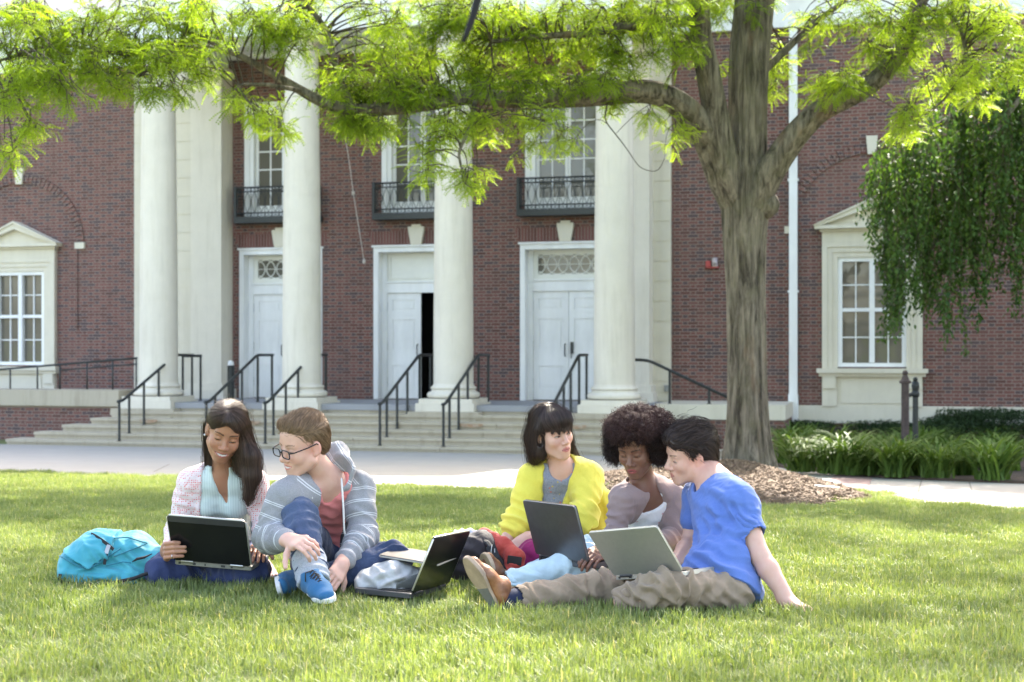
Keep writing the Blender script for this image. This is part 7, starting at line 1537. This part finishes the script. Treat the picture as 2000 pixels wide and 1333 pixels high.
if 'props' not in SKIP:
    BLK = mat('laptop_black', (.010, .010, .011), .22, .2, 4.); SLV = mat('laptop_silver', (.46, .45, .41), .38, .05, 60., metal=.55); GRY = mat('laptop_grey', (.15, .15, .16), .3, .08, 40., metal=.7); DGR = mat('deck_dark', (.045, .045, .048), .45); CRM = mat('rim_silver', (.62, .60, .56), .3, metal=.7); BRZ = mat('base_pewter', (.30, .29, .26), .4, .08, 50., metal=.5)
    laptop(P(340, 1094, 5.80), P(491, 1107, 5.74), (.03, .21, .022), (0, -.092, .192), 'black laptop with pewter base on the lap of the woman in the dotted cardigan', BRZ, BLK, DGR, .019, .008, 5, CRM, STEEL, DGR, True)
    laptop(P(1050, 1083, 5.85), P(1152, 1100, 5.58), (.19, .136, 0), (-.047, -.05, .226), 'dark grey laptop tilted beside the yellow cardigan, back of its lid to the lens', GRY, GRY, DGR, .026, .010, 9, None, DGR, DGR)
    laptop(P(1200, 1125, 5.42), P(1335, 1117, 5.20), (.137, .150, -.003), (-.072, -.10, .18), 'silver laptop on the lap of the man in blue', SLV, SLV, SLV, .017, .007, 6, None, DGR)
    a, b_ = P(802, 1184, 5.40), P(874, 1162, 5.72)
    for q in (a, b_): q[2] = gz(q[0], q[1]) + .040
    laptop(a, b_, (-.225, .088, .008), (.085, -.034, .215), 'open black laptop standing alone on the grass', DGR, BLK, BLK, .020, .007, 4, CRM, DGR)
    # closed computer on the grey bag
    a = P(738, 1088, 5.60); e = P(838, 1104, 5.52); x = nrm(e - a); y = nrm(np.array([.25, .95, .05]) - x * (np.array([.25, .95, .05]) @ x)); n = np.cross(x, y); r = empty('tablet', a, 0, 'thin closed silver tablet lying on the grey canvas bag', 'tablet')
    m = MB(); slab(m, np.zeros(3), x, y, n, .26, .19, .006, .012, .001); m.build('back_shell', SLV, r, 30); m = MB(); slab(m, n * .0062 + x * .002 + y * .002, x, y, n, .256, .186, .003, .012, .0008); m.build('cover', DGR, r, 30)
    # teal backpack
    gA = gnd(225, 1149); dep = (0, 1, 0)
    TEAL = cloth_mat('teal_nylon', lambda nt: MIXC(nt, RAMP(nt, NOISE(nt, 5., 3), .3, .7), (.050, .31, .40), (.085, .40, .48)), .6, 1100., .25)
    bp = [cone(P(142, 1124, 6.0), P(262, 1122, 6.02), .050, .052, .05, 'u', dep, 1.9), cone(P(146, 1096, 6.02), P(192, 1073, 6.06), .058, .068, .05, 'u', dep, 1.6), cone(P(192, 1082, 6.06), P(262, 1072, 6.08), .070, .066, .05, 'u', dep, 1.6), cone(P(262, 1076, 6.08), P(306, 1092, 6.06), .068, .048, .05, 'u', dep, 1.6), cone(P(270, 1112, 6.04), P(316, 1098, 6.05), .050, .036, .05, 'u', dep, 1.5)]
    r = empty('backpack', gA, 0, 'turquoise backpack lying on the grass left of the woman with the black laptop', 'backpack')
    fo = [(P(230, 1105, 5.9), .11, .009, .06, (.4, 0, 1)), (P(285, 1100, 5.95), .10, .010, .05, (.35, 0, 1)), (P(160, 1110, 5.9), .10, .007, .06, (-.3, 0, 1)), (P(250, 1075, 6.0), .08, .008, .05, (1, 0, .6)), (P(190, 1130, 5.9), .12, .006, .04, (.1, 0, 1))]
    _, fB = sdf_obj('body', bp, .005, TEAL, r, fo, .004, 61, wl=.09, keep=True)
    fl = [p.grow(.012) for p in bp] + [half(P(114, 1082, 5.9), np.array([-.47, 0, -.88])), half(P(174, 1112, 5.9), np.array([.55, .0, -.83])), half(P(226, 1070, 6), np.array([1, 0, .1]))]
    _, fF = sdf_obj('flap', fl, .005, TEAL, r, keep=True, folds=[(P(180, 1075, 5.95), .11, .006, .07, (.5, 0, 1)), (P(210, 1095, 5.95), .07, .008, .04, (1, 0, .3))], base=.003, seed=63)
    def surf(x, y, d0): return P(x, y, d0) - gA
    WEB = mat('black_webbing', (.018, .018, .020), .8, .2, 60., .3, 300.)
    def ribbon(m, pts, w, t=.003):
        pts = [np.asarray(p, float) for p in pts]
        for i in range(len(pts) - 1):
            a, b_ = pts[i], pts[i + 1]; tt = nrm(b_ - a); s = nrm(np.cross(tt, (0, 1, 0))) * w / 2; k = np.array([0, -t, 0]); m.add([a - s, a + s, b_ + s, b_ - s, a - s + k, a + s + k, b_ + s + k, b_ - s + k], [(0, 1, 2, 3), (7, 6, 5, 4), (0, 4, 5, 1), (1, 5, 6, 2), (2, 6, 7, 3), (3, 7, 4, 0)])
    fU = Field([p.grow(.008) for p in bp], .005); S_ = lambda x, y, l=.004: onsurf(fU, x, y, 5.5, 6.5, l) - gA
    def line(*px): return [S_(*p) for p in px if onsurf(fU, *p, 5.5, 6.5, .004) is not None]
    TEALD = cloth_mat('teal_binding', lambda nt: (.030, .20, .27), .7)
    m = MB(); ribbon(m, line((178, 1043), (188, 1048), (200, 1056), (212, 1065), (222, 1074)), .013); ribbon(m, line((212, 1068), (209, 1080), (206, 1092), (204, 1103)), .012); m.build('strap', WEB, r)
    m = MB(); ribbon(m, line((214, 1064), (211, 1072), (208, 1081)), .017, .008); m.build('buckle', STEEL, r)
    m = MB(); m.tube(line((258, 1098), (268, 1092), (282, 1089), (297, 1082)), [.003, .010, .009, .003], 8, flat=.6); m.build('zip_pocket', WEB, r, True)
    m = MB(); seam(fU, [(116, 1086), (140, 1100), (172, 1113), (200, 1096), (236, 1072)], .003, m, gA); seam(fU, [(214, 1052), (250, 1050), (288, 1062), (252, 1076), (222, 1088)], .0028, m, gA); seam(fU, [(206, 1106), (240, 1098), (256, 1100)], .0025, m, gA); m.build('seam', TEALD, r, True)
    m = MB(); m.tube([S_(x, y, .02) for x, y in ((118, 1122), (116, 1130), (124, 1138), (150, 1142), (185, 1142), (225, 1138), (262, 1130), (296, 1117), (318, 1107))], .0075, 8); m.build('piping', WEB, r, True)
    # grey canvas bag
    g0 = gnd(765, 1164); r = empty('canvas_bag', g0, 0, 'crumpled light grey canvas bag lying beside the knee of the man in jeans', 'bag')
    CANV = cloth_mat('grey_canvas', lambda nt: MIXC(nt, RAMP(nt, NOISE(nt, 22., 4, .65), .35, .7), (.42, .42, .41), (.56, .56, .55)), .9, 800., .3)
    gb = [cone(P(714, 1138, 5.60), P(765, 1130, 5.60), .050, .062, .05, 'u', dep, 1.5), cone(P(765, 1130, 5.60), P(812, 1134, 5.62), .062, .048, .05, 'u', dep, 1.4)]
    sdf_obj('body', gb, .005, CANV, r, [(P(735, 1115, 5.5), .10, .007, .05, (.8, 0, 1)), (P(790, 1110, 5.5), .09, .006, .045, (.2, 0, 1)), (P(760, 1140, 5.5), .1, .007, .05, (.6, 0, -1))], .005, 65, wl=.08)
    pk = [p.grow(.005) for p in gb] + [half(P(778, 1130, 5.6), (-1, 0, .15)), half(P(800, 1124, 5.6), (-.35, 0, 1))]
    sdf_obj('mesh_pocket', pk, .005, cloth_mat('grey_mesh', lambda nt: (.15, .155, .14), .9, 500., .5), r, (), .002, 66)
    # red and black messenger bag with a pale scarf on it
    g0 = gnd(945, 1128); r = empty('messenger_bag', g0, 0, 'black messenger bag with a red flap in front of the yellow cardigan', 'bag')
    BLKN = cloth_mat('black_nylon', lambda nt: (.030, .024, .028), .7, 1000.)
    mb = [cone(P(898, 1082, 6.02), P(940, 1070, 5.98), .068, .075, .04, 'u', dep, 1.4), cone(P(900, 1108, 6.0), P(962, 1108, 5.95), .055, .06, .04, 'u', dep, 1.5)]
    sdf_obj('body', mb, .005, BLKN, r, [(P(915, 1075, 5.9), .09, .006, .05, (.7, 0, 1))], .003, 67)
    RED = cloth_mat('red_canvas', lambda nt: MIXC(nt, RAMP(nt, NOISE(nt, 30., 3), .3, .7), (.40, .050, .038), (.50, .085, .06)), .8, 900.)
    fl = [cone(P(945, 1044, 6.02), P(985, 1068, 5.93), .030, .036, .02, 'u', dep, .7), cone(P(985, 1068, 5.93), P(1006, 1090, 5.89), .036, .040, .02, 'u', dep, .6), cone(P(1006, 1090, 5.89), P(1002, 1118, 5.87), .040, .040, .02, 'u', dep, .5)]
    sdf_obj('flap', fl, .004, RED, r, [(P(960, 1060, 5.9), .06, .005, .04, (1, 0, -.6)), (P(1003, 1115, 5.85), .05, .005, .03, (.2, 0, 1))], .003, 68)
    m = MB(); c = P(1005, 1095, 5.862) - g0; x = nrm((.98, -.15, -.12)); z = nrm((.1, -.1, 1)); z = nrm(z - x * (z @ x)); slab(m, c - x * .030 - z * .018, x, z, np.cross(x, z), .060, .036, .004, .004, .0005); m.build('patch', KEYS, r)
    m = MB(); ribbon(m, [P(x, y, d) - g0 for x, y, d in ((958, 1066, 5.87), (968, 1092, 5.85), (982, 1118, 5.85), (992, 1132, 5.86))], .040, .004); m.tube([P(x, y, d) - g0 for x, y, d in ((940, 1052, 5.93), (952, 1060, 5.89), (960, 1070, 5.87))], .014, 8, flat=.5); m.build('strap', WEB, r)
    m = MB(); m.tube([P(x, y, d) - g0 for x, y, d in ((961, 1064, 5.862), (959, 1078, 5.855), (962, 1092, 5.855), (967, 1088, 5.855), (966, 1072, 5.858))], .0022, 6); m.build('clip', STEEL, r, True)
    g0 = P(895, 1052, 6.05); sc = [ell(P(x, y, d), (a, a * 1.2, a * .75), None, .02) for x, y, d, a in ((878, 1055, 6.06, .022), (892, 1046, 6.08, .028), (905, 1043, 6.08, .026), (918, 1043, 6.06, .024), (930, 1041, 6.07, .02), (900, 1052, 6.02, .022))]
    f_ = Field(sc, .004); V, Q = f_.mesh(2); V = wrinkle(V, Q, [(g0, .1, .006, .03, (1, 0, .3))], .003, 71, .04); o = link_mesh('scarf', V - g0, Q, cloth_mat('pale_wool', lambda nt: (.58, .57, .62), .95, 400., .5), None, True); o.location = [float(q) for q in g0]; tag(o, 'bunched pale lilac scarf on the black messenger bag', 'scarf')
    # a pale strip lying on the mulch
    p = GP(1612, 969); m = MB(); slab(m, np.zeros(3), nrm((.9, -.45, 0)), nrm((.45, .9, .05)), np.array([0, 0, 1.]), .22, .035, .004, .004, .0005); o = m.build('stick', mat('bleached_wood', (.66, .64, .58), .8)); o.location = (float(p[0] - .1), float(p[1]), float(gz(p[0], p[1]) + mulch_h(p[0], p[1]) + .03)); o.rotation_euler = (.1, 0, 0); tag(o, 'short bleached stick lying on the mulch', 'stick')
# ------------------------------------------------------------------ camera, light, world
cam = bpy.data.cameras.new('camera'); co = bpy.data.objects.new('camera', cam); COL.objects.link(co); SC.camera = co
co.location = (0, 0, CAMZ); co.rotation_euler = (math.pi / 2, 0, 0)
cam.sensor_width = 36; cam.lens = FPX * 36 / 2000; cam.shift_y = (HY - 666.5) / 2000; cam.clip_end = 2000; cam.clip_start = .05
cam.dof.use_dof = True; cam.dof.focus_distance = 5.9; cam.dof.aperture_fstop = 4.5
SUN_EL, SUN_AZ = math.radians(40), math.radians(18)     # azimuth measured from straight ahead towards the right
w = bpy.data.worlds.new('World'); SC.world = w; w.use_nodes = True; nt = w.node_tree
sky = N(nt, 'ShaderNodeTexSky'); sky.sky_type = 'NISHITA'; sky.sun_disc = False; sky.sun_elevation = SUN_EL; sky.sun_rotation = SUN_AZ; sky.dust_density = 3.0; sky.ozone_density = .8; sky.air_density = 1.0
bg = nt.nodes['Background']; L(nt, MIXC(nt, 1.0, sky.outputs[0], (1.0, .885, .79), 'MULTIPLY'), bg.inputs[0]); bg.inputs[1].default_value = .15
sl = bpy.data.lights.new('sun', 'SUN'); so = bpy.data.objects.new('sun', sl); COL.objects.link(so); sl.energy = 2.9 if 'sun' not in SKIP else .4; sl.angle = math.radians(.55); sl.color = (1, .94, .84)
d = Vector((math.sin(SUN_AZ) * math.cos(SUN_EL), math.cos(SUN_AZ) * math.cos(SUN_EL), math.sin(SUN_EL)))
so.rotation_euler = d.to_track_quat('Z', 'Y').to_euler()
SC.view_settings.view_transform = 'Standard'; SC.view_settings.look = 'None'; SC.view_settings.exposure = 2.87; SC.view_settings.gamma = 1
SC.cycles.use_denoising = True; SC.cycles.max_bounces = 8; SC.cycles.transparent_max_bounces = 8; SC.cycles.diffuse_bounces = 4
SC.cycles.sample_clamp_indirect = 8
